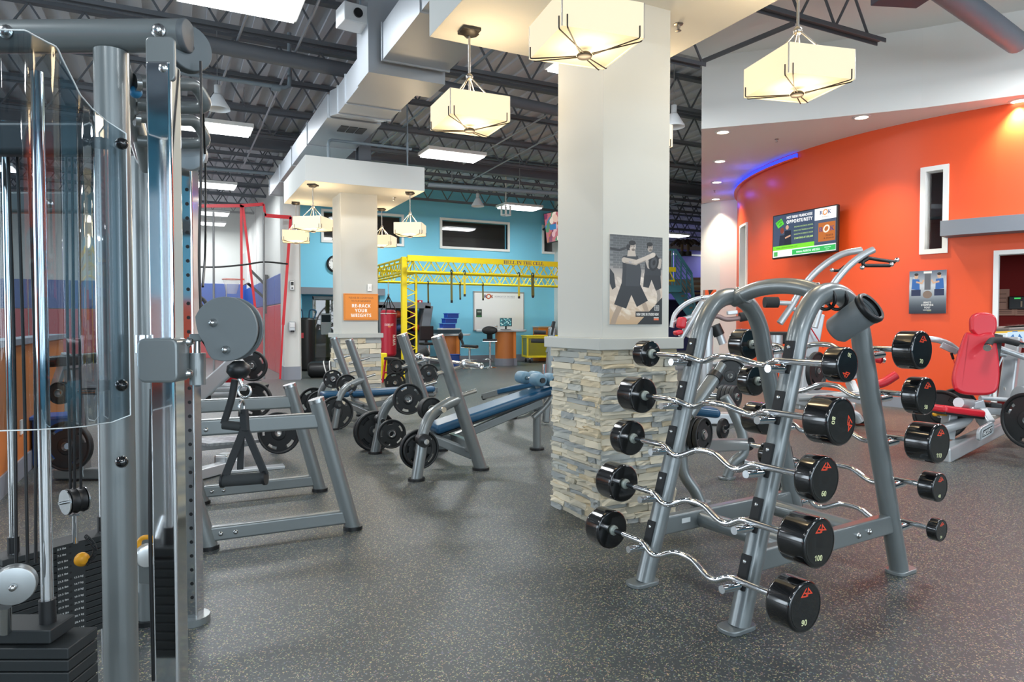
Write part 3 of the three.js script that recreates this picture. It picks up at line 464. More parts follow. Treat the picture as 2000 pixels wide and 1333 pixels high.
// ---------- barbell rack ----------
const RACK = V(2.715, 0, -2.45), RTURN = 5 * Math.PI / 180;
const legX = (y) => -0.61 + 0.305 * y;
const LEV_L = [1.125, 0.905, 0.68, 0.45, 0.215], LEV_R = [1.165, 0.945, 0.715, 0.49, 0.262];
{
  const o = thing('barbell_rack', 'grey steel double arch rack holding fixed curl barbells', 'barbell rack', RACK, { turn: RTURN });
  for (const z of [0.29, -0.29]) {
    part(o, 'arch_tube', smooth([V(-0.615, 0.01, z), V(-0.5, 0.38, z), V(-0.38, 0.77, z), V(-0.272, 1.13, z), V(-0.222, 1.29, z), V(-0.125, 1.405, z), V(0, 1.44, z), V(0.125, 1.405, z), V(0.222, 1.29, z), V(0.272, 1.13, z), V(0.38, 0.77, z), V(0.5, 0.38, z), V(0.615, 0.01, z)], 0.046, 90, 20), MT.frame);
    for (const s of [-1, 1]) footPlate(o, s * 0.63, z, 0.17, 0.105);
    part(o, 'cross_rail', beam(V(-0.52, 0.275, z), V(0.52, 0.275, z), 0.055, 0.095, 0.012), MT.frame);
    bolts(o, 'bolt', [V(0.2, 0.27, z + 0.028), V(0.29, 0.275, z + 0.028), V(-0.22, 0.27, z + 0.028)], V(0, 0, 1));
  }
  part(o, 'top_tube', smooth([V(0, 1.42, 0.28), V(0.0, 1.468, 0.14), V(0, 1.482, 0), V(0, 1.468, -0.14), V(0, 1.42, -0.28)], 0.04, 30, 18), MT.frame);
  for (const z of [0.2, -0.2]) part(o, 'weld_collar', cyl(V(0, 1.437, z - 0.004), V(0, 1.441, z + 0.004), 0.043), MT.frame);
  for (const x of [-0.24, 0.26]) part(o, 'floor_tube', cyl(V(x, 0.275, -0.28), V(x, 0.275, 0.28), 0.043, 0.043, 20), MT.frame);
  part(o, 'maker_sticker', bx(0.06, 0.024, 0.002, -0.36, 0.285, -0.262), M(0xc9cfd0, 0.5));
  bolts(o, 'bolt', [V(0, 1.475, -0.25), V(0.0, 1.475, 0.22)], V(0, 1, 0));
  const slope = Math.atan2(0.305, 1);
  for (const [s, lv] of [[-1, LEV_L], [1, LEV_R]]) for (const y0 of lv) for (const z of [0.29, -0.29]) {
    const y = y0 + 0.02, x = legX(y) * -s * -1, X = s * Math.abs(legX(y)); const g = new RoundedBoxGeometry(0.022, 0.15, 0.048, 2, 0.004); g.rotateZ(s * slope); g.translate(X + s * 0.048, y, z);
    const h = part(o, 'hook_plate', g, MT.matte);
    for (const k of [-0.035, 0.045]) sub(h, 'bolt', turned([[0, 0.006], [0.007, 0.006], [0.009, 0]], V(X + s * (0.058 - k * 0.305), y + k, z), V(s, 0.2, 0), 10), MT.steel);
    part(o, 'pin', cyl(V(X + s * 0.04, y0 - 0.034, z), V(X + s * 0.185, y0 - 0.026, z), 0.017), MT.chrome);
  }
  // bottle holder clamped to the near arch
  const c = V(0.03, 1.31, 0.375), d = V(0.08, 0.56, 0.8).normalize();
  const h = thing('bottle_holder', 'grey round bottle holder clamped under the top of the rack', 'bottle holder', V(0, 0, 0), {});
  h.position.copy(c.clone().applyAxisAngle(AX, RTURN).add(RACK)); h.rotation.y = RTURN;
  part(h, 'cup', turned([[0, -0.1], [0.05, -0.1], [0.064, -0.085], [0.07, 0.09], [0.06, 0.09], [0.054, -0.07], [0, -0.08]], V(0, 0, 0), d, 32), M(0x6d7477, 0.5));
  part(h, 'rim', turned([[0.058, 0.08], [0.074, 0.08], [0.077, 0.1], [0.07, 0.112], [0.058, 0.108]], V(0, 0, 0), d, 32), MT.black);
  for (const x of [-0.045, 0.045]) part(h, 'strap', ring(V(x - 0.03, 0.1, -0.085), V(1, 0.1, 0), 0.05, 0.008), MT.black);
}
// fixed curl barbells
function headFace(num) {
  return canvasTex(256, 256, (x) => {
    x.fillStyle = '#101214'; x.fillRect(0, 0, 256, 256); x.strokeStyle = '#23282b'; x.lineWidth = 3; for (const r of [118, 62, 44]) { x.beginPath(); x.arc(128, 128, r, 0, 7); x.stroke(); }
    x.strokeStyle = '#e5482c'; x.lineWidth = 8; x.lineJoin = 'miter'; x.beginPath(); x.moveTo(124, 20); x.lineTo(86, 66); x.lineTo(128, 66); x.lineTo(129, 48); x.lineTo(108, 48); x.stroke(); x.beginPath(); x.moveTo(138, 68); x.lineTo(140, 22); x.lineTo(174, 50); x.lineTo(138, 51); x.stroke();
    x.fillStyle = '#dfe3b0'; x.font = 'bold 46px sans-serif'; x.textAlign = 'center'; x.textBaseline = 'middle'; x.fillText(String(num), 128, 214);
  });
}
const headSize = { 20: [0.056, 0.05], 30: [0.071, 0.075], 40: [0.071, 0.078], 50: [0.09, 0.08], 60: [0.093, 0.08], 70: [0.091, 0.1], 80: [0.096, 0.115], 90: [0.1, 0.11], 100: [0.098, 0.125], 110: [0.096, 0.125] };
function barbell(num, side, y, near, far, roll, label) {
  const [R, T] = headSize[num], X = side * (Math.abs(legX(y)) + 0.105), o = thing('curl_barbell', label, 'barbell', V(0, 0, 0), { group: 'fixed curl barbells on the rack' });
  o.position.copy(V(X, y, 0).applyAxisAngle(AX, RTURN).add(RACK)); o.rotation.y = RTURN;
  const w = 0.04, half = [[0, 0.36], [0.03, 0.33], [0.06, 0.2], [0.13, -0.62], [0.165, -0.9], [0.2, -0.88], [0.26, -0.12], [0.29, 0], [0.33, 0]].map(([z, v]) => [z, v * w]), pts = [[-far, 0], ...half.slice(1).reverse().map(([z, v]) => [-z, v]), ...half, [near, 0]];
  const bar = smooth(pts.map(([z, v]) => V(v * Math.sin(roll), v * Math.cos(roll) + 0.005, z)), 0.0142, 150, 14); part(o, 'bar', bar, MT.chrome);
  for (const [s, e] of [[1, near], [-1, far]]) {
    const h = part(o, 'head', turned([[0, 0], [R * 0.9, 0], [R * 0.985, R * 0.05], [R, R * 0.14], [R, T - R * 0.14], [R * 0.985, T - R * 0.04], [R * 0.9, T], [R * 0.86, T - 0.003], [0, T - 0.003]], V(0, 0.005, s * (e - T * 0.5)), V(0, 0, s), 44), MT.urethane);
    sub(h, 'inner_collar', turned([[0.014, 0], [0.026, 0], [0.026, -0.014], [0.014, -0.014]], V(0, 0.005, s * (e - T * 0.5)), V(0, 0, s), 20), M(0x9aa39c, 0.5, 0.4));
    const f = new THREE.CircleGeometry(R * 0.86, 40); if (s < 0) f.rotateY(Math.PI); f.rotateZ(roll * 0.0 + (num === 30 ? Math.PI - 0.25 : num === 80 ? -1.75 : -0.12)); f.translate(0, 0.005, s * (e + T * 0.5 - 0.002));
    sub(h, 'face_print', f, M(0xffffff, 0.2, 0, { map: headFace.cache[num] ??= headFace(num), clearcoat: 1, clearcoatRoughness: 0.08 }));
  }
}
headFace.cache = {};
[[30, 0.575, 0.55], [80, 0.575, 0.55], [60, 0.57, 0.545], [100, 0.575, 0.55], [90, 0.575, 0.55]].forEach(([n, a, b], i) => barbell(n, -1, LEV_L[i], a, b, [-0.9, -0.8, 0.3, 0.2, 0.2][i], ['topmost', 'second', 'middle', 'fourth', 'lowest'][i] + ' curl barbell on the left side of the rack, marked ' + n));
[[70, 0.47, 0.5], [50, 0.47, 0.5], [110, 0.475, 0.5], [40, 0.47, 0.47], [20, 0.46, 0.46]].forEach(([n, a, b], i) => barbell(n, 1, LEV_R[i], a, b, [0.4, 0.3, 0.3, 0.2, 0.2][i], ['topmost', 'second', 'middle', 'fourth', 'lowest'][i] + ' curl barbell on the right side of the rack, marked ' + n));

// ---------- incline bench press behind the rack ----------
{
  const o = thing('bench_press', 'grey bench press frame behind the stone column and barbell rack', 'bench', onY(1390, 950), { world: true });
  const F = onY(1368, 985), G = onY(1420, 935), dpt = (p) => p.clone().sub(V(0, EYE, 0)).dot(FW), w1 = dpt(F), w2 = dpt(G);
  part(o, 'front_leg', smooth([F.clone().setY(0.01), at(1358, 960, w1), at(1336, 925, w1), at(1331, 880, w1), at(1333, 830, w1), at(1341, 800, w1)], 0.043, 40, 16), MT.frame); footPlate(o, F.x, F.z, 0.16, 0.12, 0.3);
  part(o, 'upright', cyl(at(1344, 810, w1), at(1397, 735, w1 + 0.1), 0.05, 0.05, 20), MT.frame); part(o, 'sleeve_band', cyl(at(1393, 741, w1 + 0.09), at(1399, 732, w1 + 0.11), 0.056), MT.black); part(o, 'inner_tube', cyl(at(1397, 735, w1 + 0.1), at(1411, 712, w1 + 0.13), 0.032), MT.frame);
  part(o, 'cross_beam', beam(at(1338, 872, w1), at(1456, 868, w2), 0.06, 0.1, 0.012), MT.frame);
  part(o, 'rear_leg', smooth([G.clone().setY(0.01), at(1432, 905, w2), at(1452, 885, w2), at(1450, 850, w2), at(1430, 800, w2), at(1415, 775, w2)], 0.043, 40, 16), MT.frame); footPlate(o, G.x, G.z, 0.16, 0.12, 0.3);
  part(o, 'arm', smooth([at(1450, 905, w2), at(1475, 915, w2), at(1500, 940, w2), at(1510, 960, w2)], 0.04, 24, 14), MT.frame);
  part(o, 'plate_peg', cyl(at(1462, 868, w2), at(1502, 876, w2 - 0.12), 0.022), MT.chrome); part(o, 'peg_stop', cyl(at(1457, 866, w2 + 0.02), at(1466, 868, w2 - 0.02), 0.055), MT.black);
  const ax = at(1400, 850, w1 + 0.05).sub(at(1340, 838, w1 + 0.22)).setY(0).normalize();
  const c = at(1372, 850, w1 - 0.02); weightPlate('large black grip plate on the bench press behind the barbell rack', c, ax, 0.125, 0.034, 3, null, 0.5); weightPlate('second large black plate behind another on the bench press', c.clone().addScaledVector(ax, -0.042), ax, 0.125, 0.034, 3, null, 1.2);
  part(o, 'plate_peg', cyl(c.clone().addScaledVector(ax, -0.12), c.clone().addScaledVector(ax, 0.03), 0.022), MT.chrome);
  const d = at(1436, 776, w2 + 0.1); for (let k = 0; k < 4; k++) weightPlate('small round black plate in the row of four behind the rack', d.clone().addScaledVector(ax, -k * 0.036), ax, 0.098, 0.033, 0, 'row of four small plates'); part(o, 'plate_peg', cyl(d.clone().addScaledVector(ax, -0.3), d.clone().addScaledVector(ax, 0.03), 0.022), MT.chrome);
  weightPlate('black plate half hidden behind the slanted bench press tube', at(1372, 778, w2 + 0.3), ax, 0.12, 0.034, 0); weightPlate('black plate low behind the barbell marked 80', at(1412, 838, w2 + 0.2), ax, 0.09, 0.034, 0); part(o, 'plate_peg', [cyl(at(1372, 778, w2 + 0.3), at(1412, 776, w2 + 0.2), 0.02)], MT.chrome); part(o, 'plate_peg', cyl(at(1412, 838, w2 + 0.2), at(1438, 830, w2 + 0.05), 0.02), MT.chrome);
  part(o, 'blue_seat', beam(at(1345, 800, w1 + 0.35), at(1400, 806, w1 + 0.35), 0.24, 0.07, 0.03), MT.vinylBlue);
}
// ---------- lat pulldown with long curved arms ----------
{
  const w = 8.4, o = thing('pulldown_machine', 'silver pulldown machine with two long curved arms by the orange wall', 'exercise machine', onY(1600, 842), { world: true }), S = MT.silver, A = (px, py, k = 0) => at(px, py, w + k);
  part(o, 'long_arm', smooth([A(1523, 632), A(1545, 600), A(1572, 556), A(1605, 522), A(1645, 497), A(1682, 489)], 0.042, 40), S); part(o, 'long_arm', smooth([A(1590, 640, -0.3), A(1606, 590, -0.3), A(1628, 555, -0.3), A(1660, 518, -0.3), A(1690, 496, -0.3), A(1706, 488, -0.3)], 0.042, 40), S);
  const h = part(o, 'handle', bent([A(1678, 512, -0.3), A(1688, 503, -0.25), A(1718, 508, -0.25), A(1748, 512, -0.25)], 0.022, 0.08, 10), MT.black); sub(h, 'end_cap', [ball(A(1752, 508, -0.25), 0.03)], MT.chrome);
  const h2 = part(o, 'handle', bent([A(1695, 506, -0.3), A(1684, 512, -0.3), A(1688, 519, -0.3), A(1738, 519, -0.3)], 0.022, 0.06, 10), MT.black); sub(h2, 'end_cap', ball(A(1741, 517, -0.3), 0.03), MT.chrome); sub(h2, 'end_cap', ball(A(1684, 523, -0.3), 0.028), MT.chrome);
  const h3 = part(o, 'handle', bent([A(1628, 529), A(1640, 529), A(1650, 520)], 0.018, 0.05, 8), MT.black); sub(h3, 'end_cap', ball(A(1625, 528), 0.026), MT.chrome);
  part(o, 'crossbar', cyl(A(1520, 592), A(1550, 593), 0.03), S); part(o, 'foam_roller', cyl(A(1493, 591), A(1519, 591), 0.068, 0.068, 20), MT.grip); part(o, 'crossbar', cyl(A(1540, 604), A(1570, 606), 0.026), S);
  part(o, 'mast', beam(A(1583, 620, 0.2), A(1560, 800, 0.2), 0.16, 0.1, 0.02), S); part(o, 'mast_plate', beam(A(1594, 612, 0.1), A(1578, 700, 0.1), 0.1, 0.2, 0.02), S); part(o, 'cable', cyl(A(1578, 632), A(1608, 680), 0.008), MT.red);
  part(o, 'shroud', beam(A(1496, 660, 0.5), A(1540, 660, 0.5), 0.2, 0.16, 0.03), MT.grip); part(o, 'shroud_column', cyl(A(1516, 655, 0.4), A(1516, 700, 0.4), 0.08), S);
  part(o, 'base_tube', cyl(A(1560, 778), A(1690, 770, -0.3), 0.045), S); part(o, 'base_beam', beam(A(1540, 775, 0.2), A(1670, 800, -0.2), 0.1, 0.16, 0.02), S); 
  part(o, 'rear_leg', smooth([A(1625, 803, -0.4), A(1655, 806, -0.4), A(1672, 812, -0.4), A(1680, 824, -0.4)], 0.05, 24), S); part(o, 'upright', beam(A(1670, 740, 0.1), A(1655, 690, 0.1), 0.09, 0.12, 0.02), S); part(o, 'brace', beam(A(1660, 745, 0.2), A(1672, 775, 0.1), 0.1, 0.1, 0.02), S);
  part(o, 'knee_arm', cyl(A(1655, 695, 0.1), A(1678, 690, 0.1), 0.04), S); part(o, 'red_grip', cyl(A(1690, 697, -0.1), A(1722, 703, -0.2), 0.042, 0.05), MT.vinylRed); part(o, 'grip_cap', cyl(A(1722, 703, -0.2), A(1727, 704, -0.2), 0.04), MT.chrome);
  part(o, 'seat_pad', smooth([A(1690, 756, -0.1), A(1705, 753, -0.1), A(1725, 748, -0.1), A(1750, 733, -0.1)], 0.055, 24), MT.vinylRed); part(o, 'yellow_knob', ball(A(1662, 707), 0.035), MT.gold); part(o, 'floor_weight', turned([[0, 0], [0.14, 0.02], [0.16, 0.07], [0.1, 0.11], [0, 0.12]], A(1674, 806, 0.2).setY(0.01), AX, 20), MT.iron);
  const ax = A(1640, 700).sub(A(1560, 716)).setY(0).normalize().lerp(FW.clone().negate(), 0.55).setY(0).normalize(); weightPlate('black grip plate on the pulldown machine behind the head marked 30', A(1595, 725, -0.5), ax, 0.225, 0.05, 4, null, 0.4); weightPlate('black grip plate low on the pulldown machine behind the head marked 80', A(1618, 805, -0.5), ax, 0.2, 0.05, 4);
}
// ---------- seated press with red pads ----------
{
  const w = 6.6, o = thing('seated_press', 'silver seated press machine with red backrest and headrest', 'exercise machine', onY(1905, 850), { world: true }), S = MT.silver, A = (px, py, k = 0) => at(px, py, w + k), N = RT.clone().multiplyScalar(-0.28).add(FW.clone().multiplyScalar(-0.96)).setY(0).normalize(), E = V(0, 1, 0).cross(N).normalize();
  const pad = (name, c, pts, depth, lean, mat) => { const u = V(0, 1, 0).multiplyScalar(Math.cos(lean)).addScaledVector(N, -Math.sin(lean)); const s = new THREE.Shape(); const cr = new THREE.SplineCurve([...pts, pts[0]].map(([x, y]) => new THREE.Vector2(x, y))); s.setFromPoints(cr.getPoints(60)); const g = new THREE.ExtrudeGeometry(s, { depth: depth * 0.3, bevelEnabled: true, bevelThickness: depth * 0.35, bevelSize: 0.03, bevelOffset: -0.03, bevelSegments: 5, curveSegments: 8 }); const e3 = E.clone().cross(u); g.applyMatrix4(new THREE.Matrix4().makeBasis(E, u, e3)).translate(c.x, c.y, c.z); return part(o, name, g, mat); };
  pad('backrest', A(1905, 710), [[-0.2, -0.26], [-0.13, -0.305], [0, -0.315], [0.11, -0.3], [0.17, -0.23], [0.19, 0], [0.165, 0.27], [0.1, 0.3], [0.02, 0.28], [-0.05, 0.3], [-0.09, 0.27], [-0.17, 0.02], [-0.21, -0.15]], 0.08, 0.2, MT.vinylRed);
  pad('headrest', A(1918, 636, 0.06), [[-0.11, -0.05], [-0.05, -0.12], [0.06, -0.12], [0.11, -0.05], [0.11, 0.07], [0.05, 0.12], [-0.05, 0.12], [-0.105, 0.07]], 0.08, 0.12, MT.vinylRed);
  part(o, 'seat_pad', beam(A(1814, 796, -0.12), A(1893, 806, 0.1), 0.34, 0.075, 0.03), MT.vinylRed); part(o, 'seat_board', beam(A(1815, 803, -0.12), A(1892, 813, 0.1), 0.32, 0.03, 0.006), MT.black);
  part(o, 'back_board', beam(A(1914, 762, 0.1), A(1930, 650, 0.2), 0.26, 0.02, 0.006, N), MT.black); part(o, 'headrest_stem', cyl(A(1921, 660, 0.12), A(1920, 680, 0.12), 0.02), S);
  part(o, 'main_beam', beam(A(1842, 884, -0.3).setY(0.06), A(1985, 818, 0.9), 0.12, 0.14, 0.02), S); part(o, 'front_foot', bx(0.16, 0.02, 0.12, onY(1846, 890).x, 0.01, onY(1846, 890).z, 0.005), S);
  const badge = part(o, 'badge', plate(roundRect(0.27, 0.12, 0.05), A(1921, 842, -0.2), A(1945, 830, 0.1).sub(A(1900, 855, -0.1)).normalize(), V(0, 1, 0), 0.03, 0.004), S);
  { const e = A(1945, 830, 0.1).sub(A(1900, 855, -0.1)).normalize(), c = A(1921, 842, -0.2).addScaledVector(e.clone().cross(V(0, 1, 0)).normalize(), 0.034), t = canvasTex(256, 112, (x) => { x.fillStyle = '#aeb4b7'; x.fillRect(0, 0, 256, 112); x.fillStyle = '#15181a'; x.font = 'italic bold 72px sans-serif'; x.textAlign = 'center'; x.textBaseline = 'middle'; x.save(); x.translate(128, 56); x.transform(1, 0, -0.25, 1, 0, 0); x.fillRect(-100, -34, 200, 72); x.fillStyle = '#e6e9ea'; x.fillText('HOIST', 0, 4, 190); x.restore(); }); const u = V(0, 1, 0), q = (a, b) => c.clone().addScaledVector(e, a).addScaledVector(u, b); sub(badge, 'badge_print', quad(q(-0.11, -0.048), q(0.11, -0.048), q(0.11, 0.048), q(-0.11, 0.048)), M(0xffffff, 0.4, 0, { map: t })); }
  part(o, 'seat_post', beam(A(1855, 808), A(1849, 858), 0.1, 0.1, 0.01), S); part(o, 'seat_arm', smooth([A(1838, 838, -0.15), A(1862, 832, -0.1), A(1885, 822, 0), A(1893, 806, 0.1), A(1895, 790, 0.15)], 0.05, 30), S); part(o, 'knob', [ball(A(1826, 809, -0.15), 0.024), cyl(A(1826, 809, -0.15), A(1848, 811, -0.05), 0.012)], MT.gold);
  part(o, 'pivot', cyl(A(1872, 787, 0), A(1898, 790, 0.15), 0.05, 0.05, 20), S); part(o, 'link_plate', beam(A(1908, 782, 0.1), A(1920, 825, 0.1), 0.04, 0.12, 0.02), S); part(o, 'brace', beam(A(1912, 802, 0.1), A(1930, 830, 0), 0.1, 0.12, 0.02), S);
  part(o, 'rear_beam', beam(A(1915, 802, 0.2), A(1992, 808, 0.3), 0.09, 0.07, 0.012), S); part(o, 'shaft', cyl(A(1914, 778, 0.1), A(1985, 782, 0.15), 0.022), S); part(o, 'shaft_hub', cyl(A(1978, 782, 0.15), A(1998, 784, 0.15), 0.035), S); part(o, 'cam', cyl(A(1990, 778, 0.1), A(2000, 779, 0.1), 0.12, 0.12, 28), S);
  part(o, 'back_frame', beam(A(1926, 782, 0.3), A(1939, 655, 0.4), 0.1, 0.09, 0.02), S); part(o, 'mast', beam(A(1965, 782, 0.3), A(1981, 660, 0.4), 0.13, 0.1, 0.02), S); part(o, 'warning_sticker', beam(A(1961.5, 757, 0.23), A(1962.5, 763, 0.23), 0.035, 0.004, 0), M(0xd8d4cc, 0.6)); part(o, 'mast', beam(A(1994, 790, 0.5), A(2002, 690, 0.5), 0.12, 0.1, 0.02), S);
  part(o, 'left_arm', smooth([A(1811, 662, 0.2), A(1828, 664, 0.2), A(1852, 672, 0.25), A(1880, 690, 0.3), A(1935, 690, 0.4)], 0.03, 30), S); part(o, 'cable_hook', cyl(A(1858, 690, 0.2), A(1862, 702, 0.2), 0.012), MT.black); part(o, 'cable', cyl(A(1862, 702, 0.2), A(1868, 722, 0.2), 0.004), MT.red); part(o, 'arm_gusset', beam(A(1838, 674, 0.2), A(1868, 688, 0.22), 0.02, 0.06, 0.005), S);
  const ha = part(o, 'handle', bent([A(1929, 676, -0.2), A(1936, 665, -0.15), A(1958, 664, 0), A(1986, 671, 0.1)], 0.03, 0.06, 12), MT.grip); sub(ha, 'end_cap', cyl(A(1930, 678, -0.2), A(1928, 680, -0.22), 0.034), MT.chrome); sub(ha, 'clamp', cyl(A(1986, 671, 0.1), A(1994, 673, 0.12), 0.032), MT.chrome); part(o, 'right_arm', [cyl(A(1994, 673, 0.12), A(2030, 680, 0.2), 0.03)], S); part(o, 'upper_link', cyl(A(1940, 676, 0.3), A(2010, 702, 0.2), 0.028), S); part(o, 'lower_link', cyl(A(1940, 688, 0.35), A(1966, 694, 0.3), 0.026), S); part(o, 'shock_rod', [cyl(A(1958, 698, 0.2), A(1946, 726, 0.2), 0.008), ball(A(1945, 729, 0.2), 0.028)], S);
  part(o, 'weight_shroud', beam(A(1938, 646, 0.8), A(2040, 640, 0.8), 0.5, 0.06, 0.02), M(0x6b6460, 0.6)); { const t = canvasTex(512, 160, (x) => { x.fillStyle = '#e8eaea'; x.fillRect(0, 0, 512, 160); x.fillStyle = '#e8b429'; x.fillRect(0, 0, 512, 34); x.fillStyle = '#c9dcea'; x.fillRect(150, 20, 190, 120); x.fillStyle = '#2f6fae'; x.fillRect(205, 8, 60, 16); x.beginPath(); x.moveTo(180, 110); x.lineTo(215, 60); x.lineTo(230, 110); x.fill(); x.beginPath(); x.moveTo(265, 110); x.lineTo(285, 60); x.lineTo(320, 110); x.fill(); x.fillStyle = '#9aa'; for (let k = 0; k < 5; k++) { x.fillRect(20, 52 + k * 18, 110, 6); x.fillRect(360, 52 + k * 18, 130, 6); } }); part(o, 'instruction_placard', quad(A(1942, 666, 0.52), A(2030, 672, 0.52), A(2030, 644, 0.52), A(1942, 648, 0.52)), M(0xffffff, 0.5, 0, { map: t }), 'instruction placard'); }
  { const t = canvasTex(256, 64, (x) => { x.fillStyle = '#57524e'; x.fillRect(0, 0, 256, 64); x.fillStyle = '#e3e3df'; x.font = 'italic bold 50px sans-serif'; x.textAlign = 'center'; x.textBaseline = 'middle'; x.fillText('HOIST', 128, 34); }); const c = A(1990, 640, 0.8), y = 0.034; part(o, 'shroud_print', quad(A(1960, 648, 0.62).setY(c.y + y), A(2022, 646, 0.62).setY(c.y + y), A(2020, 636, 0.95).setY(c.y + y), A(1966, 637, 0.95).setY(c.y + y)), M(0xffffff, 0.5, 0, { map: t })); }
  const ax = E.clone().negate(); weightPlate('large black grip plate behind the red seat of the press machine', A(1836, 810, 0.3), N.clone().addScaledVector(E, -0.5).normalize(), 0.25, 0.045, 3, null, 0.3); part(o, 'plate_peg', cyl(A(1836, 810, 0.3), A(1880, 795, 0.4), 0.025), MT.chrome); weightPlate('black plate tucked behind the lower end of the red backrest', A(1868, 795, 0.7), N, 0.2, 0.045, 0); weightPlate('black plate cut by the right edge beside the press machine', A(2008, 822, -0.3), E.clone().negate().addScaledVector(N, 0.6).normalize(), 0.26, 0.045, 3); part(o, 'plate_peg', cyl(A(2012, 818, -0.3), A(1996, 806, 0.25), 0.025), MT.chrome); part(o, 'black_box', beam(A(1920, 794, 0.5), A(1946, 796, 0.5), 0.2, 0.1, 0.02), MT.black);
}
// ---------- row of machines far behind the stone column ----------
{
  const w = 8.6, o = thing('chest_press', 'silver machine with small red pads behind the near column', 'exercise machine', onY(1370, 770), { world: true }), S = MT.silver, A = (px, py, k = 0) => at(px, py, w + k);
  part(o, 'curved_arm', smooth([A(1312, 640), A(1318, 615), A(1335, 597), A(1362, 584), A(1395, 580)], 0.03, 30), S); part(o, 'arm_joint', ball(A(1371, 582), 0.035), MT.chrome); part(o, 'slanted_rail', cyl(A(1330, 660), A(1372, 590), 0.04), S); part(o, 'slanted_rail', cyl(A(1345, 660), A(1376, 605), 0.04), S); part(o, 'side_arm', cyl(A(1312, 630), A(1355, 618), 0.03), S);
  part(o, 'red_pad', beam(A(1329, 642, -0.1), A(1333, 620, -0.1), 0.14, 0.09, 0.03), MT.vinylRed); part(o, 'red_pad', beam(A(1317, 652, -0.1), A(1332, 648, -0.1), 0.16, 0.06, 0.025), MT.vinylRed);
  part(o, 'wide_handle', smooth([A(1385, 622), A(1400, 618), A(1418, 624), A(1445, 622)], 0.03, 20), M(0x8d7a78, 0.5, 0.4)); part(o, 'handle_grip', cyl(A(1445, 620), A(1458, 618), 0.06), MT.grip); part(o, 'bracket', beam(A(1420, 612), A(1440, 610), 0.06, 0.05, 0.01), S); part(o, 'mast', cyl(A(1380, 640), A(1380, 760), 0.08, 0.08, 18), S); part(o, 'shock', cyl(A(1402, 645), A(1412, 672), 0.05), S); part(o, 'shock_rod', cyl(A(1396, 636), A(1405, 655), 0.07), MT.black); part(o, 'crossbar', cyl(A(1365, 710), A(1478, 716), 0.035), S); part(o, 'upright', beam(A(1420, 690), A(1430, 770), 0.12, 0.1, 0.02), S); part(o, 'upright', beam(A(1450, 700), A(1448, 760), 0.12, 0.1, 0.02), S); part(o, 'base', beam(A(1370, 772).setY(0.08), A(1470, 774).setY(0.08), 0.2, 0.14, 0.02), S); weightPlate('black plate on the machine with small red pads', A(1425, 735, -0.2), FW.clone().negate().setY(0).normalize(), 0.22, 0.045, 3);
}
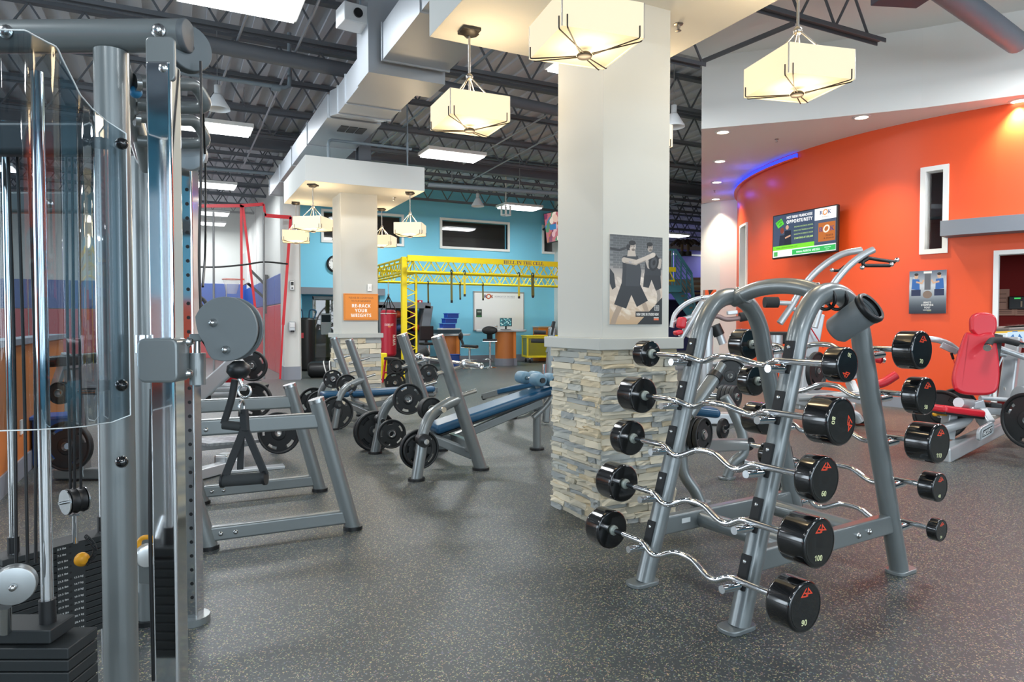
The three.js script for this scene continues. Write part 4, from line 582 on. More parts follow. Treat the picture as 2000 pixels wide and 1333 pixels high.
// ---------- weight benches between the columns ----------
function bench(label, pos, sc, incline, rollers) {
  const o = thing('weight_bench', label, 'bench', pos), F = MT.frame, X = (a) => a * sc;
  for (const s of [1, -1]) {
    const u = part(o, 'upright', cyl(V(X(0.4), 0.01, X(0.5 * s)), V(0, X(1.17), X(0.5 * s)), X(0.055), X(0.055), 20), F); sub(u, 'end_cap', cyl(V(X(0.003), X(1.163), X(0.5 * s)), V(X(-0.004), X(1.185), X(0.5 * s)), X(0.056)), MT.steel);
    part(o, 'foot', cyl(V(X(0.4), 0, X(0.5 * s)), V(X(0.4), 0.022, X(0.5 * s)), X(0.075)), MT.black);
    for (const [y, l] of [[0.95, 0.15], [0.72, 0.15]]) { const x = 0.4 * (1 - y / 1.17); part(o, 'catch_plate', beam(V(X(x + 0.045), X(y - 0.1), X(0.5 * s)), V(X(x - 0.02), X(y + 0.11), X(0.5 * s)), X(0.05), X(0.03), 0.004, V(1, 0.3, 0)), MT.matte); part(o, 'catch_pin', cyl(V(X(x - 0.08), X(y - 0.09), X(0.5 * s)), V(X(x + 0.2), X(y - 0.02), X(0.5 * s)), X(0.018)), MT.steel); }
    part(o, 'storage_leg', smooth([V(X(-0.24), 0.01, X(0.64 * s)), V(X(-0.2), X(0.22), X(0.63 * s)), V(X(-0.165), X(0.4), X(0.61 * s)), V(X(-0.09), X(0.52), X(0.58 * s)), V(X(0.04), X(0.59), X(0.545 * s)), V(X(0.18), X(0.635), X(0.51 * s))], X(0.047), 50, 18), F); part(o, 'foot', cyl(V(X(-0.24), 0, X(0.64 * s)), V(X(-0.24), 0.022, X(0.64 * s)), X(0.07)), MT.black);
    part(o, 'plate_peg', cyl(V(X(-0.185), X(0.33), X(0.55 * s)), V(X(-0.185), X(0.33), X(0.74 * s)), X(0.022)), MT.chrome); part(o, 'plate_peg', cyl(V(X(0.0), X(0.57), X(0.45 * s)), V(X(0.0), X(0.57), X(0.65 * s)), X(0.022)), MT.chrome); part(o, 'peg_stop', cyl(V(X(-0.185), X(0.33), X(0.6 * s)), V(X(-0.185), X(0.33), X(0.69 * s)), X(0.056)), MT.black);
  }
  part(o, 'cross_beam', beam(V(X(0.33), X(0.2), X(-0.48)), V(X(0.33), X(0.2), X(0.48)), X(0.07), X(0.1), 0.012), F); part(o, 'spine', beam(V(X(0.33), X(0.2), 0), V(X(1.29), X(incline ? 0.5 : 0.34), 0), X(0.07), X(0.08), 0.012), F); part(o, 'brace', beam(V(X(0.36), X(0.12), X(0.42)), V(X(0.05), X(0.26), X(0.05)), X(0.06), X(0.08), 0.012), F); part(o, 'bracket', beam(V(X(0.08), X(0.28), 0), V(X(0.35), X(0.2), 0), X(0.1), X(0.05), 0.01), F);
  const y0 = incline ? 0.31 : 0.4, y1 = incline ? 0.63 : 0.42;
  const pad = part(o, 'pad', beam(V(X(0.12), X(y0), 0), V(X(1.36), X(y1), 0), X(0.3), X(0.085), X(0.035)), MT.vinylBlue); sub(pad, 'pad_board', beam(V(X(0.15), X(y0 - 0.05), 0), V(X(1.33), X(y1 - 0.05), 0), X(0.26), X(0.02), 0.003), MT.black);
  if (!incline) sub(pad, 'seat_pad', beam(V(X(-0.28), X(0.4), 0), V(X(0.09), X(0.4), 0), X(0.3), X(0.08), X(0.035)), MT.vinylBlue);
  part(o, 'end_leg', cyl(V(X(1.29), 0.01, X(-0.1)), V(X(1.29), X(y1 - 0.05), X(-0.1)), X(0.042)), F); part(o, 'foot', cyl(V(X(1.29), 0, X(-0.1)), V(X(1.29), 0.022, X(-0.1)), X(0.075)), MT.black);
  if (rollers) { for (const [x, y] of [[1.3, 0.735], [1.16, 0.74]]) { part(o, 'roller_shaft', cyl(V(X(x), X(y), -0.26), V(X(x), X(y), 0.26), 0.018), MT.steel); for (const s of [-1, 1]) { const r = part(o, 'foam_roller', turned([[0.02, -0.085], [0.05, -0.085], [0.064, -0.065], [0.066, 0], [0.064, 0.065], [0.05, 0.085], [0.02, 0.085]], V(X(x), X(y), s * 0.16), V(0, 0, 1), 24), M(0x5f8398, 0.4)); sub(r, 'end_cap', cyl(V(X(x), X(y), s * 0.245), V(X(x), X(y), s * 0.265), 0.026), MT.black); } } part(o, 'roller_post', cyl(V(X(1.27), X(0.55), 0), V(X(1.22), X(0.74), 0), 0.025), F); part(o, 'adjust_tube', smooth([V(X(1.5), X(0.62), -0.05), V(X(1.36), X(0.45), -0.05), V(X(1.22), X(0.34), -0.05)], 0.03, 16), F); }
  return o;
}
const B1 = V(2.0, 0, -5.93), B2 = V(1.93, 0, -8.85);
bench('decline bench with blue pad and roller foot holds in front', B1, 1, true, true); bench('blue flat bench frame with plates in front of the far column', B2, 0.92, false, false);
{
  const Z = V(0, 0, 1), P = (n, px, py, z, R, t, slots, turn) => weightPlate(n, onZ(px, py, z), Z, R, t, slots, null, turn);
  P('black grip plate on the upper far peg of the decline bench', 797, 780, -6.2, 0.15, 0.036, 5, 0.2); P('smaller black plate on the lower far peg of the decline bench', 765, 848, -6.28, 0.14, 0.036, 5); P('large black plate behind the lower far peg of the decline bench', 733, 842, -6.75, 0.205, 0.036, 4, 0.3); P('second large black plate behind the lower far peg of decline bench', 729, 842, -6.8, 0.205, 0.036, 4, 1);
  P('large black plate on the near lower peg of the decline bench', 819, 878, -5.46, 0.172, 0.036, 4, 0.4); P('inner black plate on the near lower peg of the decline bench', 817, 879, -5.41, 0.13, 0.034, 5);
  for (let k = 0; k < 3; k++) P('small black plate in the row of three on the upper near peg', 842 - 2.6 * k, 799, -5.53 - 0.038 * k, 0.1, 0.036, 0).userData.group = 'row of three small plates';
  P('black plate on the upper near peg of the blue flat bench', 650, 741, -9.05, 0.125, 0.036, 5); P('black plate beside the slanted leg of the blue flat bench', 677, 752, -8.75, 0.135, 0.036, 4); P('large black plate on the lower near peg of the blue flat bench', 657, 807, -8.28, 0.205, 0.036, 4, 0.4); P('large black plate on the lower far peg of the blue flat bench', 612, 785, -9.6, 0.2, 0.036, 4); P('black plate on the far side of the blue flat bench', 624, 788, -9.42, 0.17, 0.036, 4, 0.6);
  for (const [c, lb] of [[B1, 'long steel barbell resting on the uprights of the decline bench']]) {
    const o = thing('olympic_barbell', lb, 'barbell', c.clone().add(V(0.215, 0.945, 0))); part(o, 'shaft', cyl(V(0, 0, -0.66), V(0, 0, 0.62), 0.0145), MT.chrome);
    for (const s of [1, -1]) { part(o, 'sleeve', turned([[0, 0], [0.025, 0], [0.026, 0.005], [0.026, 0.33], [0.022, 0.335], [0.012, 0.335], [0.012, 0.325], [0, 0.325]], V(0, 0, s * 0.6), V(0, 0, s), 24), MT.chrome); part(o, 'collar', turned([[0.02, -0.02], [0.04, -0.02], [0.042, 0], [0.042, 0.03], [0.038, 0.035], [0.02, 0.035]], V(0, 0, s * 0.6), V(0, 0, s), 24), MT.steel); }
  }
}
// ---------- low rack with slanted legs at the left ----------
{
  const o = thing('storage_rack', 'grey low rack of two slanted side frames behind the cable handle', 'rack', V(0.5, 0, -4.75)), X = 0.5, Z = -4.75, F = MT.frame;
  for (const z of [-4.22, -5.3]) {
    const zz = z - Z, q = (x, y) => V(x - X, y, zz);
    const a = part(o, 'leg', cyl(q(0.985, 0.01), q(0.77, 0.82), 0.047, 0.047, 20), F); sub(a, 'end_cap', cyl(q(0.772, 0.812), q(0.766, 0.834), 0.049), MT.steel); part(o, 'leg', cyl(q(0.155, 0.01), q(-0.06, 0.82), 0.052, 0.052, 20), F);
    for (const x of [0.985, 0.155]) part(o, 'foot', cyl(q(x, 0), q(x, 0.022), 0.06), MT.black);
    part(o, 'upper_rail', beam(q(0.78, 0.7), q(-0.3, 0.7), 0.055, 0.095, 0.014), F); part(o, 'lower_rail', beam(q(0.95, 0.085), q(0.15, 0.085), 0.055, 0.085, 0.014), F);
    bolts(o, 'bolt', [q(0.3, 0.085).add(V(0, 0, 0.028)), q(0.22, 0.085).add(V(0, 0, 0.028)), q(0.15, 0.69).add(V(0, 0, 0.028)), q(0.05, 0.69).add(V(0, 0, 0.028))], V(0, 0, 1), 0.009);
  }
  part(o, 'floor_stub', cyl(V(0.155 - X, 0.07, -4.22 - Z), V(-0.1 - X, 0.07, -4.22 - Z), 0.045), F);
}
// ---------- plate loaded leg press behind it ----------
{
  const w = 6.6, o = thing('leg_press', 'silver leg press with tread plate behind the slanted rack', 'exercise machine', onY(480, 905), { world: true }), S = MT.silver, A = (px, py, k = 0) => at(px, py, w + k);
  part(o, 'slanted_rail', beam(A(372, 790), A(462, 705), 0.1, 0.14, 0.02), S); part(o, 'slanted_rail', beam(A(382, 775, 0.5), A(470, 700, 0.5), 0.1, 0.14, 0.02), S); part(o, 'red_plate', beam(A(420, 742, 0.6), A(462, 738, 0.6), 0.05, 0.16, 0.02), MT.red);
  for (const y of [756, 772]) part(o, 'roller_tube', cyl(A(392, y, 0.3), A(455, y - 2, 0.3), 0.035), S); part(o, 'cross_tube', cyl(A(380, 762), A(480, 758), 0.03), S); part(o, 'post', beam(A(404, 760), A(404, 795), 0.06, 0.06, 0.01), MT.black);
  const t = canvasTex(128, 64, (x) => { x.fillStyle = '#8f979b'; x.fillRect(0, 0, 128, 64); x.fillStyle = '#c7cdd0'; for (let i = 0; i < 10; i++) for (let j = 0; j < 5; j++) { x.save(); x.translate(8 + i * 13, 8 + j * 13); x.rotate((i + j) % 2 ? 0.7 : -0.7); x.fillRect(-5, -1.5, 10, 3); x.restore(); } });
  part(o, 'tread_plate', beam(A(378, 866, -0.4), A(484, 858, 0.1), 0.42, 0.03, 0.004), M(0xffffff, 0.35, 0.5, { map: t })); part(o, 'tread_edge', beam(A(378, 876, -0.5), A(484, 866, 0), 0.04, 0.06, 0.01), S);
  part(o, 'pedal_post', cyl(A(470, 915), A(470, 800), 0.022), MT.black); part(o, 'floor_plate', bx(0.6, 0.025, 0.12, onY(485, 920).x, 0.0125, onY(485, 920).z, 0.005), S); part(o, 'floor_beam', beam(onY(380, 940).setY(0.05), onY(470, 915).setY(0.05), 0.1, 0.09, 0.012), S); part(o, 'slide_block', beam(onY(430, 925).setY(0.1), onY(450, 918).setY(0.1), 0.14, 0.12, 0.03), MT.zinc); part(o, 'yellow_knob', ball(A(384, 820), 0.03), MT.gold);
  part(o, 'rear_post', beam(A(497, 690, 0.9), A(500, 745, 0.9), 0.12, 0.1, 0.02), S); part(o, 'foot_bar', beam(A(500, 752, 0.9), A(515, 758, 0.9), 0.3, 0.06, 0.01), MT.black);
  const D = FW.clone().negate().setY(0).normalize(); weightPlate('large black plate under the rails of the slanted rack', A(545, 846, -0.2), D, 0.2, 0.04, 5); weightPlate('black plate behind the upper rails of the slanted rack', A(497, 782, 0.4), D, 0.185, 0.04, 5); weightPlate('black plate edge behind the cable pulley housing', A(492, 715, 0.8), D, 0.17, 0.04, 5); weightPlate('black plate partly seen left of the pulley housing', A(378, 605, 0.4), D, 0.16, 0.04, 5); part(o, 'plate_stand', beam(A(545, 846, 0.1), A(535, 890, 0.1), 0.08, 0.06, 0.01), S); part(o, 'plate_stand', beam(A(378, 605, 0.5), A(382, 780, 0.4), 0.1, 0.08, 0.01), S);
}
// ---------- cable machine in the left foreground ----------
{
  const o = thing('cable_machine', 'large grey cable machine with clear shield at the left edge', 'cable machine', at(180, 630, 2.1).setY(0), { world: true }), F = MT.frame, R = RT.clone(), U = V(0, 1, 0), D = V(-Math.sin(YAW), 0, Math.cos(YAW));
  const top = part(o, 'top_tube', cyl(at(-300, 74, 1.85), at(358, 70, 1.85), 0.0435, 0.0435, 28), F); sub(top, 'end_cap', turned([[0.044, 0], [0.045, 0.012], [0.04, 0.017], [0, 0.02]], at(358, 70, 1.85), R, 28), M(0x565c60, 0.45)); bolts(o, 'bolt', [at(310, 60, 1.805), at(12, 62, 1.805)], D, 0.013);
  const foot = (px, w) => { const p = at(px, 630, w); return p.setY(0); };
  const post = (name, px, w, r, y1) => { const p = foot(px, w); return part(o, name, cyl(p.clone().setY(0.012), p.clone().setY(y1), r, r, 24), F); };
  post('front_post', 226, 1.87, 0.0435, 2.04); post('rear_post', 283, 2.9, 0.046, 2.0); part(o, 'post_foot', cyl(foot(283, 2.9), foot(283, 2.9).setY(0.02), 0.065), MT.black); part(o, 'post_foot', cyl(foot(226, 1.87), foot(226, 1.87).setY(0.02), 0.07), MT.black);
  // chrome uprights
  const up = (px, w, bw, bd, y1, name) => { const p = foot(px, w), a = p.clone().setY(0.02), b = p.clone().setY(y1); return part(o, name, beam(a, b, bw, bd, 0.008, D), MT.chrome); };
  up(326, 1.8, 0.066, 0.06, 1.98, 'chrome_upright'); up(369, 2.9, 0.07, 0.07, 2.0, 'chrome_upright');
  for (let k = 0; k < 30; k++) { const p = foot(376, 2.9).setY(0.12 + k * 0.06).addScaledVector(D, 0.0355); part(o, 'pin_hole', cyl(p.clone().addScaledVector(D, -0.004), p.clone().addScaledVector(D, 0.001), 0.008, 0.008, 8), MT.black); }
  part(o, 'rail_shoe', cyl(foot(369, 2.9), foot(369, 2.9).setY(0.03), 0.07), F);
  const head = part(o, 'head_plate', plate(roundRect(0.075, 0.115, 0.016), at(317, 118, 1.765), R, U, 0.012, 0.003), F); sub(head, 'bolt', turned([[0, 0.014], [0.01, 0.014], [0.013, 0.006], [0.018, 0.004], [0.018, 0]], at(322, 135, 1.76), D, 12), MT.steel);
  part(o, 'top_sheave', turned([[0.01, -0.02], [0.06, -0.02], [0.064, -0.012], [0.055, 0], [0.064, 0.012], [0.06, 0.02], [0.01, 0.02]], at(366, 96, 1.88), D.clone().applyAxisAngle(U, 0.9), 32), M(0x5d666a, 0.4));
  // cross bars of the frame
  part(o, 'cross_bar', beam(at(-250, 272, 1.95), at(205, 272, 1.9), 0.06, 0.095, 0.02), M(0x3f474b, 0.4, 0.3)); part(o, 'rear_cross_bar', beam(at(-250, 396, 2.75), at(270, 396, 2.9), 0.06, 0.09, 0.015), F); bolts(o, 'bolt', [at(95, 398, 2.76)], D, 0.014); part(o, 'floor_beam', beam(foot(283, 2.9).setY(0.1), foot(-200, 2.7).setY(0.1), 0.07, 0.1, 0.015), F);
  part(o, 'top_rear_tube', cyl(at(283, 105, 2.9).setY(1.98), at(226, 90, 1.87).setY(2.02), 0.035), F); part(o, 'brace_tube', cyl(at(262, 215, 2.4), at(288, 330, 2.6), 0.026), F);
  // pull up grips
  for (const [y, k] of [[165, 0], [235, 0.25]]) { const g = part(o, 'pull_up_bar', bent([at(258, y - 8, 2.0 + k), at(352, y, 2.1 + k), at(382, y, 2.15 + k), at(408, y + 45, 2.2 + k), at(360, y + 46, 2.2 + k), at(270, y + 40, 2.15 + k)], 0.02, 0.05, 12), F); sub(g, 'bolt', cyl(at(262, y - 4, 1.98 + k), at(272, y - 3, 1.99 + k), 0.026), MT.steel); }
  part(o, 'grip_link', cyl(at(395, 170, 2.2), at(400, 300, 2.45), 0.004), MT.black);
  const sh = (c, ax, r, name = 'pulley') => { const m = part(o, name, turned([[0.008, -0.012], [r * 0.9, -0.012], [r, -0.011], [r * 0.86, 0], [r, 0.011], [r * 0.9, 0.012], [0.008, 0.012]], c, ax, 32), MT.black); return m; };
  part(o, 'side_pulley', turned([[0, -0.016], [0.055, -0.016], [0.058, -0.008], [0.058, 0.008], [0.055, 0.016], [0, 0.016]], at(374, 303, 2.5), D, 30), M(0xb4bbbf, 0.3, 0.5)); part(o, 'swivel_knob', ball(at(265, 180, 2.0), 0.018), M(0x2f7fae, 0.4));
  // carriage with swivel pulley on the chrome upright
  const car = part(o, 'carriage', plate(roundRect(0.103, 0.112, 0.022), at(334, 702, 1.77).addScaledVector(D, 0.0), R, U, 0.07, 0.006), F); for (const [a, b] of [[300, 672], [300, 735], [368, 668], [368, 730]]) sub(car, 'bolt', turned([[0, 0.01], [0.008, 0.01], [0.01, 0.004], [0.013, 0]], at(a, b, 1.72), a < 330 ? R.clone().negate() : R, 10), MT.steel);
  part(o, 'pop_pin', [cyl(at(277, 715, 1.76), at(277, 655, 1.76), 0.011), cyl(at(277, 690, 1.76), at(277, 655, 1.76), 0.016)], MT.steel);
  part(o, 'swivel', cyl(at(386, 752, 1.78), at(386, 690, 1.78), 0.02, 0.02, 18), F); part(o, 'swivel_pin', [cyl(at(386, 692, 1.78), at(386, 655, 1.78), 0.008)], MT.steel); part(o, 'swivel_arm', [beam(at(372, 660, 1.78), at(400, 660, 1.78), 0.02, 0.02, 0.004)], F);
  { const s = new THREE.Shape(), r = 0.083; s.absarc(0.004, 0.004, r, -1.9, 2.75, false); s.quadraticCurveTo(-0.07, -0.012, -0.052, -0.03); s.quadraticCurveTo(-0.04, -0.075, -0.022, -0.075);
    const h = part(o, 'pulley_housing', plate(s, at(443, 646, 1.75).addScaledVector(D, 0.012), R, U, 0.008, 0.002), M(0x6c7375, 0.45, 0.2)); const s2 = s.clone(); const h2 = part(o, 'pulley_housing', plate(s2, at(443, 646, 1.75).addScaledVector(D, -0.028), R, U, 0.008, 0.002), M(0x6c7375, 0.45, 0.2)); sh(at(447, 644, 1.75).addScaledVector(D, -0.004), D, 0.074); for (const [a, b] of [[424, 631], [448, 683]]) sub(h, 'bolt', turned([[0, 0.016], [0.006, 0.016], [0.008, 0.008], [0.011, 0.004], [0.011, 0]], at(a, b, 1.75).addScaledVector(D, 0.02), D, 10), MT.steel); }
  part(o, 'cable_stop', turned([[0, -0.026], [0.02, -0.02], [0.03, -0.006], [0.028, 0.01], [0.012, 0.022], [0, 0.022]], at(466, 722, 1.75), U, 20), MT.black);
  // cables
  const cable = (pts, r = 0.0035) => part(o, 'cable', smooth(pts, r, 20, 8), MT.black);
  cable([at(392, 120, 1.86), at(393, 300, 1.84), at(389, 500, 1.82), at(392, 612, 1.78)]); cable([at(401, 320, 2.4), at(401, 480, 2.2), at(396, 560, 1.9)]); cable([at(296, 760, 1.84), at(293, 1000, 1.84), at(300, 1330, 1.84)], 0.005);
  for (const [a, b, w] of [[28, 32, 2.0], [46, 54, 2.0], [68, 70, 2.05]]) cable([at(a - 12, 305, w), at(a, 700, w), at(b, 1100, w)], 0.0045); for (const [a, b] of [[131, 138], [143, 146], [155, 158]]) cable([at(a - 2, 305, 2.2), at(a + 1, 650, 2.25), at(b, 955, 2.3)], 0.0045);
  // near weight stack and its guide rods
  const w1 = 1.5, yTop = at(80, 1252, w1).y; const gx = (px, w) => at(px, 630, w).setY(0);
  const st = part(o, 'near_stack', beam(gx(-160, w1 + 0.03).setY(0.02), gx(-160, w1 + 0.03).setY(0.03), 0.05, 0.05, 0), MT.stack);
  for (let k = 0; k < 11; k++) { const y = yTop - 0.014 - k * 0.027; const a = gx(-300, w1), b = gx(152, w1); sub(st, 'weight_slab', beam(a.setY(y), b.setY(y), 0.105, 0.0245, 0.003), MT.stack); }
  sub(st, 'top_slab', beam(gx(-300, w1).setY(yTop + 0.018), gx(112, w1).setY(yTop + 0.018), 0.085, 0.03, 0.003), MT.stack);
  const rod = (px, w, y0, y1, r = 0.0125) => part(o, 'guide_rod', cyl(gx(px, w).setY(y0), gx(px, w).setY(y1), r, r, 16), MT.chrome);
  rod(82, w1, yTop, 1.85); const bump = part(o, 'rod_bumper', cyl(gx(82, w1).setY(yTop + 0.03), gx(82, w1).setY(yTop + 0.085), 0.017, 0.017, 20), MT.black);
  { const c = at(28, 1142, 1.42); const m = part(o, 'stack_pulley', turned([[0, -0.016], [0.038, -0.016], [0.041, -0.01], [0.032, 0], [0.041, 0.01], [0.038, 0.016], [0, 0.016]], c, D.clone().applyAxisAngle(U, 0.5), 30), MT.zinc); sub(m, 'axle', turned([[0, 0.022], [0.006, 0.022], [0.008, 0.012], [0, 0.012]], c.clone().addScaledVector(D.clone().applyAxisAngle(U, 0.5), 0.006), D.clone().applyAxisAngle(U, 0.5), 10), MT.steel); sub(m, 'eye_bolt', cyl(at(10, 1185, 1.45), at(10, 1235, 1.47), 0.012), MT.steel); }
  // far weight stack with printed weights
  const w2 = 2.32, A0 = at(12, 1180, 2.2), E1 = V(Math.sin(1.03), 0, -Math.cos(1.03)), N1 = V(E1.z, 0, -E1.x).negate(), y2 = at(100, 1062, w2).y, c2 = at(110, 630, w2).setY(0);
  const st2 = part(o, 'far_stack', bx(0.06, 0.04, 0.06, c2.x, 0.05, c2.z), MT.stack), nm = canvasTex(256, 1024, (x) => { x.fillStyle = '#23282a'; x.fillRect(0, 0, 256, 1024); x.fillStyle = '#c9cdcd'; x.font = 'bold 26px sans-serif'; for (let k = 0; k < 15; k++) { x.fillText((2.5 + 5 * k).toFixed(1) + ' lbs', 6, 44 + k * 68); if (k > 4) x.fillText(((2.5 + 5 * k) * 0.4536).toFixed(1) + ' kg', 150, 44 + k * 68); } x.fillStyle = '#0a0b0c'; for (let k = 0; k < 15; k++) { x.beginPath(); x.arc(122, 36 + k * 68, 11, 0, 7); x.fill(); } });
  for (let k = 0; k < 15; k++) { const y = y2 - 0.011 - k * 0.0225, a = c2.clone().addScaledVector(E1, -0.19), b = c2.clone().addScaledVector(E1, 0.19); sub(st2, 'weight_slab', beam(a.setY(y), b.setY(y), 0.1, 0.0205, 0.002), MT.stack); }
  { const p = (a, y) => c2.clone().addScaledVector(E1, a).addScaledVector(N1, 0.0515).setY(y), Y1 = y2, Y0 = y2 - 15 * 0.0225; sub(st2, 'weight_numbers', quad(p(-0.035, Y0), p(0.055, Y0), p(0.055, Y1), p(-0.035, Y1)), M(0xffffff, 0.5, 0, { map: nm })); }
  for (const k of [-0.14, 0.14]) { const p = c2.clone().addScaledVector(E1, k); part(o, 'guide_rod', cyl(p.clone().setY(0.05), p.clone().setY(1.95), 0.011, 0.011, 14), MT.chrome); part(o, 'rod_bumper', cyl(p.clone().setY(y2 + 0.002), p.clone().setY(y2 + 0.055), 0.017), MT.black); }
  { const c = at(146, 978, w2), ax = E1; for (const k of [-0.012, 0.012]) sh(c.clone().addScaledVector(ax, k), ax, 0.044, 'stack_sheave'); for (const k of [-0.03, 0.03]) part(o, 'sheave_cheek', cyl(c.clone().addScaledVector(ax, k - 0.002), c.clone().addScaledVector(ax, k + 0.002), 0.042, 0.042, 28), MT.steel); part(o, 'sheave_bolt', cyl(c.clone().addScaledVector(ax, -0.05), c.clone().addScaledVector(ax, 0.05), 0.006), MT.steel); part(o, 'yoke', bx(0.03, 0.006, 0.03, c.x, c.y - 0.048, c.z), MT.steel); part(o, 'lift_rod', cyl(c.clone().setY(c.y - 0.05), c.clone().setY(y2), 0.009), MT.chrome); }
  { const c = at(156, 1092, w2 - 0.07), pin = part(o, 'selector_pin', turned([[0, 0.03], [0.012, 0.03], [0.014, 0.024], [0.022, 0.02], [0.023, 0.008], [0, 0.006]], c, N1, 24), MT.gold); const pts = []; for (let i = 0; i <= 90; i++) { const t = i / 90, b = at(168 + 18 * Math.sin(t * 3.1), 1048 + 55 * t, w2 - 0.07); pts.push(b.add(V(Math.cos(i * 1.6) * 0.006, Math.sin(i * 1.6) * 0.006, 0))); } sub(pin, 'coiled_cord', smooth(pts, 0.0022, 260, 6), MT.black); }
  // low pulley with yellow guard
  { const c = at(287, 1085, 2.15), g = part(o, 'low_pulley', turned([[0, -0.014], [0.034, -0.014], [0.037, -0.006], [0.03, 0], [0.037, 0.006], [0.034, 0.014], [0, 0.014]], c, D.clone().applyAxisAngle(U, 0.9), 28), M(0xd5dadb, 0.25, 0.6)); sub(g, 'yellow_guard', bent([at(271, 1088, 2.15), at(271, 1050, 2.15), at(304, 1050, 2.15), at(304, 1088, 2.15)], 0.0075, 0.035, 10), MT.gold); sub(g, 'side_plate', beam(at(287, 1100, 2.16), at(287, 1140, 2.17), 0.05, 0.01, 0.003, D), MT.frame); }
  // clear curved shield
  const prof = [[-90, 1.3], [0, 1.32], [60, 1.38], [120, 1.47], [165, 1.58], [187, 1.68], [215, 1.76], [252, 1.8]], topY = [62, 64, 66, 98, 190, 216, 240, 264], botY = [848, 843, 841, 838, 834, 830, 826, 812], pos = [], NV = 10, NU = 28;
  const lerp = (arr, t) => { const u = t * (arr.length - 1), i = Math.min(arr.length - 2, Math.floor(u)), f = u - i; return Array.isArray(arr[0]) ? [0, 1].map((k) => arr[i][k] * (1 - f) + arr[i + 1][k] * f) : arr[i] * (1 - f) + arr[i + 1] * f; };
  const grid = (i, j) => { const [px, w] = lerp(prof, i / NU), a = at(px, lerp(botY, i / NU), w).y, b = at(px, lerp(topY, i / NU), w).y, p = at(px, 630, w); return p.setY(a + (b - a) * j / NV); };
  for (let i = 0; i < NU; i++) for (let j = 0; j < NV; j++) { const a = grid(i, j), b = grid(i + 1, j), c = grid(i + 1, j + 1), d = grid(i, j + 1); for (const p of [a, b, c, a, c, d]) pos.push(p.x, p.y, p.z); }
  const sg = new THREE.BufferGeometry(); sg.setAttribute('position', new THREE.Float32BufferAttribute(pos, 3)); let sm = mergeVertices(sg); sm.computeVertexNormals();
  const shield = part(o, 'shield', sm, M(0xb9c6cd, 0.03, 0, { transmission: 1, thickness: 0, ior: 1.5 }), 'clear curved plastic shield'); const edge = []; for (let i = 0; i <= NU; i++) edge.push(grid(i, NV)); sub(shield, 'edge', smooth(edge, 0.0018, 60, 6), M(0xdfe8ea, 0.3)); const edge2 = []; for (let i = 0; i <= NU; i++) edge2.push(grid(i, 0)); sub(shield, 'edge', smooth(edge2, 0.0014, 60, 6), M(0xdfe8ea, 0.3)); sub(shield, 'edge', cyl(grid(NU, 0), grid(NU, NV), 0.0016), M(0xdfe8ea, 0.3));
  for (const y of [284, 752, 900]) part(o, 'shield_knob', turned([[0, 0.032], [0.011, 0.03], [0.016, 0.02], [0.014, 0.008], [0.007, 0], [0, 0]], at(240, y, 1.79), D.clone().addScaledVector(R, 0.4), 20), MT.urethane);
}
{ // stirrup handle on the cable
  const o = thing('strap_stirrup', 'black strap handle hanging from the cable pulley', 'handle', at(470, 940, 1.75), { world: true }), w = 1.75, A = (px, py, k = 0) => at(px, py, w + k);
  part(o, 'carabiner', ring(A(478, 765), FW, 0.016, 0.0035), MT.steel); part(o, 'carabiner', ring(A(472, 795), RT, 0.016, 0.0035), MT.steel); part(o, 'swivel_link', cyl(A(466, 738), A(474, 755), 0.005), MT.steel);
  const ribbon = (pts, wd) => smooth(pts, wd, 20, 6);
  part(o, 'strap', beam(A(476, 800), A(479, 842), 0.012, 0.022, 0.002), MT.matte); part(o, 'strap', beam(A(477, 838), A(438, 935), 0.006, 0.02, 0.002), MT.matte); part(o, 'strap', beam(A(479, 838), A(518, 928), 0.006, 0.02, 0.002), MT.matte); part(o, 'strap', beam(A(472, 845, 0.02), A(469, 918, 0.02), 0.006, 0.016, 0.002), MT.matte);
  part(o, 'strap', smooth([A(459, 742, 0.01), A(452, 780, 0.01), A(437, 828, 0.01)], 0.009, 20, 8), MT.matte); part(o, 'grip', cyl(A(436, 830, 0.01), A(472, 834, 0.01), 0.012), MT.grip); const g = part(o, 'grip', cyl(A(436, 940), A(516, 934), 0.0155, 0.0155, 18), MT.grip); sub(g, 'end_disc', cyl(A(515, 934), A(520, 933.6), 0.019), MT.black); sub(g, 'end_disc', cyl(A(433, 940), A(437, 940), 0.018), MT.black);
}
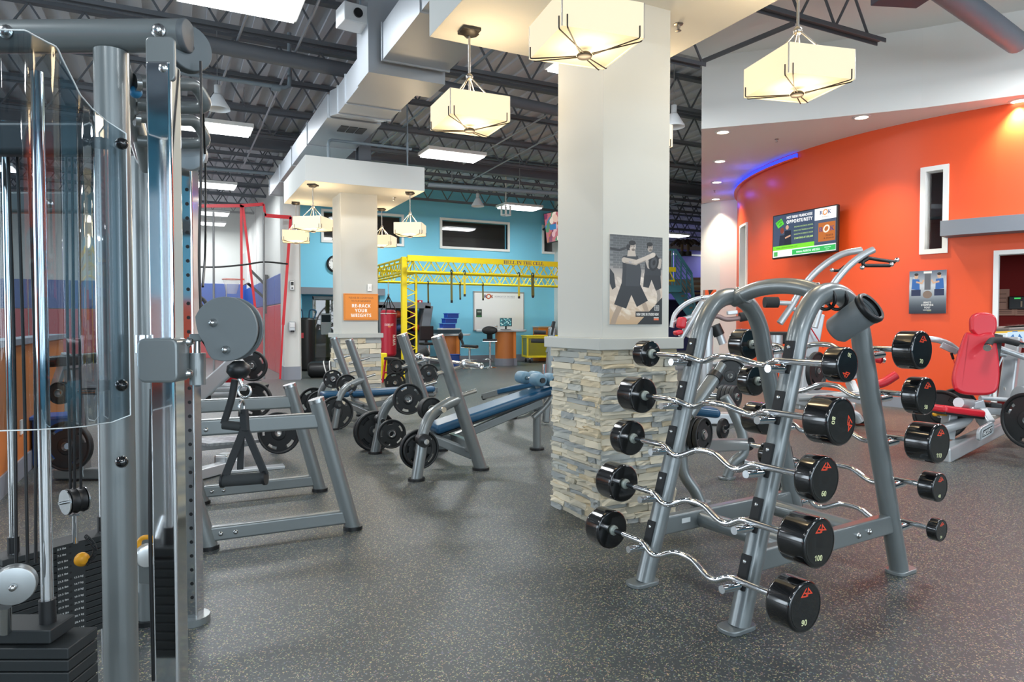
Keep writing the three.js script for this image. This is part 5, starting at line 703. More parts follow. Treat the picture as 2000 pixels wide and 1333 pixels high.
// ---------- court: net, hoop ----------
{
  const Z = -15.62, P = (px, py) => onZ(px, py, Z), net = thing('court_net', 'grey divider net with red border in front of the court', 'net', P(440, 742), { world: true });
  const mesh = M(0x8f8f8d, 0.9, 0, { transparent: true, opacity: 0.3, side: THREE.DoubleSide }), sheet = (pts) => { const s = new THREE.Shape(pts.map((p) => new THREE.Vector2(p.x, p.y))); const g = new THREE.ShapeGeometry(s); g.translate(0, 0, Z); return g; };
  part(net, 'net_panel', sheet([P(-300, 745), P(473, 743), P(471, 402), P(-300, 408)]), mesh); part(net, 'net_panel', sheet([P(492, 742), P(547, 741), P(553, 635), P(568, 424), P(517, 420), P(515, 400), P(475, 403), P(500, 615)]), mesh);
  const strip = (a, b, wd = 0.05) => part(net, 'red_border', beam(P(...a), P(...b), wd, 0.012, 0, V(0, 0, 1)), MT.red);
  strip([-300, 408], [471, 402], 0.07); strip([471, 400], [473, 745]); strip([474, 402], [500, 615]); strip([500, 615], [492, 742]); strip([470, 402], [515, 399], 0.07); strip([515, 399], [518, 422]); strip([517, 421], [569, 425], 0.08); strip([568, 424], [553, 635], 0.06); strip([553, 635], [547, 741], 0.04);
  part(net, 'rope', smooth([P(280, 518), P(370, 521), P(420, 522), P(480, 517), P(515, 512), P(562, 516)], 0.02, 30, 6), MT.black); for (const x of [417, 515]) part(net, 'post', cyl(P(x, 415), P(x + 1, 740), 0.022), M(0x77797a, 0.6));
  const h = thing('basketball_hoop', 'basketball hoop with white backboard seen edge on behind the net', 'basketball hoop', V(2.3, 2.6, -20.4), { world: true }), q = (px, py, z = -20.4) => onZ(px, py, z), c = q(479, 525);
  part(h, 'backboard', bx(0.05, q(479, 494).y - q(479, 556).y, 1.7, c.x, c.y, c.z, 0.01), MT.white); const rm = q(452, 546); part(h, 'rim', ring(rm, AX, 0.24, 0.012, 28), M(0xd8552f, 0.4)); part(h, 'rim_bracket', beam(q(470, 546), q(477, 546), 0.1, 0.04, 0.005), M(0xd8552f, 0.4)); part(h, 'hoop_net', (() => { const g = new THREE.CylinderGeometry(0.235, 0.13, 0.4, 14, 4, true); g.translate(rm.x, rm.y - 0.2, rm.z); return g; })(), M(0xe6e4de, 0.9, 0, { transparent: true, opacity: 0.25, side: THREE.DoubleSide }));
  for (const [a, b] of [[[483, 522], [510, 558]], [[483, 553], [508, 585]]]) part(h, 'strut', beam(q(...a), V(2.34, q(...b).y, -20.4), 0.07, 0.07, 0.005), MT.iron); part(h, 'wall_plate', bx(0.08, 1.1, 0.3, 2.34, q(510, 575).y, -20.4), MT.iron);
}
// ---------- yellow training cage ----------
{
  const Z = -15.2, X0 = onZ(787, 520, Z).x, YT = onZ(830, 504, Z).y, YB = YT - 0.34, X1 = 12.5, ZB = -19.2, o = thing('training_cage', 'yellow lattice truss training cage in front of the blue wall', 'truss', V(X0, 0, Z), { world: true }), y = MT.yellow;
  const lattice = (name, a, b, h, n, flat = false) => { const d = b.clone().sub(a).multiplyScalar(1 / n), g = [], u = V(0, -h, 0); for (let i = 0; i < n; i++) { const p = a.clone().addScaledVector(d, i), m = p.clone().addScaledVector(d, 0.5), e = p.clone().add(d); g.push(cyl(p.clone().add(u), m, 0.014, 0.014, 6), cyl(m, e.clone().add(u), 0.014, 0.014, 6)); } part(o, name, g, y); };
  const run = (a, b, n) => { const s = b.clone().sub(a).normalize().cross(AX).multiplyScalar(0.3); for (const k of [0, 1]) for (const dy of [0, -0.32]) part(o, 'chord', cyl(a.clone().addScaledVector(s, k).add(V(0, dy, 0)), b.clone().addScaledVector(s, k).add(V(0, dy, 0)), 0.027, 0.027, 10), y); lattice('lattice', a, b, 0.32, n); lattice('lattice', a.clone().addScaledVector(s, 1), b.clone().addScaledVector(s, 1), 0.32, n); };
  run(V(X0, YT - 0.04, Z), V(X1, YT - 0.04, Z), 18); run(V(X0, YT - 0.04, ZB), V(X1, YT - 0.04, ZB), 18); run(V(X0 + 0.3, YT - 0.04, ZB), V(X0 + 0.3, YT - 0.04, Z), 9);
  const fas = part(o, 'fascia', bx(X1 - X0, 0.13, 0.02, (X1 + X0) / 2, YT - 0.05, Z + 0.345), y), L = onZ(961, 510, Z).x, R = onZ(1058, 510, Z).x, t = canvasTex(1024, 96, (x) => { x.fillStyle = '#f2da12'; x.fillRect(0, 0, 1024, 96); x.fillStyle = '#3a2470'; x.font = 'bold 86px serif'; x.textAlign = 'center'; x.textBaseline = 'middle'; x.fillText('HELL IN THE CELL', 512, 50, 1000); });
  const yc = YT - 0.05, h = 0.06; sub(fas, 'lettering', quad(V(L, yc - h, Z + 0.358), V(R, yc - h, Z + 0.358), V(R, yc + h, Z + 0.358), V(L, yc + h, Z + 0.358)), M(0xffffff, 0.5, 0, { map: t }));
  const mast = (x, z) => { part(o, 'corner_post', bx(0.12, YT, 0.12, x, YT / 2, z, 0.01), y); part(o, 'post_chord', cyl(V(x + 0.3, 0, z), V(x + 0.3, YT - 0.35, z), 0.025), y); const g = []; for (let k = 0; k < 9; k++) { const a = 0.05 + k * 0.26; g.push(cyl(V(x, a, z), V(x + 0.3, a + 0.13, z), 0.013, 0.013, 6), cyl(V(x + 0.3, a + 0.13, z), V(x, a + 0.26, z), 0.013, 0.013, 6)); } part(o, 'post_lattice', g, y); };
  mast(X0 + 0.02, Z); mast(X0 + 0.02, ZB); mast(X1 - 0.4, ZB);
  // straps
  for (const [x, a, b, back, lb] of [[332, 595, 765, 1, 'thin yellow black strap nearest the cage corner post'], [425, 595, 780, 1, 'dark strap second from the cage corner post'], [592, 540, 775, 0, 'long dark strap tied twice around the front truss'], [655, 600, 755, 1, 'short dark strap behind the bright yellow strap'], [686, 535, 730, 0, 'bright yellow strap with dark buckle on the front truss'], [820, 595, 760, 1, 'strap hanging over the left part of the whiteboard'], [1078, 545, 745, 0, 'pale strap hanging over the right part of the whiteboard'], [1178, 540, 740, 0, 'thick bundled strap right of the whiteboard']]) {
    const px = 720 + x / 3.7, zz = back ? ZB + 0.3 : Z + 0.3, p = onZ(px, 380 + a / 3.7, zz), q = onZ(px + 0.6, 380 + b / 3.7, zz); p.y = back ? YT - 0.36 : YT - 0.34; p.z += 0.05; q.z += 0.05;
    const s = thing('training_strap', lb, 'strap', p, { world: true, group: 'straps on the yellow truss' }); part(s, 'webbing', beam(p, q, 0.012, x === 1178 ? 0.08 : 0.05, 0.002, V(1, 0, 0)), x === 686 || x === 1078 ? M(0xd9c33a, 0.7) : M(0x6a6634, 0.8)); part(s, 'loop', ring(p, V(1, 0, 0), 0.05, 0.012, 12), MT.black); part(s, 'buckle', bx(0.05, 0.06, 0.02, q.x, q.y, q.z), MT.black);
  }
}
// ---------- heavy bags ----------
{
  const c = at(759, 651, 16.3), o = thing('punching_bag', 'tall red punching bag hanging by the yellow cage', 'punching bag', c), R = 0.19, H = 0.56, t = canvasTex(1024, 1024, (x) => { x.fillStyle = '#b01631'; x.fillRect(0, 0, 1024, 1024); x.fillStyle = '#f0ece6'; x.font = 'bold 70px serif'; x.textAlign = 'center'; x.fillText('EVERLAST', 512, 330, 190); x.fillStyle = '#e8a23a'; x.fillRect(490, 350, 60, 14); x.save(); x.translate(590, 680); x.rotate(Math.PI / 2); x.fillStyle = '#f4f0ea'; x.font = 'bold 110px sans-serif'; x.fillText('MMA', 0, 0); x.restore(); });
  const g = new THREE.CylinderGeometry(R, R * 0.97, 2 * H - 0.12, 40, 1, true); g.rotateY(Math.PI / 2 - 0.2 + Math.PI * 0.5); part(o, 'bag_body', g, M(0xffffff, 0.42, 0, { map: t })); part(o, 'bag_top', turned([[R, H - 0.06], [R * 0.93, H - 0.02], [R * 0.7, H], [0, H]], V(0, 0, 0)), MT.bagRed); part(o, 'bag_bottom', turned([[0, -H], [R * 0.7, -H], [R * 0.92, -H + 0.03], [R * 0.97, -H + 0.06]], V(0, 0, 0)), MT.bagRed); part(o, 'white_band', ring(V(0, H - 0.09, 0), AX, R, 0.008, 40), MT.white);
  for (let k = 0; k < 4; k++) { const a = k * 1.571 + 0.6; part(o, 'strap', bent([V(R * Math.cos(a), H - 0.12, R * Math.sin(a)), V(R * 0.9 * Math.cos(a), H + 0.02, R * 0.9 * Math.sin(a)), V(0, H + 0.34, 0)], 0.012, 0.05, 6), MT.black); } part(o, 'chain', cyl(V(0, H + 0.34, 0), V(0, 1.23, 0), 0.012), MT.zinc); part(o, 'swivel', ball(V(0, H + 0.36, 0), 0.03), MT.zinc);
  const b = at(598, 678, 18.2), bk = thing('heavy_bag', 'black heavy bag standing by the blue recess', 'punching bag', V(b.x, 0, b.z)); const Hb = b.y * 2; part(bk, 'bag_body', turned([[0, 0.012], [0.2, 0.012], [0.23, 0.06], [0.235, 1.35], [0.2, 1.42], [0, 1.43]], V(0, 0, 0)), MT.black); for (const s of [-1, 1]) part(bk, 'carry_strap', bent([V(s * 0.2, 1.4, 0.1), V(s * 0.28, 1.62, 0.05), V(s * 0.1, 1.66, 0), V(s * 0.08, 1.42, 0)], 0.02, 0.08, 8), M(0x24506e, 0.7)); part(bk, 'red_tag', bx(0.12, 0.14, 0.01, -0.16, 0.95, 0.21), MT.red);
  const f = onY(601, 738), l = thing('lying_bag', 'black bag with white straps lying on the floor', 'bag', V(f.x + 0.3, 0.19, f.z + 0.1)); part(l, 'bag_body', turned([[0, -0.3], [0.14, -0.3], [0.19, -0.24], [0.19, 0.24], [0.14, 0.3], [0, 0.3]], V(0, 0, 0), V(1, 0.02, 0.35)), MT.black); for (const k of [0.1, 0.2]) part(l, 'white_strap', ring(V(k, 0, k * 0.35), V(1, 0.5 - k * 2, 0.3), 0.2, 0.014), MT.white); part(l, 'loose_strap', smooth([V(0.24, 0.12, 0.1), V(0.36, 0.0, 0.16), V(0.33, -0.15, 0.18), V(0.2, -0.17, 0.2)], 0.014, 20, 6), MT.white);
}
// ---------- clutter by the far column ----------
{
  const A = (px, py, w) => at(px, py, w);
  const rf = thing('plyo_box', 'red steel plyo stand with black top below the punching bag', 'stand', onY(765, 752), { world: true }); { const w = 14.6, a = [748, 776]; part(rf, 'top', beam(A(752, 700, w), A(778, 702, w), 0.3, 0.05, 0.01), MT.black); for (const [x0, x1] of [[753, 747], [776, 782]]) part(rf, 'leg', cyl(A(x0, 702, w), A(x1, 752, w).setY(0.0), 0.025), MT.red); part(rf, 'rung', cyl(A(749, 728, w), A(779, 728, w), 0.022), MT.red); part(rf, 'black_panel', beam(A(757, 722, w), A(772, 722, w), 0.2, 0.2, 0.01), MT.black); }
  const yb = thing('yellow_post_pad', 'yellow pad at the foot of the cage post', 'pad', onY(750, 752), { world: true }); part(yb, 'pad', bx(0.14, 0.62, 0.14, A(749, 722, 15.0).x, 0.31, A(749, 722, 15.0).z, 0.02), MT.yellow); part(yb, 'base', bx(0.18, 0.05, 0.18, A(749, 722, 15).x, 0.025, A(749, 722, 15).z, 0.01), MT.black);
  const tr = thing('plate_tree', 'grey plate tree behind the decline bench', 'rack', onY(800, 775), { world: true }); { const w = 12.0; part(tr, 'mast', beam(A(800, 770, w).setY(0.02), A(790, 660, w), 0.08, 0.08, 0.01), MT.frame); part(tr, 'base', beam(A(775, 772, w).setY(0.04), A(850, 765, w).setY(0.04), 0.3, 0.07, 0.01), MT.frame); const D = FW.clone().negate().setY(0).normalize(); for (const [px, py, R, k, lb] of [[783, 718, 0.14, -0.16, 'small plate high on the plate tree beside red bag'], [775, 716, 0.13, -0.25, 'plate behind the small plate high on the plate tree'], [772, 748, 0.185, -0.2, 'large plate low on the plate tree']]) { const c = A(px, py, w + k); weightPlate(lb, c, D, R, 0.04, 5); part(tr, 'peg', cyl(c, c.clone().addScaledVector(D, k), 0.022), MT.chrome); } }
  const ex = thing('roller_machine', 'grey bench machine with roller behind the barbell uprights', 'exercise machine', onY(840, 760), { world: true }); { const w = 12.6; part(ex, 'arm', beam(A(823, 690, w), A(842, 760, w), 0.1, 0.09, 0.015), MT.frame); part(ex, 'roller', cyl(A(820, 694, w), A(836, 686, w), 0.09), MT.grip); part(ex, 'base', beam(A(815, 778, w).setY(0.05), A(855, 774, w).setY(0.05), 0.1, 0.09, 0.01), MT.frame); part(ex, 'post', cyl(A(843, 770, w).setY(0.02), A(843, 725, w), 0.05), MT.frame); part(ex, 'upper_bar', beam(A(800, 700, w), A(818, 690, w), 0.05, 0.05, 0.01), MT.black); weightPlate('black plate on the roller machine behind the barbell', A(838, 730, w - 0.15), FW.clone().negate().setY(0).normalize(), 0.18, 0.04, 4); part(ex, 'peg', cyl(A(838, 730, w - 0.2), A(843, 732, w), 0.02), MT.chrome); }
  const ub = thing('ab_bench', 'grey bench with curved tube base behind the decline bench', 'bench', onY(1000, 812), { world: true }); { part(ub, 'curved_base', smooth([onY(968, 800).setY(0.12), onY(980, 812).setY(0.06), onY(1000, 816).setY(0.05), onY(1025, 812).setY(0.06), onY(1042, 798).setY(0.15), A(1056, 762, 8.2)], 0.04, 40), MT.frame); part(ub, 'post', cyl(onY(998, 816).setY(0), A(998, 775, 8.6), 0.045), MT.frame); part(ub, 'foot', cyl(onY(998, 818), onY(998, 818).setY(0.03), 0.08), MT.black); part(ub, 'spine', beam(A(945, 775, 9.4), A(1060, 745, 8.2), 0.08, 0.08, 0.01), MT.frame); part(ub, 'foot_pad', beam(A(941, 778, 9.4), A(957, 772, 9.4), 0.1, 0.07, 0.02), MT.grip); part(ub, 'seat', beam(A(985, 765, 8.8), A(1062, 748, 8.2), 0.26, 0.07, 0.02), MT.vinylBlue); }
  const hp = thing('dip_station', 'silver post with black grips beside the near column', 'exercise machine', onY(1066, 800), { world: true }); { const w = 8.6; part(hp, 'post', beam(A(1066, 765, w).setY(0.02), A(1078, 640, w), 0.09, 0.08, 0.02), MT.frame); part(hp, 'arm', beam(A(1070, 690, w), A(1080, 655, w), 0.06, 0.06, 0.01), MT.frame); part(hp, 'pin', cyl(A(1062, 752, w - 0.1), A(1063, 712, w - 0.1), 0.025), MT.chrome); for (const y of [650, 667]) part(hp, 'grip', cyl(A(1043 - (y - 650) / 3, y - 1, w), A(1066, y, w), 0.025), MT.grip); part(hp, 'slim_panel', beam(A(1076, 655, w), A(1082, 628, w), 0.1, 0.03, 0.005), MT.grip); }
  const ld = thing('equipment_shelf', 'grey framed dark shelf with balls behind the yellow cage post', 'shelf', onZ(800, 720, -19.9).setY(0), { world: true }); { const z = -19.9, x0 = onZ(742, 600, z).x, x1 = onZ(830, 600, z).x, yt = onZ(800, 597, z).y; part(ld, 'top_rail', bx(x1 - x0 + 0.2, 0.18, 0.5, (x0 + x1) / 2, yt, z), MT.grey); part(ld, 'side_post', beam(V(x1 - 0.25, 0.01, z), V(x1 + 0.05, yt, z), 0.5, 0.28, 0.02), MT.grey); part(ld, 'side_post', bx(0.2, yt, 0.5, x0, yt / 2, z), MT.grey); part(ld, 'back_panel', bx(x1 - x0 - 0.3, yt - 0.1, 0.06, (x0 + x1) / 2 - 0.1, yt / 2, z - 0.25), MT.black); for (const y of [0.5, 1.0, 1.4]) part(ld, 'shelf_board', bx(x1 - x0 - 0.5, 0.04, 0.45, (x0 + x1) / 2 - 0.1, y, z), MT.black); let n = 0; for (const [px, y, col, nm] of [[776, 1.52, 0xc2502a, 'orange'], [808, 1.52, 0x9a3a68, 'magenta'], [796, 1.12, 0x2b2f33, 'dark grey'], [812, 1.12, 0xb33a2a, 'red'], [778, 1.12, 0x35507a, 'dark blue']]) { const p = onZ(px, 620, z + 0.05); const bl = thing('medicine_ball', nm + ' medicine ball on the dark shelf behind the cage post', 'ball', V(p.x, y + 0.02, p.z)); part(bl, 'ball', ball(V(0, 0, 0), 0.12), M(col, 0.6)); part(bl, 'seam', ring(V(0, 0, 0), V(1, 0.3, 0.2), 0.12, 0.004), MT.black); } }
  const fa = thing('alarm_box', 'small red alarm box on the blue wall left of the whiteboard', 'alarm', onZ(819, 590, BZ)); part(fa, 'box', bx(0.16, 0.1, 0.08, 0, 0, 0.04, 0.01), MT.red); part(fa, 'lens', bx(0.05, 0.06, 0.02, 0, 0, 0.085, 0.005), MT.white);
}
// ---------- desks, stools and whiteboard at the blue wall ----------
{
  const desk = (label, px0, px1, pyTop, w, tp) => {
    const a = at(px0, 700, w), b = at(px1, 700, w), c = a.clone().lerp(b, 0.5), R = a.distanceTo(b) / 2 + 0.05, yt = at(px1, pyTop, w).y, o = thing('reception_desk', label, 'desk', V(c.x, 0, c.z - 0.2), { turn: -YAW }); const ps = [];
    const shell = new THREE.CylinderGeometry(R, R, yt - 0.26, 24, 1, false, -Math.PI / 2, Math.PI); shell.translate(0, (yt - 0.26) / 2 + 0.22, 0); part(o, 'wood_front', shell, MT.wood); part(o, 'orange_side', bx(0.12, yt - 0.26, 0.3, R - 0.02, (yt - 0.26) / 2 + 0.22, 0, 0.01), M(0xe8892b, 0.5)); const bs = new THREE.CylinderGeometry(R + 0.02, R + 0.02, 0.22, 24, 1, false, -Math.PI / 2, Math.PI); bs.translate(0, 0.11, 0); part(o, 'plinth', [bs, bx(0.14, 0.22, 0.32, R, 0.11, 0)], MT.greyBase); part(o, 'top', plate(roundRect(tp, 0.75, 0.2), V(-tp / 2 + R + 0.35, yt - 0.03, 0), V(1, 0, 0), V(0, 0, -1), 0.05, 0.01).translate(0, 0, 0), M(0xb9bdbd, 0.4)); return [o, yt, c];
  };
  const [d2, y2, c2] = desk('curved wooden desk under the whiteboard with monitor', 976, 1008, 646, 20.2, 1.5), [d1, y1, c1] = desk('curved wooden desk with blue bins on top', 870, 897, 654, 20.0, 1.4);
  // monitor
  const mp = at(988, 636, 20.0), m = thing('monitor', 'black computer monitor showing blue green screen on the desk', 'monitor', V(mp.x, y2 + 0.03, mp.z), { turn: -YAW - 0.1 }), sc = canvasTex(128, 96, (x) => { x.fillStyle = '#1f5f6b'; x.fillRect(0, 0, 128, 96); for (let k = 0; k < 26; k++) { x.fillStyle = ['#8fd4d2', '#14424c', '#c7eee8', '#2f8f96'][k % 4]; x.beginPath(); x.ellipse((k * 47) % 128, (k * 29) % 96, 8 + k % 7, 5 + k % 4, k, 0, 7); x.fill(); } }); part(m, 'case', bx(0.36, 0.25, 0.03, 0, 0.22, 0, 0.008), MT.black); part(m, 'screen', quad(V(-0.165, 0.11, 0.017), V(0.165, 0.11, 0.017), V(0.165, 0.33, 0.017), V(-0.165, 0.33, 0.017)), new THREE.MeshStandardMaterial({ color: 0x222222, emissive: 0xffffff, emissiveMap: sc, emissiveIntensity: 0.7, roughness: 0.3 })); part(m, 'stand', bx(0.05, 0.1, 0.03, 0, 0.06, -0.01), MT.black); part(m, 'stand_base', bx(0.3, 0.015, 0.16, 0, 0.008, 0.02, 0.005), MT.black);
  const cp = at(969, 640, 20.0), cup = thing('drinking_cup', 'clear cup standing left of the computer monitor', 'cup', V(cp.x, y2 + 0.03, cp.z)); part(cup, 'cup', turned([[0, 0], [0.035, 0], [0.045, 0.13], [0.04, 0.13], [0.032, 0.01], [0, 0.01]], V(0, 0, 0)), M(0xdde4e4, 0.2)); part(cup, 'label', turned([[0.037, 0.03], [0.042, 0.09]], V(0, 0, 0)), M(0xb88a50, 0.6));
  const bp = at(874, 640, 19.9); for (const [i, lb] of [[0, 'bottom'], [1, 'middle'], [2, 'top']]) { const b = thing('storage_bin', lb + ' blue plastic bin stacked on the wooden desk', 'bin', V(bp.x + 0.06 * i, y1 + 0.19 + 0.15 * i, bp.z)); part(b, 'tub', bx(0.4 - 0.02 * i, 0.13, 0.3, 0, 0.065, 0, 0.02), M(0x1b4fb0, 0.4)); part(b, 'rim', bx(0.43 - 0.02 * i, 0.02, 0.33, 0, 0.13, 0, 0.006), M(0x2059c4, 0.4)); }
  const tray = thing('paper_tray', 'dark tray under the blue bins on the desk', 'tray', V(bp.x, y1 + 0.03, bp.z)); part(tray, 'tray', bx(0.75, 0.12, 0.35, 0, 0.06, 0, 0.01), M(0x1d3a44, 0.5)); part(tray, 'paper', bx(0.6, 0.035, 0.3, 0.04, 0.14, 0, 0.004), MT.white);
  const binL = onY(884, 716), bl = thing('floor_bin', 'blue bin on the floor under the wooden desk', 'bin', V(binL.x - 0.1, 0, binL.z + 0.3)); part(bl, 'tub', bx(0.3, 0.36, 0.3, 0, 0.18, 0, 0.03), M(0x1f4f9c, 0.4)); part(bl, 'rim', bx(0.33, 0.03, 0.33, 0, 0.36, 0, 0.008), M(0x1f4f9c, 0.4));
  const stool = (label, px, w, seatPy, back) => { const p = at(px, 700, w).setY(0), ys = at(px, seatPy, w).y, o = thing('bar_stool', label, 'stool', p, { turn: back, group: 'black bar stools' }); part(o, 'base', turned([[0, 0.06], [0.03, 0.05], [0.2, 0.012], [0.21, 0], [0, 0]], V(0, 0, 0)), MT.chrome); part(o, 'column', cyl(V(0, 0.04, 0), V(0, ys - 0.03, 0), 0.03), MT.chrome); part(o, 'foot_rest', ring(V(0.06, 0.24, 0.05), AX, 0.14, 0.012), MT.chrome); part(o, 'seat', beam(V(0, ys, -0.2), V(0, ys - 0.02, 0.22), 0.4, 0.07, 0.03), MT.black); part(o, 'seat_edge', beam(V(0, ys - 0.04, -0.2), V(0, ys - 0.06, 0.22), 0.42, 0.02, 0.005), MT.chrome); part(o, 'back_stem', beam(V(0, ys, -0.17), V(0, ys + 0.22, -0.25), 0.16, 0.04, 0.015), MT.black); part(o, 'backrest', (() => { const g = new THREE.SphereGeometry(0.22, 20, 12); g.scale(1, 0.55, 0.2); g.translate(0, ys + 0.27, -0.25); return g; })(), MT.black); part(o, 'lever', cyl(V(0.03, ys - 0.06, 0), V(-0.16, ys - 0.12, 0.04), 0.01), MT.chrome); return o; };
  stool('black bar stool with backrest facing away before the whiteboard', 957, 19.3, 664, Math.PI - YAW); stool('black bar stool turned sideways beside the left desk', 917, 18.9, 676, -YAW + 1.4);
  const ch = thing('office_chair', 'black tall chair left of the desk with blue bins', 'chair', at(838, 700, 18.6).setY(0), { turn: -YAW + 0.5 }); part(ch, 'base', turned([[0, 0.06], [0.03, 0.05], [0.2, 0.012], [0, 0]], V(0, 0, 0)), MT.chrome); part(ch, 'column', cyl(V(0, 0.03, 0), V(0, 0.68, 0), 0.03), MT.chrome); part(ch, 'seat', bx(0.45, 0.07, 0.42, 0, 0.71, 0, 0.03), MT.black); part(ch, 'backrest', bx(0.42, 0.4, 0.06, 0, 1.0, -0.2, 0.025), MT.black); part(ch, 'back_post', bx(0.06, 0.3, 0.03, 0, 0.82, -0.22), MT.black);
  // whiteboard
  const Z = BZ + 0.02, x0 = onZ(925, 610, Z).x, x1 = onZ(1022, 610, Z).x, ya = onZ(974, 645, Z).y, yb = onZ(974, 571, Z).y, wb = thing('whiteboard', 'large white board with a small printed heading on the blue wall', 'whiteboard', V((x0 + x1) / 2, (ya + yb) / 2, Z)), W = x1 - x0, H = yb - ya;
  const t = canvasTex(1024, 768, (x) => { x.fillStyle = '#eef0ee'; x.fillRect(0, 0, 1024, 768); x.font = 'bold 92px sans-serif'; x.fillStyle = '#2d2f63'; x.fillText('R', 200, 125); x.fillStyle = '#9a4a34'; x.fillText('K', 335, 125); x.strokeStyle = '#d9743a'; x.lineWidth = 20; x.beginPath(); x.ellipse(298, 92, 38, 44, 0.4, 0, 7); x.stroke(); x.strokeStyle = '#a63a2a'; x.lineWidth = 8; x.beginPath(); x.ellipse(298, 92, 50, 40, -0.6, 0, 7); x.stroke(); x.fillStyle = '#8b909c'; x.font = '44px sans-serif'; x.fillText('WORKOUT OF THE WEEK', 420, 105, 420); x.fillStyle = '#b9bdc4'; x.fillRect(420, 118, 420, 4); });
  part(wb, 'board', bx(W, H, 0.03, 0, 0, 0), MT.white); part(wb, 'writing_surface', quad(V(-W / 2, -H / 2, 0.017), V(W / 2, -H / 2, 0.017), V(W / 2, H / 2, 0.017), V(-W / 2, H / 2, 0.017)), M(0xffffff, 0.3, 0, { map: t })); for (const r of [[W + 0.04, 0.03, 0, H / 2], [W + 0.04, 0.03, 0, -H / 2], [0.03, H, -W / 2, 0], [0.03, H, W / 2, 0]]) part(wb, 'frame', bx(r[0], r[1], 0.05, r[2], r[3], 0.01), MT.silver);
  const fp = onZ(935, 612, Z), fl = thing('flyer', 'small dark green flyer on the left of the whiteboard', 'flyer', V(fp.x, fp.y, Z + 0.025)); part(fl, 'sheet', bx(0.2, 0.26, 0.004, 0, 0, 0), M(0x2f4038, 0.7)); part(fl, 'print', [bx(0.14, 0.05, 0.002, 0.01, 0.05, 0.003)], M(0x9aa39a, 0.7)); part(fl, 'green_band', bx(0.16, 0.04, 0.002, 0, -0.1, 0.003), M(0x3f8a4a, 0.7));
  // yellow cart
  const cc = onY(1048, 706), ct = thing('ball_cart', 'yellow wheeled cart behind the near column', 'cart', V(cc.x - 0.05, 0, -19.3), { turn: -0.25 }), CW = 1.2, CD = 0.7, CH = 0.62, B = 0.2; const panel = M(0xa9a512, 0.25, 0, { transmission: 0.35, thickness: 0 });
  for (const [a, b] of [[1, 1], [1, -1], [-1, 1], [-1, -1]]) { part(ct, 'corner_post', bx(0.05, CH, 0.05, a * CW / 2, B + CH / 2, b * CD / 2), MT.yellow); const wh = part(ct, 'caster', cyl(V(a * CW / 2 * 0.85 - 0.02, 0.06, b * CD / 2 * 0.8), V(a * CW / 2 * 0.85 + 0.02, 0.06, b * CD / 2 * 0.8), 0.06, 0.06, 20), MT.black); sub(wh, 'fork', bx(0.05, 0.1, 0.03, a * CW / 2 * 0.85, 0.14, b * CD / 2 * 0.8), MT.zinc); }
  for (const y of [B, B + CH]) { for (const b of [1, -1]) part(ct, 'rail', bx(CW + 0.06, 0.06, 0.06, 0, y, b * CD / 2), MT.yellow); for (const a of [1, -1]) part(ct, 'rail', bx(0.06, 0.06, CD, a * CW / 2, y, 0), MT.yellow); } for (const b of [1, -1]) part(ct, 'side_panel', bx(CW, CH, 0.01, 0, B + CH / 2, b * CD / 2), panel); for (const a of [1, -1]) part(ct, 'side_panel', bx(0.01, CH, CD, a * CW / 2, B + CH / 2, 0), panel); part(ct, 'lid', bx(CW + 0.1, 0.03, CD + 0.1, 0, B + CH + 0.04, 0, 0.01), MT.yellow); part(ct, 'floor_panel', bx(CW, 0.02, CD, 0, B, 0), MT.yellow);
  const cb = thing('low_cabinet', 'low wooden cabinet at the right end of the blue wall', 'cabinet', V(onZ(1062, 650, BZ + 0.25).x, 0, BZ + 0.25)); const ch2 = onZ(1062, 640, BZ + 0.25).y; part(cb, 'body', bx(0.62, ch2, 0.4, 0, ch2 / 2, 0, 0.01), MT.wood); part(cb, 'top', bx(0.66, 0.04, 0.44, 0, ch2 + 0.02, 0, 0.008), M(0xb9bdbd, 0.5)); for (const s of [-1, 1]) part(cb, 'cabinet_door', bx(0.29, ch2 - 0.15, 0.02, s * 0.152, ch2 / 2, 0.205, 0.004), M(0xcf8440, 0.5));
  // wall clock behind the far column
  const k = onZ(655, 516, BZ + 0.02), ck = thing('wall_clock', 'round black rimmed clock half hidden by the far column', 'clock', k); part(ck, 'rim', turned([[0.2, 0], [0.26, 0], [0.26, 0.05], [0.2, 0.05]], V(0, 0, 0), V(0, 0, 1), 36), MT.black); part(ck, 'dial', turned([[0, 0.02], [0.2, 0.02]], V(0, 0, 0), V(0, 0, 1), 36), MT.white); for (const [a, l] of [[0.6, 0.1], [2.4, 0.15]]) part(ck, 'hand', beam(V(0, 0, 0.03), V(l * Math.cos(a), l * Math.sin(a), 0.03), 0.006, 0.014, 0), MT.black); for (let i = 0; i < 12; i++) part(ck, 'hour_mark', bx(0.012, 0.03, 0.004, 0.17 * Math.sin(i * 0.5236), 0.17 * Math.cos(i * 0.5236), 0.022), MT.black);
  // fittings on the white pillar
  const ph = onZ(570, 558, -15.85), tp = thing('wall_speaker', 'small silver speaker unit high on the white pillar', 'speaker', V(ph.x, ph.y, -15.84)); part(tp, 'body', bx(0.1, 0.22, 0.05, 0, 0, 0.02, 0.015), MT.silver); part(tp, 'grille', bx(0.06, 0.08, 0.01, 0, 0.04, 0.046, 0.003), MT.iron); part(tp, 'button', ball(V(0, -0.06, 0.045), 0.018), MT.iron);
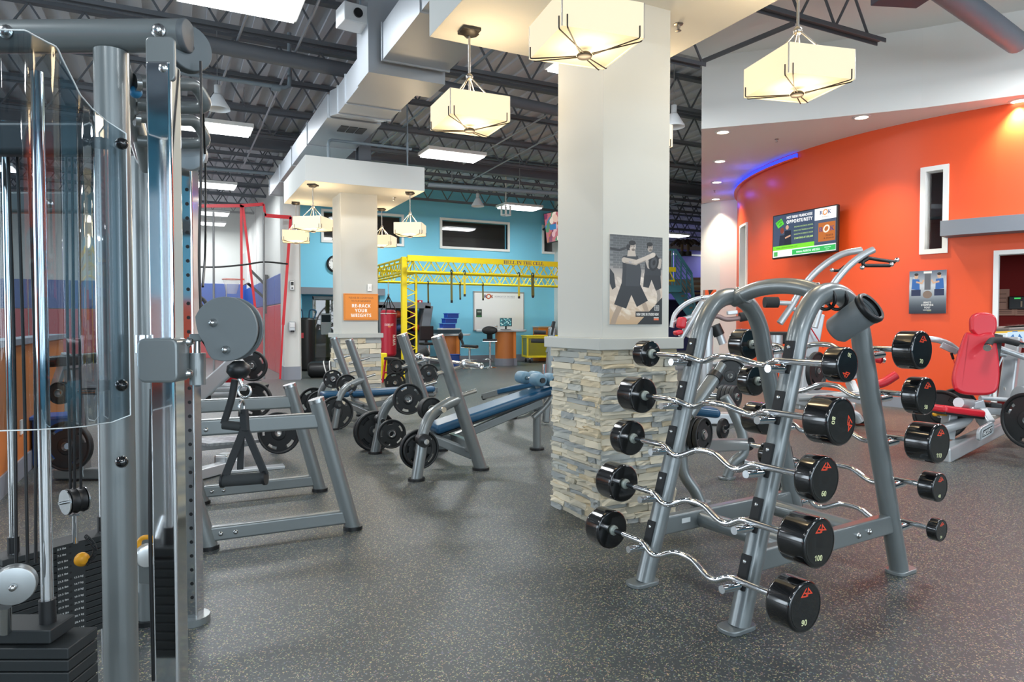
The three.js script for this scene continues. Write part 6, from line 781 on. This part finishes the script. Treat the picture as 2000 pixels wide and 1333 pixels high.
  const dq = onZ(570, 638, -15.85), ds = thing('soap_dispenser', 'grey dispenser on the white pillar', 'dispenser', V(dq.x, dq.y, -15.84)); part(ds, 'body', bx(0.15, 0.23, 0.08, 0, 0, 0.04, 0.03), MT.silver); part(ds, 'front', bx(0.11, 0.1, 0.02, 0, 0.03, 0.08, 0.01), M(0xd9dcdc, 0.4)); part(ds, 'nozzle', cyl(V(0, -0.09, 0.06), V(0, -0.13, 0.06), 0.04), MT.iron);
}
// ---------- signs, posters, screens ----------
const printed = (o, name, a, b, c, d, tex, rough = 0.5) => part(o, name, quad(a, b, c, d), M(0xffffff, rough, 0, { map: tex }));
{ // re-rack sign
  const z = -10.775, x0 = onZ(671, 600, z).x, x1 = onZ(738.5, 600, z).x, y0 = onZ(705, 626, z).y, y1 = onZ(705, 574, z).y, o = thing('wall_sign', 'orange sign reading RE-RACK YOUR WEIGHTS on the far column', 'sign', V((x0 + x1) / 2, (y0 + y1) / 2, z)), W = (x1 - x0) / 2, H = (y1 - y0) / 2;
  const t = canvasTex(768, 592, (x, w, h) => { x.fillStyle = '#e0872c'; x.fillRect(0, 0, w, h); x.strokeStyle = '#7a3f1c'; x.lineWidth = 5; x.strokeRect(24, 22, w - 48, h - 44); x.textAlign = 'center'; x.fillStyle = '#5e3226'; x.font = '52px sans-serif'; x.fillText('PLEASE BE COURTEOUS', w / 2, 112, 640); x.fillText('TO OUR MEMBERS', w / 2, 186, 500); x.fillStyle = '#f7f3ea'; x.font = 'bold 104px sans-serif'; x.fillText('RE-RACK', w / 2, 308, 540); x.fillText('YOUR', w / 2, 412, 330); x.fillText('WEIGHTS', w / 2, 520, 580); });
  part(o, 'board', bx(2 * W, 2 * H, 0.012, 0, 0, 0), M(0xd98028, 0.5)); printed(o, 'print', V(-W, -H, 0.008), V(W, -H, 0.008), V(W, H, 0.008), V(-W, H, 0.008), t);
  const s = onZ(722, 562, z), sw = thing('light_switch', 'small white wall switch above the orange sign', 'switch', V(s.x, s.y, z)); part(sw, 'plate', bx(0.07, 0.115, 0.008, 0, 0, 0, 0.003), MT.white); part(sw, 'toggle', bx(0.012, 0.026, 0.014, 0, 0, 0.008, 0.003), M(0xd0d0cc, 0.5));
}
{ // training poster on the near column
  const z = -3.561, x0 = onZ(1190.5, 550, z).x, x1 = onZ(1293, 550, z).x, y0 = onZ(1241, 634, z).y, y1 = onZ(1241, 461, z).y, o = thing('wall_poster', 'training poster with two people exercising on the near column', 'poster', V((x0 + x1) / 2, (y0 + y1) / 2, z)), W = (x1 - x0) / 2, H = (y1 - y0) / 2;
  const t = canvasTex(640, 960, (x, w, h) => {
    const g = x.createLinearGradient(0, 0, 0, h); g.addColorStop(0, '#5c5f62'); g.addColorStop(0.3, '#77797a'); g.addColorStop(0.45, '#a99f96'); g.addColorStop(0.7, '#c5b5a4'); g.addColorStop(1, '#bfa07c'); x.fillStyle = g; x.fillRect(0, 0, w, h);
    x.fillStyle = 'rgba(40,42,46,0.35)'; for (let r = 0; r < 14; r++) for (let c = 0; c < 9; c++) { x.fillRect(c * 78 + (r % 2) * 38, r * 26, 72, 22); }
    for (let k = 0; k < 60; k++) { x.fillStyle = 'rgba(235,226,214,' + (0.1 + 0.25 * rnd()) + ')'; x.beginPath(); x.ellipse(rnd() * w, 430 + rnd() * 460, 20 + rnd() * 60, 8 + rnd() * 24, rnd(), 0, 7); x.fill(); }
    const poly = (c, p) => { x.fillStyle = c; x.beginPath(); p.forEach(([u, v], i) => (i ? x.lineTo(u, v) : x.moveTo(u, v))); x.closePath(); x.fill(); }, limb = (c, wd, p) => { x.strokeStyle = c; x.lineWidth = wd; x.lineCap = x.lineJoin = 'round'; x.beginPath(); p.forEach(([u, v], i) => (i ? x.lineTo(u, v) : x.moveTo(u, v))); x.stroke(); }, oval = (c, u, v, p, q, r = 0) => { x.fillStyle = c; x.beginPath(); x.ellipse(u, v, p, q, r, 0, 7); x.fill(); };
    const face = (u, v, k, sk) => { oval(sk, u, v, 38 * k, 56 * k, 0.05); oval('#1b1a1a', u - 4 * k, v - 44 * k, 42 * k, 26 * k); oval('#1b1a1a', u - 34 * k, v - 14 * k, 9 * k, 26 * k); oval('#6d645d', u + 8 * k, v + 30 * k, 20 * k, 14 * k); for (const e of [-10, 18]) { oval('#3a3430', u + e * k, v - 6 * k, 7 * k, 4 * k); limb('#2d2825', 4 * k, [[u + (e - 10) * k, v - 17 * k], [u + (e + 8) * k, v - 18 * k]]); } limb('#7d7168', 5 * k, [[u + 5 * k, v - 4 * k], [u + 9 * k, v + 12 * k]]); };
    limb('#2b2b2e', 26, [[0, 150], [110, 165], [180, 140]]); oval('#1f1f22', 215, 130, 22, 34); poly('#202227', [[0, 360], [50, 420], [70, 560], [30, 590], [0, 520]]);   // people at the left rim
    limb('#8d857d', 44, [[575, 540], [600, 640], [590, 740]]); poly('#202125', [[415, 400], [615, 400], [628, 560], [560, 590], [505, 470], [470, 560], [400, 550]]); poly('#26282d', [[425, 220], [520, 200], [618, 230], [622, 420], [418, 420]]); limb('#a79e95', 40, [[440, 250], [470, 330], [540, 330]]); limb('#a79e95', 38, [[612, 250], [600, 330], [560, 300]]); oval('#131416', 530, 282, 62, 92, 0.25); oval('#3a3b3e', 532, 282, 40, 64, 0.25); oval('#121314', 534, 282, 18, 30, 0.25); face(484, 120, 0.86, '#9a9087');
    limb('#a3907d', 62, [[122, 760], [62, 880], [30, 975]]); limb('#a3907d', 54, [[405, 720], [450, 820], [470, 900]]); poly('#1e2024', [[140, 515], [358, 515], [460, 700], [325, 770], [258, 640], [196, 790], [52, 745]]); poly('#303338', [[150, 230], [240, 205], [335, 215], [378, 380], [360, 545], [138, 545], [150, 390]]); poly('#24262b', [[150, 230], [200, 220], [190, 545], [138, 545], [150, 390]]); poly('#b1a69b', [[215, 160], [300, 160], [312, 222], [205, 226]]); limb('#b1a69b', 60, [[170, 268], [310, 288]]); limb('#b9aea3', 50, [[310, 288], [430, 240], [508, 204]]); limb('#8f857b', 10, [[180, 292], [310, 312], [430, 262]]); oval('#c0b5aa', 520, 198, 34, 26, -0.4); face(270, 122, 1, '#b5aa9f'); x.fillStyle = '#8b8f96'; x.font = 'bold 34px sans-serif'; x.fillText('IV', 225, 300);
    x.fillStyle = '#17191a'; x.beginPath(); x.moveTo(w, 660); x.lineTo(w, h); x.lineTo(330, h); x.closePath(); x.fill(); x.fillRect(310, 820, 296, 58); x.fillStyle = '#f1efe9'; x.font = 'bold 40px sans-serif'; x.textAlign = 'center'; x.fillText('NEW CORE IN STUDIO NOW', 458, 864, 276); x.strokeStyle = '#d9d9d4'; x.lineWidth = 4; x.strokeRect(545, 752, 54, 52); x.fillStyle = '#d9d9d4'; x.fillRect(554, 762, 36, 6); x.fillRect(554, 776, 36, 6); x.fillRect(554, 790, 36, 6); x.fillStyle = '#e2683a'; x.fillRect(535, 896, 62, 18); x.fillStyle = '#e9e6df'; x.fillRect(535, 884, 62, 8);
  });
  part(o, 'paper', bx(2 * W, 2 * H, 0.003, 0, 0, 0), MT.white); printed(o, 'print', V(-W, -H, 0.0025), V(W, -H, 0.0025), V(W, H, 0.0025), V(-W, H, 0.0025), t, 0.4);
}
const onDrum = (px, py, off) => { const a = orangeWall.ang(px), p = drum(a, orangeWall.yAt(px, py), DR + off); return p; };
{ // poster on the orange wall
  const a = onDrum(1777, 614, 0.03), b = onDrum(1849, 612, 0.03), yT = onDrum(1813, 529, 0.03).y, yB = (a.y + b.y) / 2, c = a.clone().lerp(b, 0.5), e = b.clone().sub(a).setY(0), W = e.length() / 2; e.normalize(); const H = (yT - yB) / 2, o = thing('wall_poster', 'blue poster reading WHO\u2019S STOPPING YOU on the orange wall', 'poster', V(c.x, (yT + yB) / 2, c.z), { turn: Math.atan2(-e.z, e.x) });
  const t = canvasTex(384, 448, (x, w, h) => { const g = x.createLinearGradient(0, 0, 0, h); g.addColorStop(0, '#5d6a7c'); g.addColorStop(0.35, '#c3c9cf'); g.addColorStop(0.6, '#8b949c'); g.addColorStop(0.8, '#4c555f'); g.addColorStop(1, '#1f2633'); x.fillStyle = g; x.fillRect(0, 0, w, h); x.fillStyle = '#b9c0c8'; for (let k = 0; k < 5; k++) x.fillRect(10 + k * 14, 60, 8, 150); for (let k = 0; k < 5; k++) x.fillRect(w - 74 + k * 14, 60, 8, 150); x.fillStyle = '#5c6068'; x.fillRect(160, 30, 64, 170); for (const s of [1, -1]) { x.save(); x.translate(w / 2, 0); x.scale(s, 1); x.fillStyle = '#2c62a8'; x.beginPath(); x.moveTo(85, 90); x.lineTo(160, 84); x.lineTo(168, 190); x.lineTo(80, 200); x.fill(); x.fillStyle = '#1f2b4d'; x.fillRect(70, 196, 100, 66); x.fillStyle = '#caa58a'; x.beginPath(); x.ellipse(118, 56, 20, 26, 0, 0, 7); x.fill(); x.strokeStyle = '#caa58a'; x.lineWidth = 18; x.beginPath(); x.moveTo(120, 116); x.lineTo(60, 130); x.lineTo(40, 96); x.stroke(); x.fillStyle = '#2b221c'; x.beginPath(); x.ellipse(118, 38, 21, 14, 0, 0, 7); x.fill(); x.restore(); } x.fillStyle = '#7d6c60'; x.beginPath(); x.ellipse(w / 2, 250, 48, 40, 0, 0, 7); x.fill(); x.fillStyle = '#e8e8e4'; x.fillRect(150, 8, 84, 22); x.font = 'bold 26px sans-serif'; x.textAlign = 'center'; x.fillText('WHO\u2019S', w / 2, 342); x.fillText('STOPPING', w / 2, 368); x.fillText('YOU?', w / 2, 394); x.fillRect(150, 408, 84, 5); x.fillStyle = '#a8b83a'; x.fillRect(190, 418, 44, 4); });
  part(o, 'paper', bx(2 * W, 2 * H, 0.004, 0, 0, 0), MT.white); printed(o, 'print', V(-W, -H, 0.003), V(W, -H, 0.003), V(W, H, 0.003), V(-W, H, 0.003), t);
}
function screenBox(name, label, tl, tr, br, bl, tex, th = 0.05, glow = 0.75) {
  const c = tl.clone().add(tr).add(br).add(bl).multiplyScalar(0.25), e1 = tr.clone().sub(tl).add(br.clone().sub(bl)).multiplyScalar(0.5), W = e1.length(), e2 = tl.clone().sub(bl).add(tr.clone().sub(br)).multiplyScalar(0.5), H = e2.length(); e1.normalize(); const e3 = e1.clone().cross(e2).normalize(); e2.copy(e3.clone().cross(e1)).normalize();
  const o = thing(name, label, 'television', c); const mx = new THREE.Matrix4().makeBasis(e1, e2, e3); part(o, 'case', bx(W, H, th, 0, 0, -th / 2, 0.012).applyMatrix4(mx), MT.black); part(o, 'screen', quad(V(-W / 2 + 0.02, -H / 2 + 0.025, 0.002), V(W / 2 - 0.02, -H / 2 + 0.025, 0.002), V(W / 2 - 0.02, H / 2 - 0.02, 0.002), V(-W / 2 + 0.02, H / 2 - 0.02, 0.002)).applyMatrix4(mx), new THREE.MeshStandardMaterial({ color: 0x111111, roughness: 0.25, emissive: 0xffffff, emissiveMap: tex, emissiveIntensity: glow })); part(o, 'wall_bracket', [bx(0.3, 0.3, 0.28, 0, 0, -th - 0.14).applyMatrix4(mx)], MT.black); return o;
}
{
  const t = canvasTex(1024, 640, (x) => {
    x.fillStyle = '#3b4a63'; x.fillRect(0, 0, 1024, 640); x.fillStyle = '#f4f6f8'; x.fillRect(690, 0, 334, 170); x.fillStyle = '#4a556b'; x.fillRect(690, 170, 334, 330); x.fillStyle = '#b5662c'; x.fillRect(752, 215, 260, 275); x.font = 'bold 74px serif'; x.textAlign = 'center'; x.fillStyle = '#2d2f63'; x.fillText('R', 790, 92); x.fillText('K', 916, 92); x.strokeStyle = '#e08a3a'; x.lineWidth = 15; x.beginPath(); x.ellipse(854, 66, 30, 36, 0.5, 0, 7); x.stroke(); x.font = '26px sans-serif'; x.fillStyle = '#7b6a58'; x.fillText('& fitness', 860, 140);
    x.font = 'bold 90px serif'; x.fillStyle = '#3c3f80'; x.fillText('R', 790, 345); x.fillText('K', 960, 345); x.strokeStyle = '#e9dfce'; x.lineWidth = 22; x.beginPath(); x.ellipse(876, 310, 38, 48, 0.5, 0, 7); x.stroke(); x.fillStyle = '#5d2f1c'; x.font = 'bold 34px serif'; x.fillText('Health', 925, 420); x.fillText('& Fitness', 915, 460);
    x.fillStyle = '#ffffff'; x.font = 'bold 56px sans-serif'; x.fillText('HOT NEW FRANCHISE', 440, 72, 430); x.font = 'bold 74px sans-serif'; x.fillText('OPPORTUNITY', 440, 146, 430); x.save(); x.translate(112, 120); x.rotate(-0.5); x.fillStyle = '#59c93c'; x.fillRect(-60, -50, 116, 104); x.fillStyle = '#1f5f24'; x.font = 'bold 40px sans-serif'; x.fillText('OPEN', 0, -8, 96); x.fillText('UP', 0, 36); x.restore();
    x.fillStyle = '#bfe07c'; x.font = '27px sans-serif'; x.textAlign = 'left'; ['PROVEN BUSINESS MODEL', 'WORLD CLASS TRAINING & SUPPORT', 'MARKETING & WEBSITES INSIDE'].forEach((s, i) => x.fillText('\u2713 ' + s, 340, 222 + i * 56, 330)); x.font = 'bold 36px sans-serif'; x.fillText('\u2713 STARTING AT $99,000', 340, 398, 330);
    x.fillStyle = '#c89a80'; for (const [a, b] of [[160, 250], [240, 200]]) { x.beginPath(); x.ellipse(a, b, 26, 34, 0, 0, 7); x.fill(); } x.fillStyle = '#7b3a2c'; x.beginPath(); x.ellipse(154, 238, 32, 46, 0, 0, 7); x.fill(); x.fillStyle = '#20283a'; x.beginPath(); x.moveTo(100, 470); x.lineTo(116, 310); x.lineTo(200, 310); x.lineTo(214, 470); x.fill(); x.fillStyle = '#1a2030'; x.beginPath(); x.moveTo(196, 470); x.lineTo(196, 250); x.lineTo(304, 250); x.lineTo(316, 470); x.fill(); x.strokeStyle = '#c89a80'; x.lineWidth = 24; x.beginPath(); x.moveTo(206, 360); x.lineTo(300, 330); x.stroke();
    x.fillStyle = '#78d62e'; x.fillRect(0, 470, 690, 66); x.fillStyle = '#2c5c18'; x.font = '30px sans-serif'; x.fillText('www.rokhealthfitness.com', 60, 514, 520); x.fillStyle = '#eef6f2'; x.fillRect(0, 536, 1024, 104); x.fillStyle = '#2fb257'; x.fillRect(330, 552, 690, 78); x.fillStyle = '#e6fff0'; x.font = 'bold 44px sans-serif'; x.fillText('www.ARROG MEDIA', 400, 608, 380); x.font = '24px sans-serif'; x.fillText('Advertise', 850, 586); x.fillText('Here', 870, 616); x.fillStyle = '#4fae5c'; x.fillRect(16, 556, 66, 70);
  });
  const L = 11.9, R = 10.9; const tv = screenBox('television', 'large wall television showing a franchise advert on the orange wall', at(1503, 423.5, L), at(1630, 400.5, R), at(1641, 490, R - 0.12), at(1514, 506, L - 0.12), t, 0.07, 1.0);
  const t2 = canvasTex(256, 320, (x) => { x.fillStyle = '#b86a72'; x.fillRect(0, 0, 256, 320); for (let k = 0; k < 70; k++) { x.fillStyle = ['#d9aeb2', '#4d83b5', '#7d3d5c', '#e8d6c8', '#a86b3a', '#5b8a6a'][k % 6]; x.beginPath(); x.ellipse((k * 83) % 256, (k * 57) % 320, 14 + k % 14, 18 + k % 18, k, 0, 7); x.fill(); } x.fillStyle = '#e3bfae'; x.beginPath(); x.ellipse(150, 70, 34, 46, 0, 0, 7); x.fill(); x.fillStyle = '#3c7fb0'; x.fillRect(60, 130, 90, 60); });
  screenBox('television', 'tilted wall television half hidden by the near column', at(1058, 419, 22.6), at(1096, 410, 22.3), at(1108, 468, 22.2), at(1071, 475, 22.5), t2, 0.06, 0.7).add((() => { const m = new THREE.Mesh(cyl(V(0, 0, -0.05), V(0, 0, -0.88), 0.04), MT.black); m.name = 'wall_arm'; return m; })());
}
{ // things seen in the doorway of the orange wall
  const D0 = orangeWall.ang(1940), back = (px, py) => { const k = DR - 1.62, d = sight(px, 600); d.y = 0; d.normalize(); const q = drum(D0 + 0.1, 0, 1).sub(DRUM).setY(0).normalize(), p0 = drum(D0 + 0.1, 0, k), t = p0.dot(q) / d.dot(q), p = d.clone().multiplyScalar(t), s = sight(px, py), hk = t / Math.hypot(s.x, s.z); return V(p.x, EYE + s.y * hk, p.z); };
  const q = drum(D0 + 0.1, 0, 1).sub(DRUM).setY(0).normalize(), turn = Math.atan2(q.x, q.z);
  for (const [px, py, w, h, lb] of [[1951, 584, 0.26, 0.3, 'larger paper notice inside the orange doorway'], [1962, 609, 0.26, 0.12, 'small paper strip inside the orange doorway'], [1998, 609, 0.2, 0.12, 'paper strip at the right edge inside the doorway']]) { const o = thing('paper_notice', lb, 'notice', back(px, py), { turn }); part(o, 'sheet', bx(w, h, 0.006, 0, 0, 0.01), M(0xc99b86, 0.8)); for (let k = 0; k < 3; k++) part(o, 'text_line', bx(w * 0.7, 0.012, 0.002, 0, h * 0.25 - k * h * 0.22, 0.014), M(0x7d5a50, 0.8)); }
  const kp = thing('access_keypad', 'black keypad with green light inside the doorway', 'keypad', back(1985, 592), { turn }); part(kp, 'case', bx(0.2, 0.2, 0.06, 0, 0, 0.03, 0.01), MT.black); part(kp, 'green_light', bx(0.08, 0.02, 0.004, 0.01, 0.07, 0.062), new THREE.MeshStandardMaterial({ color: 0x113311, emissive: new THREE.Color(0.1, 0.9, 0.2), emissiveIntensity: 0.6 })); part(kp, 'card_slot', bx(0.02, 0.09, 0.004, 0.06, -0.02, 0.062), M(0xb9a184, 0.6));
}
// ---------- gallery stair seen between the columns ----------
{
  const w = 21, A = (px, py, k = 0) => at(px, py, w + k), o = thing('steel_stair', 'teal steel stair with railing leading to the gallery', 'stair', onY(1345, 712), { world: true });
  for (const k of [0, 1.1]) { part(o, 'stringer', beam(A(1318, 565, k), A(1372, 640, k), 0.06, 0.34, 0), MT.teal); part(o, 'hand_rail', beam(A(1300, 488, k), A(1318, 488, k), 0.06, 0.06, 0), MT.teal); part(o, 'hand_rail', beam(A(1318, 487, k), A(1351, 536, k), 0.06, 0.08, 0), MT.teal); part(o, 'hand_rail', beam(A(1351, 536, k), A(1358, 610, k), 0.06, 0.06, 0), MT.teal); for (let i = 1; i < 7; i++) part(o, 'rail_wire', beam(A(1318, 487 + i * 10, k), A(1353, 536 + i * 11, k), 0.025, 0.025, 0), MT.teal); for (const [x, a, b] of [[1313, 488, 562], [1318, 488, 565], [1330, 506, 580], [1341, 522, 597], [1351, 537, 612]]) part(o, 'baluster', beam(A(x, a, k), A(x, b, k), 0.04, 0.04, 0), MT.teal); }
  for (let i = 0; i < 9; i++) part(o, 'tread', beam(A(1322 + i * 5.4, 571 + i * 7.6, -0.02), A(1322 + i * 5.4, 571 + i * 7.6, 1.1), 0.28, 0.05, 0), M(0x8a7460, 0.7)); part(o, 'landing', beam(A(1290, 566), A(1322, 566), 1.2, 0.2, 0), MT.teal);
  const s2 = thing('wooden_steps', 'wooden steps right of the teal stair', 'stair', onY(1362, 700), { world: true }); for (let i = 0; i < 9; i++) part(s2, 'step', beam(A(1350, 545 + i * 9.5, 2.2 - i * 0.16), A(1384, 545 + i * 9.5, 2.2 - i * 0.16), 0.3, 0.07, 0), M(0x9a7b60, 0.7)); { const c = A(1367, 600, 2.5); part(s2, 'step_wall', bx(0.7, 2.4, 0.06, c.x, 1.2, c.z).rotateY(0), MT.purple); }
  for (const [x, lb] of [[1332, 'left potted palm on the gallery ledge'], [1344, 'right potted palm on the gallery ledge']]) { const p = A(x, 494, 2.6), pl = thing('potted_palm', lb, 'plant', p, { world: true }); part(pl, 'trunk', cyl(p, A(x, 478, 2.6), 0.05), M(0x5c4630, 0.8)); for (let k = 0; k < 6; k++) { const a = k * 1.05 + x, c = A(x, 476, 2.6); part(pl, 'frond', smooth([c, c.clone().add(V(0.2 * Math.cos(a), 0.1, 0.2 * Math.sin(a))), c.clone().add(V(0.4 * Math.cos(a), -0.05, 0.4 * Math.sin(a)))], 0.05, 8, 5), M(0x3a2c22, 0.8)); } part(pl, 'pot', cyl(A(x, 500, 2.6), A(x, 492, 2.6), 0.12), M(0x2c2a28, 0.7)); }
  const ex = thing('exit_sign', 'small red exit sign under the gallery stair', 'sign', A(1314, 565, -0.4)); part(ex, 'case', bx(0.22, 0.16, 0.06, 0, 0, 0, 0.01), M(0xb02030, 0.5)); part(ex, 'face', bx(0.18, 0.12, 0.01, 0, 0, 0.035), new THREE.MeshStandardMaterial({ color: 0x551111, emissive: new THREE.Color(0.9, 0.05, 0.06), emissiveIntensity: 0.5 }));
  const fp = thing('fitness_flyer', 'orange and black flyer on the white pillar by the orange wall', 'flyer', onY(1385, 571, 0)); { const P = (px, py) => at(px, py, 14.2); const a = P(1373, 583), b = P(1399, 583), c = P(1399, 566), d = P(1373, 567); fp.position.copy(a.clone().lerp(c, 0.5)); fp.inWorld = true; const t = canvasTex(128, 84, (x) => { x.fillStyle = '#e0602a'; x.fillRect(0, 0, 128, 84); x.fillStyle = '#25211f'; x.beginPath(); x.moveTo(50, 0); x.lineTo(100, 0); x.lineTo(60, 60); x.fill(); x.fillStyle = '#8a7a70'; x.fillRect(0, 0, 20, 84); }); part(fp, 'sheet', quad(a, b, c, d), M(0xffffff, 0.6, 0, { map: t })); }
}
// ---------- things seen through the shield at the left edge ----------
{
  const lw = structure('wall_low', 'low orange wooden half wall at the left edge with grey base', V(0, 0, 0), { category: 'wall' }); part(lw, 'wood_panel', bx(0.12, 1.05, 3.6, -1.23, 0.6, -7.6), M(0xd17a34, 0.55)); part(lw, 'baseboard', bx(0.14, 0.16, 3.6, -1.225, 0.08, -7.6), MT.greyBase); part(lw, 'cap', bx(0.2, 0.05, 3.64, -1.23, 1.14, -7.6), MT.greyBase); part(lw, 'outlet', bx(0.01, 0.12, 0.08, -1.165, 0.42, -6.9), MT.white);
  const p = onY(112, 905), b = thing('floor_bin', 'blue recycling bin seen through the cable machine', 'bin', V(p.x, 0, p.z)); part(b, 'tub', bx(0.34, 0.44, 0.3, 0, 0.22, 0, 0.03), M(0x1d4f9c, 0.4)); part(b, 'rim', bx(0.37, 0.03, 0.33, 0, 0.44, 0, 0.008), M(0x2a62b8, 0.4));
  const w = 5.6, A = (px, py, k = 0) => at(px, py, w + k), m = thing('curl_machine', 'grey machine with black plates seen through the clear shield', 'exercise machine', onY(150, 905), { world: true }); part(m, 'post', beam(A(165, 930).setY(0.01), A(140, 720), 0.1, 0.09, 0.02), MT.frame); part(m, 'arm', cyl(A(85, 765), A(190, 765), 0.03), MT.steel); part(m, 'base', beam(A(110, 930).setY(0.05), A(215, 925).setY(0.05), 0.1, 0.09, 0.02), MT.frame); part(m, 'pad', beam(A(110, 706), A(180, 700), 0.3, 0.09, 0.03), MT.black); part(m, 'upright', beam(A(100, 780), A(130, 690), 0.06, 0.06, 0.01), MT.silver); const D = FW.clone().negate().setY(0).normalize(); weightPlate('black plate on the machine seen through the clear shield', A(132, 872, -0.2), D, 0.2, 0.05, 4); weightPlate('small black plate at the bar end seen through the shield', A(118, 768, -0.2), D, 0.09, 0.05, 0); part(m, 'peg', cyl(A(132, 872, -0.3), A(160, 880), 0.025), MT.chrome);
}
for (const o of scene.children) o.traverse((m) => { if (m.isMesh) m.castShadow = m.receiveShadow = true; });
renderer.render(scene, camera);
